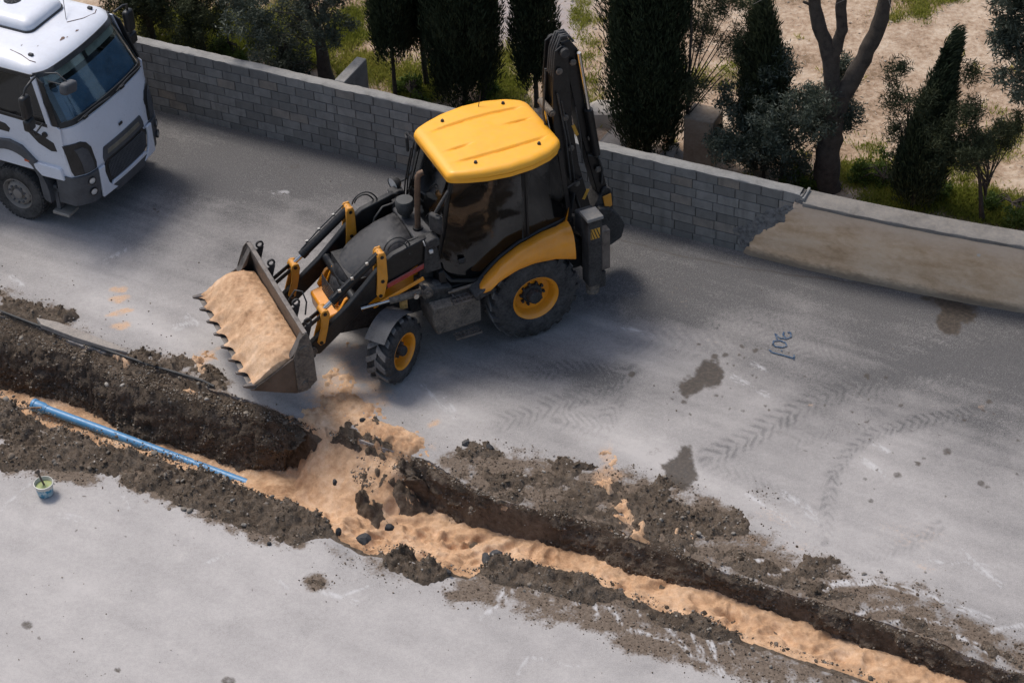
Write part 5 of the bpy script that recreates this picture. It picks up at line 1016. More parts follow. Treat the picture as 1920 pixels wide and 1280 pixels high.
# guards, pipes and bolt heads along the folded arm
for (x0, z0, x1, z1, yy, r__) in ((-.80, 3.55, -.98, 2.0, .215, .014), (-.86, 3.4, -1.05, 1.9, .215, .012), (-1.20, 3.7, -1.48, 2.1, .165, .013), (-1.10, 3.2, -1.20, 2.2, .165, .011)):
    m = MB(); m.tube([(x0, yy, z0), ((x0 + x1) / 2 - .02, yy + .02, (z0 + z1) / 2), (x1, yy, z1)], r__, 6); P_(m, 'steel_pipe', M_RUB, boom, smooth=60)
for (x, z, yy) in ((-.84, 3.9, .2), (-.92, 3.1, .2), (-1.0, 2.55, .2), (-1.08, 1.9, .2), (-1.34, 2.6, .15), (-1.46, 2.0, .15), (-1.08, 3.95, .15)):
    m = MB(); m.lathe([(.05, 0), (.05, .02), (.035, .035), (.001, .035)], (x, yy, z), (0, 1, 0), 12); P_(m, 'boss', M_MUD, boom)
m = MB(); m.prism([(-.70, 2.45), (-.62, 2.5), (-.66, 1.75), (-.78, 1.72)], .22, .36); P_(m, 'hose_guard', M_MUD, boom, bevel=.015)
# digging bucket folded under the dipper
m = MB(); m.prism([(-1.50, 1.55), (-1.66, 1.60), (-1.72, 1.40), (-1.70, 1.2), (-1.58, 1.08), (-1.42, 1.12), (-1.36, 1.3)], -.16, .16); db = P_(m, 'digging_linkage', M_BLK2, bevel=.02); m = MB(); m.prism([(-1.52, 1.50), (-1.66, 1.52), (-1.68, 1.30), (-1.56, 1.24)], .165, .19); P_(m, 'linkage_plate', M_YLINK, bevel=.01); m = MB(); m.prism([(-1.40, 1.30), (-1.52, 1.26), (-1.46, 1.08), (-1.36, 1.12)], .165, .19); P_(m, 'linkage_plate', M_YLINK, bevel=.01)
m = MB(); bkp = [(-1.44, 1.36), (-1.30, 1.10), (-1.30, .86), (-1.42, .68), (-1.62, .62), (-1.80, .70), (-1.86, .92), (-1.78, 1.1), (-1.62, 1.3)]
m.prism(bkp, -.26, .26); P_(m, 'digging_bucket', M_BLK2, bevel=.02)
m = MB(); m.cyl((-1.58, -.16, 1.56), (-1.58, .16, 1.56), .07, 16); P_(m, 'pin', M_BLK2, dip)
m = MB()
for k in range(5): m.tube([(-.86, .10 + .06 * k, 1.25), (-1.0, .1 + .05 * k, 1.7 + .03 * k), (-1.1, .08 + .03 * k, 1.55), (-1.2, .05 + .03 * k, 1.2)], .02, 7)
P_(m, 'hose_bundle', M_RUB, smooth=60)
m = MB(); m.bar((-.78, .45, 1.52), (-.98, .95, 1.74), .10, .14); m.bar((-.84, .5, 1.35), (-1.0, .95, 1.4), .06, .08); P_(m, 'rear_bracket', M_MUD, bevel=.01)
m = MB(); m.bar((-.72, .64, 2.2), (-1.18, .18, 1.95), .012, .025); P_(m, 'stay', M_BLK2)

# ---- sand heaped in the front bucket
def loc2w(p):
    c, s_ = math.cos(3.5447), math.sin(3.5447); return (-.0277 + LS * (c * p[0] - s_ * p[1]), 27.5005 + LS * (s_ * p[0] + c * p[1]), LS * p[2])
f_, k_ = [], []
YY = np.linspace(-1.15, 1.15, 116); QQ = np.linspace(0, 1, 50)
for y in YY:
    r1, r2 = [], []
    ed = max(0, (abs(y) - .86) / .29)
    # sand runs out over the teeth
    ph = ((y + 1.13) / (2.26 / 7)); tooth = .5 + .5 * math.cos(2 * math.pi * ph)
    for q in QQ:
        x = 3.605 + (4.40 - 3.605) * q + .11 * tooth ** 3 * max(0, (q - .8) / .2) ** 1.5
        z0 = 1.10 + (.83 - 1.10) * q ** 1.3; z = z0 + .155 * math.sin(math.pi * min(1, q * 1.06)) ** .9 - .10 * ed ** 2 * (1 - q) - .03 * ed ** 2 + .045 * max(0, (q - .80) / .2) * (tooth - .45)
        z += .028 * float(fbm(np.array(x), np.array(y), 2.6, 4, 201)) + .010 * float(fbm(np.array(x), np.array(y), 14., 3, 202)) + .030 * abs(float(fbm(np.array(x), np.array(y), 5., 3, 203))) + .008 * float(fbm(np.array(x), np.array(y), 30., 2, 204))
        r1.append(loc2w((x, y, z))); r2.append(loc2w((3.63 + (4.30 - 3.63) * q, y, .64 + .17 * max(0, q - .4) / .6 if q > .05 else .75)))
    f_.append(r1); k_.append(r2)
m = MB(); m.shell(f_, k_); o = m.build('sand_load', MAT_SAND, None, 70); tag(o, 'heap of orange sand filling the loader front bucket to the teeth', 'sand')
# ================================================================== TRUCK  (x forward, y to its left; front axle over the origin)
M_TW = worn('truck_white', (.66, .68, .74), .30, dust=.10, var=.05, scale=1.6, bump=.01, top=.05, dustcol=(.42, .40, .38), streak=.06, coat=.3)
M_TROOF = worn('truck_roof_white', (.68, .70, .75), .32, dust=.14, var=.06, scale=2., bump=.01, top=.04, dustcol=(.42, .36, .32), streak=0, coat=.2)
M_TG = worn('truck_grey_plastic', (.055, .058, .066), .55, dust=.3, var=.15, scale=4, bump=.04, top=.15, dustcol=(.16, .16, .16))
M_TB = worn('truck_black', (.012, .012, .013), .4, dust=.12, var=.2, scale=5, bump=.03, top=.08, dustcol=(.15, .15, .15))
M_TTY = mat_tyre('truck_tyre', (.11, .104, .098), .9)
M_TRIM = worn('truck_rim', (.23, .21, .19), .6, .3, dust=.6, var=.2, scale=6, bump=.05, dustcol=(.26, .235, .21))
M_WS = mat_glass('truck_windscreen', (.90, .94, .94), 1.0, .03); M_TGL = mat_glass('truck_side_glass', (.28, .30, .31), 1.0, .05)
M_CHIP = worn('bare_rust', (.10, .030, .018), .8, dust=.2, var=.3, scale=20)
TRK = empty('dump_truck', (-7.76, 31.37, 0), R(-28)); tag(TRK, 'white cab-over truck with dark grille parked beside the block wall', 'truck')
def T_(m, name, mat, parent=None, smooth=40, bevel=0, seg=2, label=None): return m.build(name, mat, parent or TRK, smooth, bevel, seg, label)
Zk = [.95, 1.15, 1.45, 2.08, 2.2, 3.02, 3.10, 3.15, 3.185, 3.20]
XF = [1.47, 1.47, 1.455, 1.37, 1.33, .93, .84, .70, .45, .15]; HW = [1.17, 1.17, 1.19, 1.19, 1.185, 1.10, 1.05, .97, .82, .6]; XB = [-.92, -.92, -.92, -.92, -.92, -.90, -.88, -.84, -.74, -.55]
xf = lambda z: float(np.interp(z, Zk, XF)); hw_ = lambda z: float(np.interp(z, Zk, HW)); xb = lambda z: float(np.interp(z, Zk, XB))
def fpt(v, z, off=0.):
    a = abs(v); c = .10 * v * v + .17 * max(0, (a - .74) / .26) ** 2; dx = 1.; nx, ny = 1., .25 * v + 1.2 * np.sign(v) * max(0, (a - .74) / .26); l = math.hypot(nx, ny)
    return (xf(z) - c + off * nx / l, v * hw_(z) + off * ny / l, z)
def ring(z):
    P = [fpt(v, z) for v in np.linspace(-1, 1, 29)]; h = hw_(z); b_ = xb(z)
    P += [(P[-1][0] + (b_ + .08 - P[-1][0]) * t, h, z) for t in (.25, .5, .75, 1)] + [(b_, h - .08, z), (b_, 0, z), (b_, -h + .08, z)]
    P += [(b_ + .08 + (fpt(-1, z)[0] - b_ - .08) * t, -h, z) for t in (0, .25, .5, .75)]; return P
# lower cab shell, pillars band left open for the glass: build skin in pieces
m = MB(); m.rings([ring(z) for z in (1.12, 1.3, 1.45, 1.75, 2.0, 2.14)], False); cab = T_(m, 'cab_shell', M_TW, smooth=40)
m = MB(); m.rings([ring(z) for z in (3.0, 3.05, 3.09, 3.12, 3.15, 3.17, 3.185, 3.195, 3.20)], True); T_(m, 'roof', M_TROOF, smooth=60)
m = MB(); m.rings([[(p[0] * .985 - .01, p[1] * .985, p[2]) for p in ring(1.14)], [(p[0] * .97 - .02, p[1] * .97, p[2]) for p in ring(1.05)]], True); T_(m, 'cab_floor', M_TB)
# rear wall and rear quarter
zz = (2.13, 2.4, 2.7, 3.02)
m = MB()
for sgn in (1, -1):
    def sp(x, z, o=0): return (x, sgn * (hw_(z) + o), z)
    m.grid([[sp(x, z) for x in (-.84, -.6, -.42)] for z in zz])
m.grid([[(xb(z), y, z) for y in (-1.08, -.5, 0, .5, 1.08)] for z in zz]); 
T_(m, 'rear_wall', M_TW, smooth=30)
def fpatch(name, rows, mat, off, th=.012, parent=None, n=16, smooth=60, bevel=0):
    """rows: (z, v0, v1) up the front of the cab"""
    f_, k_ = [], []
    for z, a, b_ in rows:
        f_.append([fpt(a + (b_ - a) * t, z, off) for t in np.linspace(0, 1, n)]); k_.append([fpt(a + (b_ - a) * t, z, off - th) for t in np.linspace(0, 1, n)])
    mm = MB(); mm.shell(f_, k_); return T_(mm, name, mat, parent, smooth, bevel)
zr = np.linspace(2.14, 3.01, 9)
fpatch('windscreen_surround', [(z, -1, -.93 + .0 * z) for z in zr], M_TB, .004, .03, n=8); fpatch('windscreen_surround', [(z, .93, 1) for z in zr], M_TB, .004, .03, n=8)
fpatch('windscreen_surround', [(2.12, -.97, .97), (2.21, -.95, .95)], M_TB, .012, .03, n=30); fpatch('windscreen_surround', [(2.95, -.95, .95), (3.03, -.97, .97)], M_TB, .008, .03, n=30)
fpatch('windscreen', [(z, -.935, .935) for z in np.linspace(2.19, 2.97, 8)], M_WS, .0, .006, n=30)
m = MB(); m.b2((.30, -1.02, 2.12), (1.08, 1.02, 2.20)); T_(m, 'dashboard', worn('blue_dash_cover', (.022, .09, .18), .7, dust=.15, var=.2, scale=5), bevel=.02)
fpatch('dash_cover', [(z, -.86, .86) for z in (2.17, 2.3, 2.45, 2.6, 2.70)], bpy.data.materials['blue_dash_cover'], -.07, .01, n=20)
fpatch('sun_blind', [(2.80, -.90, -.04), (2.95, -.88, -.04)], worn('pale_blind', (.22, .24, .21), .7, dust=0), -.05, .008, n=8); fpatch('sun_blind', [(2.80, .04, .90), (2.95, .04, .88)], bpy.data.materials['pale_blind'], -.05, .008, n=8)
m = MB(); m.b2((-.85, -1.0, 2.1), (-.5, 1.0, 2.9)); T_(m, 'bunk_curtain', M_TB)
for y in (-.6, .6): m = MB(); m.b2((-.4, y - .28, 1.5), (.1, y + .28, 1.7)); m.b2((-.42, y - .26, 1.7), (-.28, y + .26, 2.5)); T_(m, 'seat', M_TB, bevel=.05)
for sgn in (1, -1):
    def sidep(name, poly, mat, o=.006, th=.02, parent=None, bevel=.006):
        mm = MB(); f_ = [(x, sgn * (hw_(z) + o), z) for x, z in poly]; b_ = [(x, sgn * (hw_(z) + o - th), z) for x, z in poly]; n = len(poly)
        mm.add(f_ + b_, [tuple(range(n)), tuple(range(2 * n - 1, n - 1, -1))] + [(i, (i + 1) % n, n + (i + 1) % n, n + i) for i in range(n)]); return T_(mm, name, mat, parent, 30, bevel)
    # door with its window, the low quarter light and the black upper trim
    door = sidep('door', [(-.40, 1.36), (.60, 1.36), (1.16, 1.42), (1.17, 2.12), (1.10, 2.16), (-.42, 2.16)], M_TW, .008, .02)
    sidep('door_window', [(-.36, 2.18), (.90, 2.14), (.94, 2.20), (.72, 2.92), (.62, 2.97), (-.36, 2.97)], M_TGL, -.004, .01, door, 0)
    sidep('window_trim', [(-.42, 2.14), (-.36, 2.14), (-.36, 3.0), (-.42, 3.0)], M_TB, .006, .03, door); sidep('window_trim', [(-.36, 2.95), (.70, 2.95), (.72, 3.02), (-.42, 3.02)], M_TB, .006, .03, door)
    sidep('window_trim', [(.90, 2.13), (1.0, 2.13), (.78, 2.98), (.68, 2.98)], M_TW, .008, .03, door); sidep('window_trim', [(-.36, 2.13), (.92, 2.10), (.92, 2.17), (-.36, 2.20)], M_TB, .008, .03, door)
    sidep('quarter_light', [(.42, 1.98), (.60, 1.98), (.98, 1.82), (1.02, 1.66), (.90, 1.64), (.66, 1.74)], M_TB, .012, .01, door, .003)
    sidep('quarter_light', [(-.30, 2.0), (.02, 1.96), (.10, 1.88), (.06, 1.80), (-.30, 1.80)], M_TB, .012, .01, door, .003)
    sidep('corner_trim', [(1.02, 2.14), (1.14, 2.18), (.92, 2.92), (.80, 2.99)], M_TB, .006, .03)
    m = MB(); y = sgn * 1.235; m.tube([(.62, y - .02 * sgn, 1.93), (.66, y + .02 * sgn, 1.90), (.78, y + .02 * sgn, 1.93), (.82, y - .02 * sgn, 1.95)], .014, 6); m.cyl((.84, sgn * 1.19, 1.96), (.84, sgn * 1.23, 1.96), .05, 14); T_(m, 'door_handle', M_TB, door, 60)
    # lower skirt, wheel arch
    m = MB(); m.prism([(.46, 1.33), (1.04, 1.33), (1.08, 1.10), (.62, 1.08), (.50, 1.2)], sgn * 1.10, sgn * 1.235); T_(m, 'skirt', M_TW, bevel=.02, seg=3)
    f_, k_ = [], []
    for a in np.linspace(-8, 196, 26):
        f_.append([(-.02 + (.72 + .0 * a) * math.cos(R(a)), sgn * y_, .66 + .86 * math.sin(R(a)) - .0) for y_ in (.80, 1.0, 1.19, 1.225)]); k_.append([(-.02 + .66 * math.cos(R(a)), sgn * y_, .66 + .78 * math.sin(R(a))) for y_ in (.80, 1.0, 1.19, 1.225)])
    m = MB(); m.shell(f_, k_); T_(m, 'wheel_arch', M_TG, smooth=40)
    m = MB(); m.prism([(-.62, 1.15), (-.5, 1.38), (-.2, 1.62), (.05, 1.66), (.30, 1.60), (.50, 1.40), (.56, 1.34), (.44, 1.26), (.30, 1.40), (.05, 1.50), (-.2, 1.47), (-.44, 1.30), (-.52, 1.12)], sgn * 1.18, sgn * 1.245); T_(m, 'arch_panel', M_TG, bevel=.012)
    m = MB(); m.prism([(.48, 1.30), (.60, 1.10), (.66, .62), (.58, .52), (.52, .60), (.50, 1.0), (.36, 1.3)], sgn * .95, sgn * 1.20); T_(m, 'mud_panel', M_TG, bevel=.01)
    m = MB(); m.box((.36, sgn * 1.235, 1.33), (.10, .02, .035)); T_(m, 'side_reflector', worn('orange_reflector', (.55, .10, .02), .3, dust=.1))
    # steps
    m = MB(); m.b2((.66, sgn * .92, .30), (1.0, sgn * 1.20, .36)); st_o = T_(m, 'step', worn('step_metal', (.30, .29, .27), .5, .5, dust=.4, scale=14) if sgn > 0 else bpy.data.materials['step_metal'], bevel=.008)
    m = MB(); m.b2((.70, sgn * .98, .36), (.78, sgn * 1.12, .85)); m.b2((.64, sgn * .85, .72), (1.05, sgn * 1.12, .80)); T_(m, 'step_bracket', M_TG, bevel=.008)
    # bumper corner with lamps
    rowz = np.linspace(.58, 1.17, 6); f_, k_ = [], []
    for z in rowz:
        q = (z - .58) / .59; r1, r2 = [], []
        for t in np.linspace(0, 1, 12):
            if t < .6: p = fpt(sgn * (.66 + .34 * t / .6), 1.15, .045 - .02 * (1 - q)); p = (p[0], p[1], z)
            else: e = fpt(sgn * 1., 1.15, .045); p = (e[0] - (t - .6) / .4 * .34, sgn * (abs(e[1]) - .01), z)
            if z < .7: p = (p[0] - .03, p[1] - sgn * .02, p[2])
            r1.append(p); r2.append((p[0] - .05, p[1] - sgn * .05, p[2]))
        f_.append(r1); k_.append(r2)
    m = MB(); m.shell(f_, k_); bc_ = T_(m, 'bumper_corner', M_TG, smooth=50)
    for z in (.82, 1.04):
        p = Vector(fpt(sgn * .80, 1.15, .05)); p.z = z; nrm = (1, sgn * .45, 0)
        m = MB(); m.lathe([(.075, -.02), (.075, .012), (.06, .014), (.06, .0)], p, nrm, 20); T_(m, 'lamp_ring', M_TB, bc_); m = MB(); m.lathe([(.001, .012), (.04, .01), (.06, .002)], p, nrm, 18); T_(m, 'lamp_lens', M_LAMP, bc_)
    # main headlamp behind a dark cover
    fpatch('headlamp', [(1.20, sgn * .66, sgn * .97), (1.30, sgn * .64, sgn * .985), (1.62, sgn * .66, sgn * .99), (1.74, sgn * .72, sgn * .995), (1.80, sgn * .80, sgn * 1.)], M_TB, .022, .03, n=10)
    fpatch('headlamp_cover', [(1.22, sgn * .70, sgn * .86), (1.40, sgn * .70, sgn * .86), (1.62, sgn * .74, sgn * .88), (1.70, sgn * .80, sgn * .9)], M_TG, .034, .03, n=8)
    # mirrors on arms
    m = MB(); m.tube([(.80, sgn * 1.12, 3.02), (.86, sgn * 1.30, 3.06), (.84, sgn * 1.44, 3.0), (.80, sgn * 1.48, 2.86)], .022, 7); T_(m, 'mirror_arm', M_TB, smooth=60); m = MB(); m.tube([(.84, sgn * 1.2, 2.18), (.84, sgn * 1.40, 2.12), (.80, sgn * 1.47, 2.2)], .018, 6); T_(m, 'mirror_arm', M_TB, smooth=60)
    m = MB(); m.box((.80, sgn * 1.48, 2.66), (.13, .21, .42)); mi = T_(m, 'mirror', M_TB, bevel=.05, seg=3); m = MB(); m.box((.80, sgn * 1.48, 2.32), (.13, .20, .22)); T_(m, 'mirror', M_TB, bevel=.04, seg=3)
m = MB(); m.tube([(.92, -1.0, 3.05), (1.15, -.98, 3.10), (1.32, -.98, 2.98)], .014, 6); m.tube([(.97, -1.02, 2.92), (1.2, -.99, 2.9), (1.32, -.98, 2.93)], .012, 6); T_(m, 'front_mirror_arm', M_TB, smooth=60)
m = MB(); m.box((1.34, -.99, 2.88), (.16, .32, .20), Matrix.Rotation(R(-14), 3, 'X')); T_(m, 'front_mirror', M_TG, bevel=.05, seg=3)
# front: white bonnet flap edges, intake, mesh grille, bumper
fpatch('front_panel', [(1.20, -.64, .64), (1.5, -.66, .66), (1.85, -.94, .94), (2.10, -.96, .96)], M_TW, .012, .02, n=30)
fpatch('intake_frame', [(1.20, -.50, .50), (1.29, -.50, .50), (1.43, -.46, .46), (1.46, -.44, .44)], M_TG, .026, .03, n=24)
fpatch('intake_slot', [(1.30, -.40, .40), (1.38, -.38, .38)], worn('radiator_edge', (.16, .14, .10), .6, dust=.4), .032, .02, n=20)
fpatch('grille_frame', [(.74, -.36, .36), (.82, -.48, .48), (1.10, -.52, .52), (1.22, -.44, .44)], M_TB, .030, .04, n=20)
# punched mesh
m = MB(); zz_ = np.arange(.80, 1.18, .034)
for i, z in enumerate(zz_):
    lim = np.interp(z, [.8, .86, 1.1, 1.18], [.37, .43, .46, .40])
    pts = [fpt(v, max(z, .95), .044) for v in np.linspace(-lim, lim, 16)]; m.tube([(p[0], p[1], z) for p in pts], .007, 4)
for v in np.linspace(-.44, .44, 30):
    z0, z1 = (.80, 1.18) if abs(v) < .38 else (.88, 1.12); a, b_ = fpt(v, .95, .046), fpt(v, .95, .046); m.tube([(a[0], a[1], z0), (b_[0], b_[1], z1)], .006, 4)
tag(T_(m, 'grille_mesh', M_TG), kind='stuff')
for sgn in (1, -1):
    fpatch('bumper', [(.60, sgn * .34, sgn * .655), (.70, sgn * .44, sgn * .655), (.80, sgn * .50, sgn * .655), (1.05, sgn * .545, sgn * .655), (1.17, sgn * .53, sgn * .655)], M_TW, .062, .05, n=8, bevel=.012)
fpatch('bumper_bar', [(.695, -.46, .46), (.77, -.40, .40)], M_TW, .060, .05, n=16, bevel=.012)
fpatch('bumper_lip', [(.52, -.36, .36), (.60, -.40, .40), (.69, -.46, .46)], M_TG, .05, .06, n=16, bevel=.012)
m = MB(); p = fpt(0, 1.62, .03); m.box(p, (.02, .10, .055)); T_(m, 'badge', M_TB, bevel=.015, seg=3)
# wipers on the scuttle
for a, b_ in ((-.75, -.05), (.1, .8)):
    m = MB(); m.tube([fpt(a + (b_ - a) * t, 2.155 + .03 * math.sin(t * 3.1), .035) for t in np.linspace(0, 1, 8)], .014, 6); m.box(fpt(a + .15, 2.15, .03), (.05, .10, .05)); T_(m, 'wiper', M_TB, smooth=60)
# roof unit with its fan, marker lamps, antenna, paint chips
def rbox(x0, x1, y0, y1, z, r, n=6):
    P = []
    for cx, cy, a0 in ((x1 - r, y1 - r, 0), (x0 + r, y1 - r, 90), (x0 + r, y0 + r, 180), (x1 - r, y0 + r, 270)):
        P += [(cx + r * math.cos(R(a0 + 90 * k / n)), cy + r * math.sin(R(a0 + 90 * k / n)), z) for k in range(n + 1)]
    return P
m = MB(); m.rings([rbox(-.88, .14, -.30, .72, 3.175, .14), rbox(-.88, .14, -.30, .72, 3.23, .14)]); T_(m, 'unit_gasket', M_TB)
m = MB(); m.rings([rbox(-.86, .12, -.28, .70, 3.225, .14), rbox(-.86, .12, -.28, .70, 3.29, .14), rbox(-.84, .08, -.25, .67, 3.345, .14), rbox(-.80, .0, -.18, .60, 3.385, .14), rbox(-.74, -.1, -.08, .50, 3.40, .12)]); unit = T_(m, 'roof_unit', M_TROOF, smooth=50)
m = MB()
for r__ in (.05, .085, .12, .15): m.lathe([(r__ - .008, .0), (r__, .008), (r__ + .008, 0)], (-.60, .27, 3.405), (0, 0, 1), 28)
for k in range(12): a = k * math.pi / 6; m.bar((-.60 + .04 * math.cos(a), .27 + .04 * math.sin(a), 3.408), (-.60 + .16 * math.cos(a), .27 + .16 * math.sin(a), 3.408), .012, .008)
tag(T_(m, 'fan_grille', M_TB, unit), kind='stuff')
m = MB(); m.lathe([(.001, .0), (.155, .0)], (-.60, .27, 3.4025), (0, 0, 1), 28); T_(m, 'fan_well', M_TG, unit)
for k in range(6): m = MB(); m.box((-.40 + .0 * k, -.262 + .004 * k, 3.25 + .012 * k), (.36, .012, .006)); T_(m, 'vent_slat', M_TG, unit)
for x, y in ((.50, -.78), (.52, .86)): m = MB(); m.box((x, y, 3.175), (.09, .06, .05)); T_(m, 'marker_lamp', M_TB, bevel=.015)
m = MB(); m.tube([(.40, .35, 3.20), (.20, .60, 3.42), (.0, .84, 3.62)], .006, 5); T_(m, 'antenna', M_TB)
for k, (c, r__) in enumerate((((.66, -.12), .06), ((.72, .20), .035), ((.70, -.05), .02), ((.2, -.62), .02), ((.45, -.52), .015))):
    rr_ = random.Random(k); x, y = c; zt = 3.2
    n = 11; pl = [(x + r__ * .5 * rr_.uniform(.5, 1.3) * math.cos(6.283 * i / n), y + r__ * rr_.uniform(.5, 1.4) * math.sin(6.283 * i / n)) for i in range(n)]
    def rzf(X, Y):   # roof height at a point
        for z in np.linspace(3.2, 3.0, 81):
            v = Y / hw_(z)
            if abs(v) <= 1 and fpt(v, z)[0] >= X: return z
        return 3.1
    m = MB(); m.add([(px_, py_, rzf(px_, py_) + .005) for px_, py_ in pl], [tuple(range(n))]); T_(m, 'paint_chip', M_CHIP, smooth=None)
for pts in ([(.45, .30), (.60, .55), (.66, .80), (.60, .92)], [(.1, -.80), (.35, -.84), (.55, -.90), (.66, -.88)]):
    m = MB(); m.tube([(x, y, rzf(x, y) + .004) for x, y in pts], .008, 4); T_(m, 'rust_seam', M_CHIP)
# wheels
def truck_wheel(parent, x, y, sgn, nm='front_wheel'):
    w = empty(nm, parent=parent); w.location = (x, y, .525); w.rotation_euler = (0, 0, 0 if sgn > 0 else math.pi)
    m = MB(); m.lathe([(.29, -.13), (.31, -.15), (.40, -.165), (.49, -.15), (.515, -.12), (.525, 0), (.515, .12), (.49, .15), (.40, .165), (.31, .15), (.29, .13), (.28, 0)], (0, 0, 0), n=56, close=True)
    for k in range(44):
        a = 2 * math.pi * k / 44
        for s2 in (-1, 1): m.box((.521 * math.cos(a), s2 * .095, .521 * math.sin(a)), (.02, .09, .045), Matrix.Rotation(-a, 3, 'Y'))
    T_(m, 'tyre', M_TTY, w)
    m = MB(); m.lathe([(.285, -.13), (.292, .135), (.30, .15), (.288, .155), (.27, .12), (.245, .09), (.215, .13), (.19, .145), (.15, .145), (.12, .10), (.10, .10), (.09, .16), (.001, .165)], (0, 0, 0), n=48); rim = T_(m, 'rim', M_TRIM, w, 35)
    for k in range(10): a = 2 * math.pi * (k + .5) / 10; m = MB(); m.cyl((.165 * math.cos(a), .14, .165 * math.sin(a)), (.165 * math.cos(a), .175, .165 * math.sin(a)), .019, 8); T_(m, 'nut', M_TG, rim)
    for k in range(10): a = 2 * math.pi * k / 10; m = MB(); m.lathe([(.001, .0), (.024, 0)], (.238 * math.cos(a), .105, .238 * math.sin(a)), (math.cos(a) * .6, .8, math.sin(a) * .6), 10); T_(m, 'hand_hole', M_TB, rim)
    return w
truck_wheel(TRK, -.02, 1.07, 1); truck_wheel(TRK, -.02, -1.07, -1)
for x in (-3.9, -5.25):
    for sgn in (1, -1): truck_wheel(TRK, x, sgn * 1.05, sgn, 'rear_wheel')
m = MB()
for y in (-.4, .4): m.b2((-6.2, y - .05, .78), (1.2, y + .05, 1.04))
m.b2((-.1, -.95, .48), (.06, .95, .6)); m.b2((-3.98, -.9, .45), (-3.82, .9, .62)); m.b2((-5.33, -.9, .45), (-5.17, .9, .62)); m.b2((.2, -.5, .6), (1.2, .5, 1.05)); T_(m, 'chassis', M_TB, bevel=.01)
m = MB(); m.prism([(-6.4, 1.2), (-1.25, 1.2), (-1.25, 2.75), (-6.4, 2.6)], -1.22, 1.22); bed = T_(m, 'tipper_body', worn('tipper_grey', (.25, .26, .27), .5, .1, dust=.4), bevel=.03)
for k in range(6):
    for sgn in (1, -1): m = MB(); x = -1.6 - k * .9; m.b2((x - .06, sgn * 1.22, 1.2), (x + .06, sgn * 1.29, 2.6)); T_(m, 'rib', bpy.data.materials['tipper_grey'], bed)
# ================================================================== TREES AND YARD THINGS
MAT_BARK = worn('dark_bark', (.055, .042, .033), .95, dust=.4, var=.35, scale=9, bump=.7, top=0, dustcol=(.10, .085, .07))
MAT_TWIG = worn('pale_twig', (.17, .15, .13), .9, dust=0, scale=6, bump=0)
MAT_CYP = mat_leaf('cypress_leaf', (.014, .020, .011), (.033, .046, .022), (.075, .09, .04), .18)
MAT_PINE = mat_leaf('juniper_leaf', (.016, .022, .011), (.038, .048, .022), (.08, .088, .04), .2)
MAT_OLIVE = mat_leaf('olive_leaf', (.022, .030, .020), (.052, .066, .044), (.125, .14, .105), .2, .55, .4)
MAT_WEED = mat_leaf('weed_leaf', (.035, .055, .012), (.075, .115, .022), (.14, .18, .04), .35)
def ybase(u, v):
    z = YZ
    for _ in range(5): p = G(u, v, z); z = float(yard_z(np.array(p[0]), np.array(p[1])))
    return np.array([p[0], p[1], z])
def tree(name, label, cat, u, v, group=None):
    b_ = ybase(u, v); o = empty(name, tuple(b_)); tag(o, label, cat, group); return o, b_
def trunk(parent, pts, r0_, r1_, n=9, seed=0, name='trunk', mat=None):
    m = MB(); r_ = random.Random(seed); P = [Vector(p) for p in pts]; out = []; rad = []
    K = 5
    for i in range(len(P) - 1):
        for k in range(K):
            t = k / K; q = P[i].lerp(P[i + 1], t); w = (i + t) / (len(P) - 1); jr = .12 * (r0_ * (1 - w) + r1_ * w); out.append(q + Vector((r_.uniform(-jr, jr), r_.uniform(-jr, jr), 0))); rad.append((r0_ * (1 - w) + r1_ * w) * r_.uniform(.93, 1.07) * (1.3 if (i == 0 and k == 0 and r0_ > .06) else 1))
    out.append(P[-1]); rad.append(r1_); m.tube(out, rad, n); return m.build(name, mat or MAT_BARK, parent, 70)
def foliage(parent, P, D, L, W, tint, mat, seed, name='crown'):
    r_ = np.random.default_rng(seed); V, Q = leaf_mesh(P, D, L, W, r_); return np_mesh(name, V, Q, mat, parent, None, None, {'tint': np.clip(tint, 0, 1)})
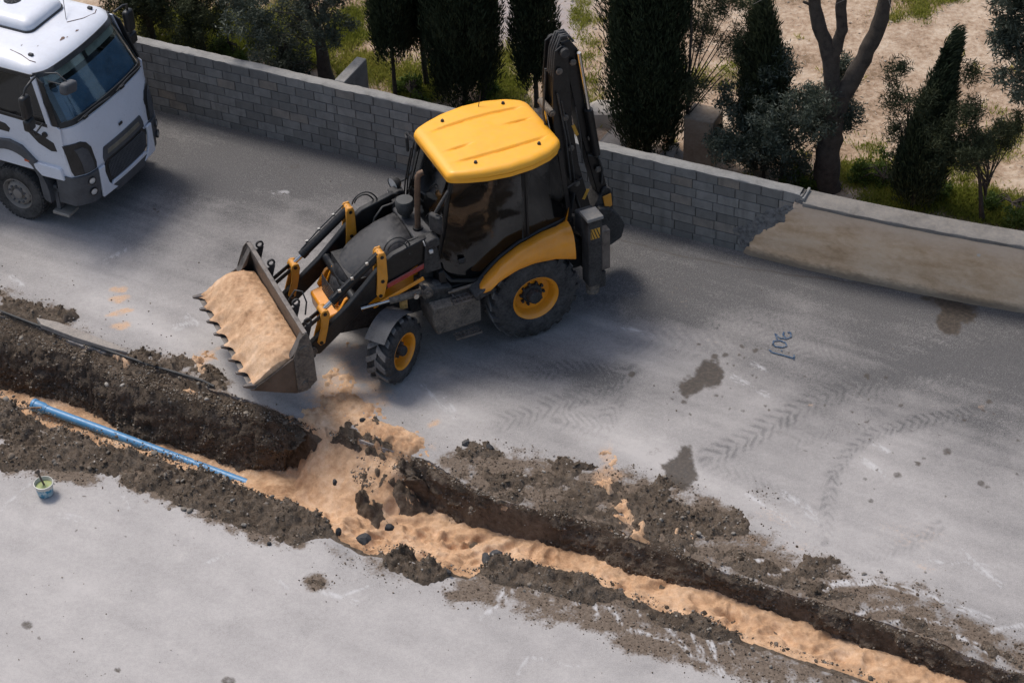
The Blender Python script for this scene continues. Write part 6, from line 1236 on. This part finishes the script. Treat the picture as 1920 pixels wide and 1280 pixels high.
def cypress(u, v, h, rad, label, seed, trunk_h=.5, n=15000, lean=(0, 0), prof=None, trunk_r=.06, mat=None, group='cypress trees behind the wall', leaf=1.):
    o, b_ = tree('cypress_tree', label, 'tree', u, v, group); r_ = np.random.default_rng(seed); n = int(n * 2.2)
    trunk(o, [(0, 0, -.1), (lean[0] * .2, lean[1] * .2, trunk_h), (lean[0] * .9, lean[1] * .9, h * .9)], trunk_r, .012, seed=seed)
    nc = 1300; hc = r_.random(nc) ** 1.05; ang = r_.random(nc) * 6.283
    pf = prof or (lambda t: np.sin(np.pi * np.clip(t * .86 + .13, 0, 1)) ** .62 * (1 - .25 * t)); rc = rad * pf(hc) * (.78 + .26 * r_.random(nc) + .14 * (r_.random(nc) > .9)) * (1 + .14 * np.sin(ang * 2 + seed) + .13 * np.sin(hc * 16 + ang * 2) + .08 * np.sin(hc * 37 + ang))
    C = np.stack([rc * np.cos(ang), rc * np.sin(ang), trunk_h * .8 + hc * (h - trunk_h * .8)], -1); ct = r_.random(nc)
    i = r_.integers(0, nc, n); off = np.clip(r_.normal(size=(n, 3)), -1.9, 1.9) * np.array([.05, .05, .15]) * (.6 + rad); P = C[i] + off; P[:, :2] += np.array(lean) * (P[:, 2:] / h)
    rr_ = np.hypot(P[:, 0] - lean[0] * P[:, 2] / h, P[:, 1] - lean[1] * P[:, 2] / h) + 1e-6
    D = np.stack([P[:, 0] / rr_ * .35, P[:, 1] / rr_ * .35, np.ones(n)], -1) + r_.normal(0, .28, (n, 3))
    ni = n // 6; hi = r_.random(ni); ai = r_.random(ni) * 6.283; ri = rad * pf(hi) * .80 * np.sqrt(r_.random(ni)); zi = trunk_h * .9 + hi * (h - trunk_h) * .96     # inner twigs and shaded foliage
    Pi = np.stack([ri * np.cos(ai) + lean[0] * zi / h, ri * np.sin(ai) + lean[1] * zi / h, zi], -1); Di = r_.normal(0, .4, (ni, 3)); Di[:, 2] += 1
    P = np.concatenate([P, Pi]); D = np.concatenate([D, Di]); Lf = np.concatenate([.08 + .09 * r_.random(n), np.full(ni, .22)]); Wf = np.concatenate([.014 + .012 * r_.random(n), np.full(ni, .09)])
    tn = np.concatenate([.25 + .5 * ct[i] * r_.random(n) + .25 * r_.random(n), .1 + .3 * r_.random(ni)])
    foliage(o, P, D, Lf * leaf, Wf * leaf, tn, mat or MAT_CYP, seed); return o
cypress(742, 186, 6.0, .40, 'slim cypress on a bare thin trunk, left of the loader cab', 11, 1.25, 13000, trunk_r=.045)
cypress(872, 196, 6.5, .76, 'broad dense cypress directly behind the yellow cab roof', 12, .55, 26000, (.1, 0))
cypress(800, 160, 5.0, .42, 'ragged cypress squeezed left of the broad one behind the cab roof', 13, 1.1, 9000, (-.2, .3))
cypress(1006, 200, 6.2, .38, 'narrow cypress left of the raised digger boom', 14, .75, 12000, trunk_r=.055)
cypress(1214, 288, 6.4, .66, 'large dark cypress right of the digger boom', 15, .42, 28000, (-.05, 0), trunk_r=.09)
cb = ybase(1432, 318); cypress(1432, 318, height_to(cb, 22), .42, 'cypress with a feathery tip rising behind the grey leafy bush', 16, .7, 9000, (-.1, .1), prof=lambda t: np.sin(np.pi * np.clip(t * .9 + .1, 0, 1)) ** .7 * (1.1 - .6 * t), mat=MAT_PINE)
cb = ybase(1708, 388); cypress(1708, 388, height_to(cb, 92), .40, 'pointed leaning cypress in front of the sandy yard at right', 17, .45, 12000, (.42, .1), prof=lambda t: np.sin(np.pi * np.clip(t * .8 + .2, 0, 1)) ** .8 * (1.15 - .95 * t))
def blobtree(name, label, u, v, clumps, n, mat, seed, L=.06, W=.02, trunks=None, trunk_r=.05, group=None, droop=0., spread=.16, cat='tree'):
    """clumps: (du, dv in photo measure from the base, radius m) -> leaf clusters at the tree's own distance"""
    n = int(n * 1.7); L = L * 1.12; W = W * 1.1; spread = spread * .62; o, b_ = tree(name, label, cat, u, v, group); r_ = np.random.default_rng(seed); sc = (FPX / np.linalg.norm(b_ - np.array([0, 0, CAM_H]))); cs = []
    for du, dv, rad in clumps:
        cs.append((du / sc, r_.uniform(-.35, .35) * (1 + rad), -dv / sc / .80, rad))
    C, ct = [], []
    for cx, cy, cz, rad in cs:
        k = max(6, int(70 * rad)); q = r_.normal(size=(k, 3)); q /= np.linalg.norm(q, axis=1, keepdims=True); q *= (r_.random((k, 1)) ** .45) * rad; C.append(q + np.array([cx, cy, cz])); ct.append(r_.random(k))
    C = np.concatenate(C); ct = np.concatenate(ct); i = r_.integers(0, len(C), n); P = C[i] + r_.normal(size=(n, 3)) * spread * .6
    D = r_.normal(size=(n, 3)); D[:, 2] += .25 - droop
    P[:, 2] = np.maximum(P[:, 2], .05)
    foliage(o, P, D, L * (.6 + .8 * r_.random(n)), W * (.7 + .6 * r_.random(n)), .15 + .55 * ct[i] + .3 * r_.random(n), mat, seed)
    for k, t in enumerate(trunks or [[(0, 0, -.1), (0, 0, cs[0][2])]]): trunk(o, t, trunk_r if k == 0 else trunk_r * .6, .012, seed=seed + k, name='trunk' if k == 0 else 'limb')
    for k in range(0, len(C), max(1, len(C) // 16)):
        a = Vector((0, 0, max(.2, C[k][2] * .45))); bb = Vector(C[k]); trunk(o, [a, a.lerp(bb, .5) + Vector((.05, 0, .12)), a.lerp(bb, .8)], .013, .004, 5, seed + k, 'limb')
    return o
blobtree('olive_tree', 'grey green leafy tree over the wall left of the buttress', 612, 150, [(-60, -80, .55), (-110, -110, .5), (-20, -130, .6), (-90, -40, .4), (-50, -20, .35), (20, -110, .45), (-130, -150, .5), (0, -180, .6), (-60, -200, .6), (40, -160, .3)], 17000, MAT_OLIVE, 31, .07, .018, [[(0, 0, -.1), (-.05, 0, .9), (-.35, .1, 2.2)], [(-.75, .1, -.1), (-.8, .1, 1.1)], [(-.62, .0, -.1), (-.7, 0, 1.0)]], .17)
blobtree('pine_tree', 'dark spreading tree behind the wall right of the truck mirror', 378, 100, [(0, -60, .55), (-40, -90, .55), (40, -80, .5), (0, -130, .7), (60, -120, .5), (-70, -140, .6), (90, -60, .3), (30, -170, .6)], 17000, MAT_PINE, 32, .08, .014, [[(0, 0, -.1), (.02, 0, 2.0)]], .09)
blobtree('pine_tree', 'dark tree in the top corner behind the truck roof', 285, 75, [(0, -50, .5), (-40, -80, .6), (30, -70, .5), (10, -120, .7), (-60, -130, .6)], 13000, MAT_PINE, 33, .08, .014, [[(0, 0, -.1), (.02, 0, 1.8)]], .08)
blobtree('juniper_tree', 'wispy juniper on a thin straight stem beside the large cypress', 1286, 300, [(10, -150, .22), (30, -200, .35), (80, -210, .3), (60, -260, .4), (110, -250, .3), (20, -290, .4), (0, -110, .2), (-10, -230, .3), (100, -180, .18)], 9000, MAT_PINE, 34, .075, .012, [[(0, 0, -.1), (.02, 0, 1.4), (.05, 0, 3.2)]], .045)
blobtree('olive_bush', 'dense grey green leafy bush in front of the bare tree', 1466, 342, [(0, -60, .45), (-60, -70, .5), (-100, -50, .4), (40, -80, .5), (-30, -120, .55), (30, -150, .5), (80, -130, .45), (-80, -120, .45), (100, -170, .3), (-20, -180, .4), (60, -110, .4), (-110, -90, .35), (-40, -20, .25), (110, -120, .25)], 22000, MAT_OLIVE, 35, .07, .019, [[(0, 0, -.1), (.0, 0, .8), (.05, .05, 1.5)], [(-.3, .1, -.1), (-.35, .1, .9)]], .065)
blobtree('juniper_tree', 'dark bushy juniper on a crooked stem at the far right wall', 1843, 412, [(-40, -150, .35), (-70, -120, .35), (-20, -100, .3), (-90, -160, .3), (10, -130, .28), (-50, -190, .28), (30, -160, .22)], 10000, MAT_PINE, 36, .07, .013, [[(0, 0, -.1), (-.12, 0, .7), (-.3, .05, 1.6)]], .05)
blobtree('thuja_shrub', 'light feathery shrub left of the pointed leaning cypress', 1690, 372, [(-10, -110, .25), (-20, -160, .28), (10, -190, .25), (-25, -210, .2), (30, -130, .25), (-5, -60, .25), (70, -180, .2), (90, -230, .16)], 4200, MAT_PINE, 37, .085, .014, [[(0, 0, -.1), (-.1, 0, 1.2)], [(.05, 0, -.1), (.15, .05, 1.9)]], .03)
blobtree('olive_tree', 'big silvery olive tree hanging in at the top right corner', 1985, 395, [(-70, -220, .5), (-100, -270, .55), (-60, -300, .7), (-120, -340, .55), (-30, -360, .8), (-90, -400, .7), (-40, -180, .35), (-20, -260, .6), (-140, -300, .3), (-130, -390, .5), (0, -430, .8), (20, -300, .8)], 24000, MAT_OLIVE, 38, .085, .02, [[(0, 0, -.1), (.1, 0, 1.8), (-.2, .1, 4.0)]], .16, droop=.5)
for k, (u, v, w_, lb) in enumerate(((1655, 352, .55, 'low green shrub at the foot of the bare tree'), (1500, 340, .3, 'small weed clump left of the bare tree foot'), (1730, 372, .45, 'low green weeds beneath the leaning cypress'), (1895, 398, .5, 'low green weeds above the coping at far right'), (430, 98, .35, 'low shrub above the wall near the truck'), (770, 190, .3, 'small dark weed clump left of the cab roof'), (905, 200, .3, 'small weed clump at the foot of the broad cypress'))):
    blobtree('weed_shrub', lb, u, v, [(0, -12, .28 * w_ / .4), (-w_ * 60, -8, .22), (w_ * 60, -6, .22)], 1600, MAT_WEED, 50 + k, .055, .026, [[(0, 0, -.1), (0, 0, .15)]], .01, 'weed shrubs along the wall', spread=.10, cat='shrub')
# ---- the bare forked tree
bt, b_ = tree('bare_tree', 'leafless dark tree forking into heavy limbs', 'tree', 1549, 352)
S_ = FPX / np.linalg.norm(b_ - np.array([0, 0, CAM_H])); q = lambda du, dv, dy=0.: Vector((du / S_, dy, -dv / S_ / .80))
T1 = trunk(bt, [q(0, 12), q(0, -50), q(3, -110), q(10, -165)], .235, .17, 14, 71)
T2 = trunk(bt, [q(8, -145), q(45, -205, .05), q(75, -270, .08), q(85, -330, .1)], .16, .105, 12, 72, 'limb'); T3 = trunk(bt, [q(4, -140), q(-6, -215, .1), q(-30, -270, .12), q(-52, -345, .15), q(-60, -420, .2)], .15, .08, 12, 73, 'limb')
T4 = trunk(bt, [q(-4, -215, .1), q(8, -270, .0), q(0, -330, -.05), q(6, -420, -.1)], .105, .07, 10, 74, 'limb'); T5 = trunk(bt, [q(82, -315, .1), q(80, -380, .2), q(70, -430, .2)], .09, .05, 10, 75, 'limb'); T6 = trunk(bt, [q(84, -315, .1), q(120, -350, .0), q(150, -420, -.1)], .075, .045, 10, 76, 'limb'); T7 = trunk(bt, [q(84, -318, .1), q(100, -370, .1), q(98, -430, .1)], .07, .05, 10, 79, 'limb')
for k, (a_, b2_, c_, r1_) in enumerate(((q(-60, -415, .2), q(-72, -500, .3), q(-60, -590, .35), .075), (q(6, -415, -.1), q(-6, -500, -.15), q(10, -580, -.2), .066), (q(70, -425, .2), q(52, -510, .3), q(60, -590, .4), .05), (q(150, -415, -.1), q(185, -480, -.15), q(205, -560, -.2), .045), (q(98, -425, .1), q(108, -510, .1), q(100, -600, .15), .05), (q(150, -415, -.1), q(140, -490, .1), q(150, -560, .2), .032), (q(-66, -470, .27), q(-100, -530, .3), q(-125, -580, .3), .04))): trunk(bt, [a_, b2_, c_], r1_, .012, 8, 80 + k, 'limb')
r_ = random.Random(77)
for k in range(70):
    src = r_.choice([q(85, -330), q(-45, -330), q(6, -370), q(120, -350), q(75, -400), q(150, -400), q(-60, -400), q(-62, -560), q(8, -540), q(58, -560), q(195, -530), q(102, -560), q(-110, -550)]); d = Vector((r_.uniform(-1, 1), r_.uniform(-.5, .5), r_.uniform(-.25, .9))); L = r_.uniform(.4, 1.1); p = [src, src + d * L * .5 + Vector((0, 0, .06)), src + d * L + Vector((r_.uniform(-.15, .15), 0, r_.uniform(-.3, .1)))]
    trunk(bt, p, .014, .004, 4, k, 'twig', MAT_TWIG)
trunk(bt, [q(-45, -305, .1), q(-62, -312, .1)], .03, .02, 6, 99, 'stub')
# ---- rubble and plinth
MAT_SLAB = worn('broken_concrete', (.50, .44, .37), .95, dust=.5, scale=4, bump=.5, top=.1, dustcol=(.50, .44, .36))
def slabrock(name, label, u, v, sx, sy, sz, rz, seed, tilt=0):
    r_ = np.random.default_rng(seed); b_ = ybase(u, v); m = MB(); n = 9; ang = np.sort(r_.random(n)) * 6.283; rr_ = .8 + .35 * r_.random(n); m.rings([[(sx / 2 * rr_[i] * math.cos(ang[i]) * k, sy / 2 * rr_[i] * math.sin(ang[i]) * k, z + .04 * r_.normal()) for i in range(n)] for k, z in ((1.05, -.1), (1., sz * .5), (.96, sz), (.8, sz * 1.04))])
    o = m.build(name, MAT_SLAB, None, 25, .015); o.location = b_; o.rotation_euler = (tilt, .1 * r_.normal(), rz); return tag(o, label, 'rubble', 'broken concrete behind the wall')
slabrock('concrete_lump', 'pale broken concrete slab right of the boom top', 1148, 225, 1.15, .75, .26, .3, 1); slabrock('concrete_lump', 'tilted pale concrete lump left of the large cypress foot', 1160, 276, .75, .55, .28, -.4, 2, .3); slabrock('concrete_lump', 'flat pale rubble slab right of the large cypress foot', 1262, 292, .55, .40, .10, .6, 3, .2)
slabrock('concrete_lump', 'small rubble slab by the tan plinth', 1282, 298, .35, .25, .08, -.5, 4)
slabrock('roof_tile_shard', 'small reddish tile piece lying on the rubble slab', 1253, 268, .14, .10, .05, .2, 5).data.materials[0] = worn('red_tile', (.30, .09, .04), .9, dust=.3); bpy.data.objects['roof_tile_shard']['group'] = ''
del bpy.data.objects['roof_tile_shard']['group']
b_ = ybase(1312, 303); m = MB(); m.b2((-.24, -.2, -.1), (.30, .3, .98)); o = m.build('concrete_plinth', worn('tan_render', (.30, .215, .145), .95, dust=.5, scale=4, bump=.4, top=.2, dustcol=(.42, .36, .29)), None, 30, .02); o.location = b_; o.rotation_euler = (0, 0, WALL_ANG); tag(o, 'square tan rendered plinth behind the leafy bush', 'plinth')

# ================================================================== SMALL THINGS ON SITE
M_PIPE = worn('blue_pipe_plastic', (.055, .26, .52), .36, dust=.14, var=.1, scale=5, bump=.02, top=.08, dustcol=(.40, .30, .2))
a, b_ = Vector(G(62, 758, -.86)), Vector(G(485, 914, -1.03)); d = (b_ - a).normalized()
pp = empty('drain_pipe', tuple(a)); tag(pp, 'long blue plastic pipe with a socket end lying in the trench', 'pipe')
z0 = Vector((0, 0, 0)); L = (b_ - a)
m = MB(); m.cyl(d * .16, L, .071, 28); m.build('barrel', M_PIPE, pp, 50)
u_, w_ = perp(d); m = MB(); m.lathe([(.078, .28), (.080, .24), (.094, .20), (.094, .06), (.104, .05), (.106, .02), (.10, .0), (.088, .0), (.084, .10), (.07, .2), (.001, .2)], (0, 0, 0), d, 28); m.build('socket', M_PIPE, pp, 40)
m = MB(); p0, p1 = Vector(G(-40, 771, -.72)), Vector(G(78, 764, -.70)); m.tube([Vector((0, 0, 0)), (p1 - p0) * .5 + Vector((0, 0, .02)), p1 - p0], .018, 8); o = m.build('wooden_pole', worn('weathered_wood', (.19, .11, .06), .85, dust=.3, var=.3, scale=12, bump=.2), None, 60); o.location = p0; tag(o, 'thin brown wooden pole lying against the pipe socket', 'pole')
# paint pail and brush
pb = Vector(G(86, 925)); pail = empty('paint_pail', tuple(pb)); tag(pail, 'small white and blue plastic pail of paint standing on the asphalt', 'pail')
def mat_pail():
    N = NT('printed_pail'); co = N.coord(); z = N.n('SeparateXYZ', i_0=co).outputs[2]; a = N.noise(co, 14, 4, .6); w = N.fr(N.math('ADD', z, N.math('MULTIPLY', N.math('SUBTRACT', a, .5), .12)), .135, .15)
    c = N.mix(w, N.mix(N.fr(a, .45, .6), (.03, .22, .36), (.45, .55, .58)), (.55, .53, .48)); N.set(c, .4); return N.m
m = MB(); m.lathe([(.001, 0), (.105, 0), (.112, .01), (.138, .20), (.146, .202), (.146, .222), (.136, .224), (.130, .20), (.104, .02), (.001, .02)], (0, 0, 0), (0, 0, 1), 36); m.build('body', mat_pail(), pail, 35)
m = MB(); m.lathe([(.001, .16), (.126, .16)], (0, 0, 0), (0, 0, 1), 30); m.build('paint', worn('mixed_paint', (.16, .30, .17), .35, dust=.5, scale=9, dustcol=(.42, .36, .08)), pail)
m = MB(); m.tube([(.141, 0, .205), (.16, .02, .16), (.13, .09, .10), (.0, .152, .07), (-.13, .09, .10), (-.16, .02, .16), (-.141, 0, .205)], .004, 5); m.build('handle', M_FIT, pail, 60)
bo = empty('paint_brush', tuple(pb + Vector((0, 0, .1)))); tag(bo, 'dark handled paint brush leaning inside the small pail', 'brush')
m = MB(); m.tube([(.0, .02, .05), (-.05, .05, .22), (-.065, .06, .27)], .016, 8); m.build('shaft', worn('brush_wood', (.08, .05, .035), .7, dust=.3), bo, 60); m = MB(); m.lathe([(.001, -.03), (.03, -.028), (.042, 0), (.036, .025), (.001, .03)], (-.07, .065, .285), (-.5, .2, .8), 12); m.build('knob', bpy.data.materials['brush_wood'], bo, 50)
# blue sprayed survey mark on the asphalt
M_SPRAY = NT('blue_spray'); co = M_SPRAY.coord(); M_SPRAY.set(M_SPRAY.mix(M_SPRAY.fr(M_SPRAY.noise(co, 30, 4, .7), .45, .7), (.035, .075, .14), (.20, .215, .235)), .9, 0, .2); M_SPRAY = M_SPRAY.m
marks = [[(1442, 656), (1446, 660), (1446, 661), (1470, 667), (1489, 673)], [(1489, 666), (1488, 675)], [(1465, 657), (1466, 659)], [(1449, 648), (1450, 640), (1462, 639), (1472, 643), (1475, 649), (1466, 652), (1454, 650), (1448, 646)], [(1476, 624), (1482, 624), (1483, 632), (1474, 636), (1462, 634), (1453, 626), (1457, 637)], [(1473, 634), (1468, 628), (1470, 623)]]
mk = empty('sprayed_mark', tuple(G(1465, 648))); tag(mk, 'blue spray painted survey characters on the grey asphalt', 'marking')
c0 = G(1465, 648)
for ln in marks:
    P = [Vector(G(*p)) - Vector(c0) for p in ln]; PP = []
    for i in range(len(P) - 1):
        for k in range(5): PP.append(P[i].lerp(P[i + 1], k / 5))
    PP.append(P[-1]); rows = []
    for i, p in enumerate(PP):
        t = (PP[min(i + 1, len(PP) - 1)] - PP[max(0, i - 1)]); t.normalize(); n = Vector((-t.y, t.x, 0)) * .013; rows.append([p + n + Vector((0, 0, .013)), p - n + Vector((0, 0, .013))])
    m = MB(); m.grid(rows); m.build('stroke', M_SPRAY, mk, None)
# stones and broken asphalt one can pick out
def stone(name, label, u, v, size, seed, mat, group=None, flat=.75, cat='stone'):
    r_ = np.random.default_rng(seed); V, F = lump(r_, 2); V = V / np.maximum(np.linalg.norm(V, axis=1, keepdims=True), .01); V = V * (1 + .10 * r_.normal(size=(len(V), 1))) * np.array([1, .75, flat]) * size * (1 + .2 * r_.normal(size=3))
    p = on_ground(u, v); o = np_mesh(name, V, F, mat, None, 60 if name == 'stone' else 20, None, {'tint': np.full(len(F), r_.random())}); o.location = (p[0], p[1], p[2] + size * flat * .35); o.rotation_euler = (0, 0, r_.random() * 6.28); return tag(o, label, cat, group)
MAT_TAR = mat_tint('broken_asphalt', [(0, (.035, .034, .035)), (.6, (.06, .058, .058)), (1, (.10, .096, .094))], .9, 40)
grp = {'a': ('loose grey stone on the spoil bank just below the blue pipe', 'stones on the spoil below the pipe', [(333, 902), (343, 903), (394, 943), (436, 938), (458, 985), (344, 955), (356, 958), (428, 958), (380, 905), (500, 945), (290, 850), (203, 848), (110, 855), (104, 870), (437, 900), (520, 940)], .040), 'b': ('loose stone in the dug soil below the loader bucket teeth', 'stones below the bucket', [(375, 745), (388, 750), (382, 738), (392, 722), (372, 720), (300, 662), (158, 648), (140, 672), (170, 670), (40, 635), (230, 722), (200, 722)], .038), 'c': ('loose stone on the spoil bank behind the sand filled trench', 'stones on the far spoil bank', [(883, 888), (971, 893), (985, 893), (1255, 938), (1285, 948), (1290, 960), (1240, 975), (1330, 985), (1360, 990), (1375, 1000), (1310, 1000), (1100, 905), (1020, 885)], .034), 'd': ('small stone lying in the dirt beside the raked white scratches', 'stones by the raked dirt', [(1550, 1070), (1563, 1066), (1620, 1076), (1652, 1072), (1525, 1084), (1405, 1225), (1430, 1230), (1410, 1215), (1445, 1250), (1420, 1240), (1735, 1072), (1370, 1200)], .026)}
k = 0
ORD = ['leftmost'] + [w + ' from left' for w in 'second third fourth fifth sixth seventh eighth ninth tenth eleventh twelfth thirteenth fourteenth fifteenth sixteenth'.split()]
for lb, gp, pts, sz_ in grp.values():
    for qi, (u, v) in enumerate(sorted(pts)): k += 1; stone('stone', lb + ', ' + ORD[qi], u, v, sz_ * (.7 + .6 * ((k * 37) % 10) / 10), k, MAT_STONE, gp)
for lb, u, v, sz_ in (('black asphalt lump beside the near trench edge where sand meets the slab', 635, 998, .075), ('largest black asphalt lump at the near trench edge', 683, 1012, .105), ('flat black asphalt chunk between the near edge and the sand footprints', 730, 990, .075), ('black asphalt lump resting on the sand near the end of the near spoil', 628, 905, .06), ('dark asphalt chunk sunk in the sand beside a footprint', 912, 1052, .12), ('dark asphalt chunk in the sand at right of the sunken one', 930, 1040, .08), ('black asphalt crumb on the road above the far spoil', 873, 832, .06), ('black asphalt crumb at the top edge of the far spoil', 918, 840, .06), ('black asphalt lump on the spilled sand above the collapsed edge', 680, 788, .055), ('dark soil lump on the near slab below the sand', 842, 1075, .05), ('dark asphalt lump beside the soil pile on the near slab', 505, 1020, .04)):
    k += 1; stone('asphalt_lump', lb, u, v, sz_, k, MAT_TAR, 'broken asphalt lumps', .7, 'asphalt lump')

# strip of broken asphalt left standing along the far rim
P4 = [(70, 603), (110, 611), (165, 632), (236, 660), (240, 668), (205, 660), (140, 640), (78, 616)]
c0 = Vector(G(150, 632)); pl = [(Vector(G(*p)) - c0) for p in P4]; m = MB(); n = len(pl); m.add([(p.x, p.y, .075) for p in pl] + [(p.x * 1.01, p.y * 1.01, -.02) for p in pl], [tuple(range(n)), tuple(range(2 * n - 1, n - 1, -1))] + [(i, (i + 1) % n, n + (i + 1) % n, n + i) for i in range(n)])
o = m.build('asphalt_strip', worn('broken_slab', (.20, .18, .165), .9, dust=.7, scale=5, bump=.3, top=.4, dustcol=(.34, .30, .26)), None, 30, .008); o.location = c0 + Vector((0, 0, .01)); o.rotation_euler = (R(-3), R(2), 0); tag(o, 'long broken strip of asphalt lying along the far trench rim at left', 'asphalt slab')

# black tube drawn for the dark shadowed gap at the broken slab edge
m = MB(); pts = [(-60, 566), (0, 588), (60, 608), (110, 626), (150, 642), (190, 655), (225, 667), (265, 679), (300, 690), (340, 704), (380, 717), (402, 727)]
c0 = Vector(G(150, 642)); rk = random.Random(4); P = []
for u, v in pts: q_ = G(u, v + rk.uniform(-2, 2)); P.append(Vector((q_[0], q_[1], max(.0, min(.12, ground_z(q_[0], q_[1]))) + .02)) - c0)
m.tube(P, .022, 8); o = m.build('gap_shadow', M_RUB, None, 60); o.location = c0; tag(o, 'thin black tube drawn for the shadowed gap along the far trench rim at left', 'gap_shadow')
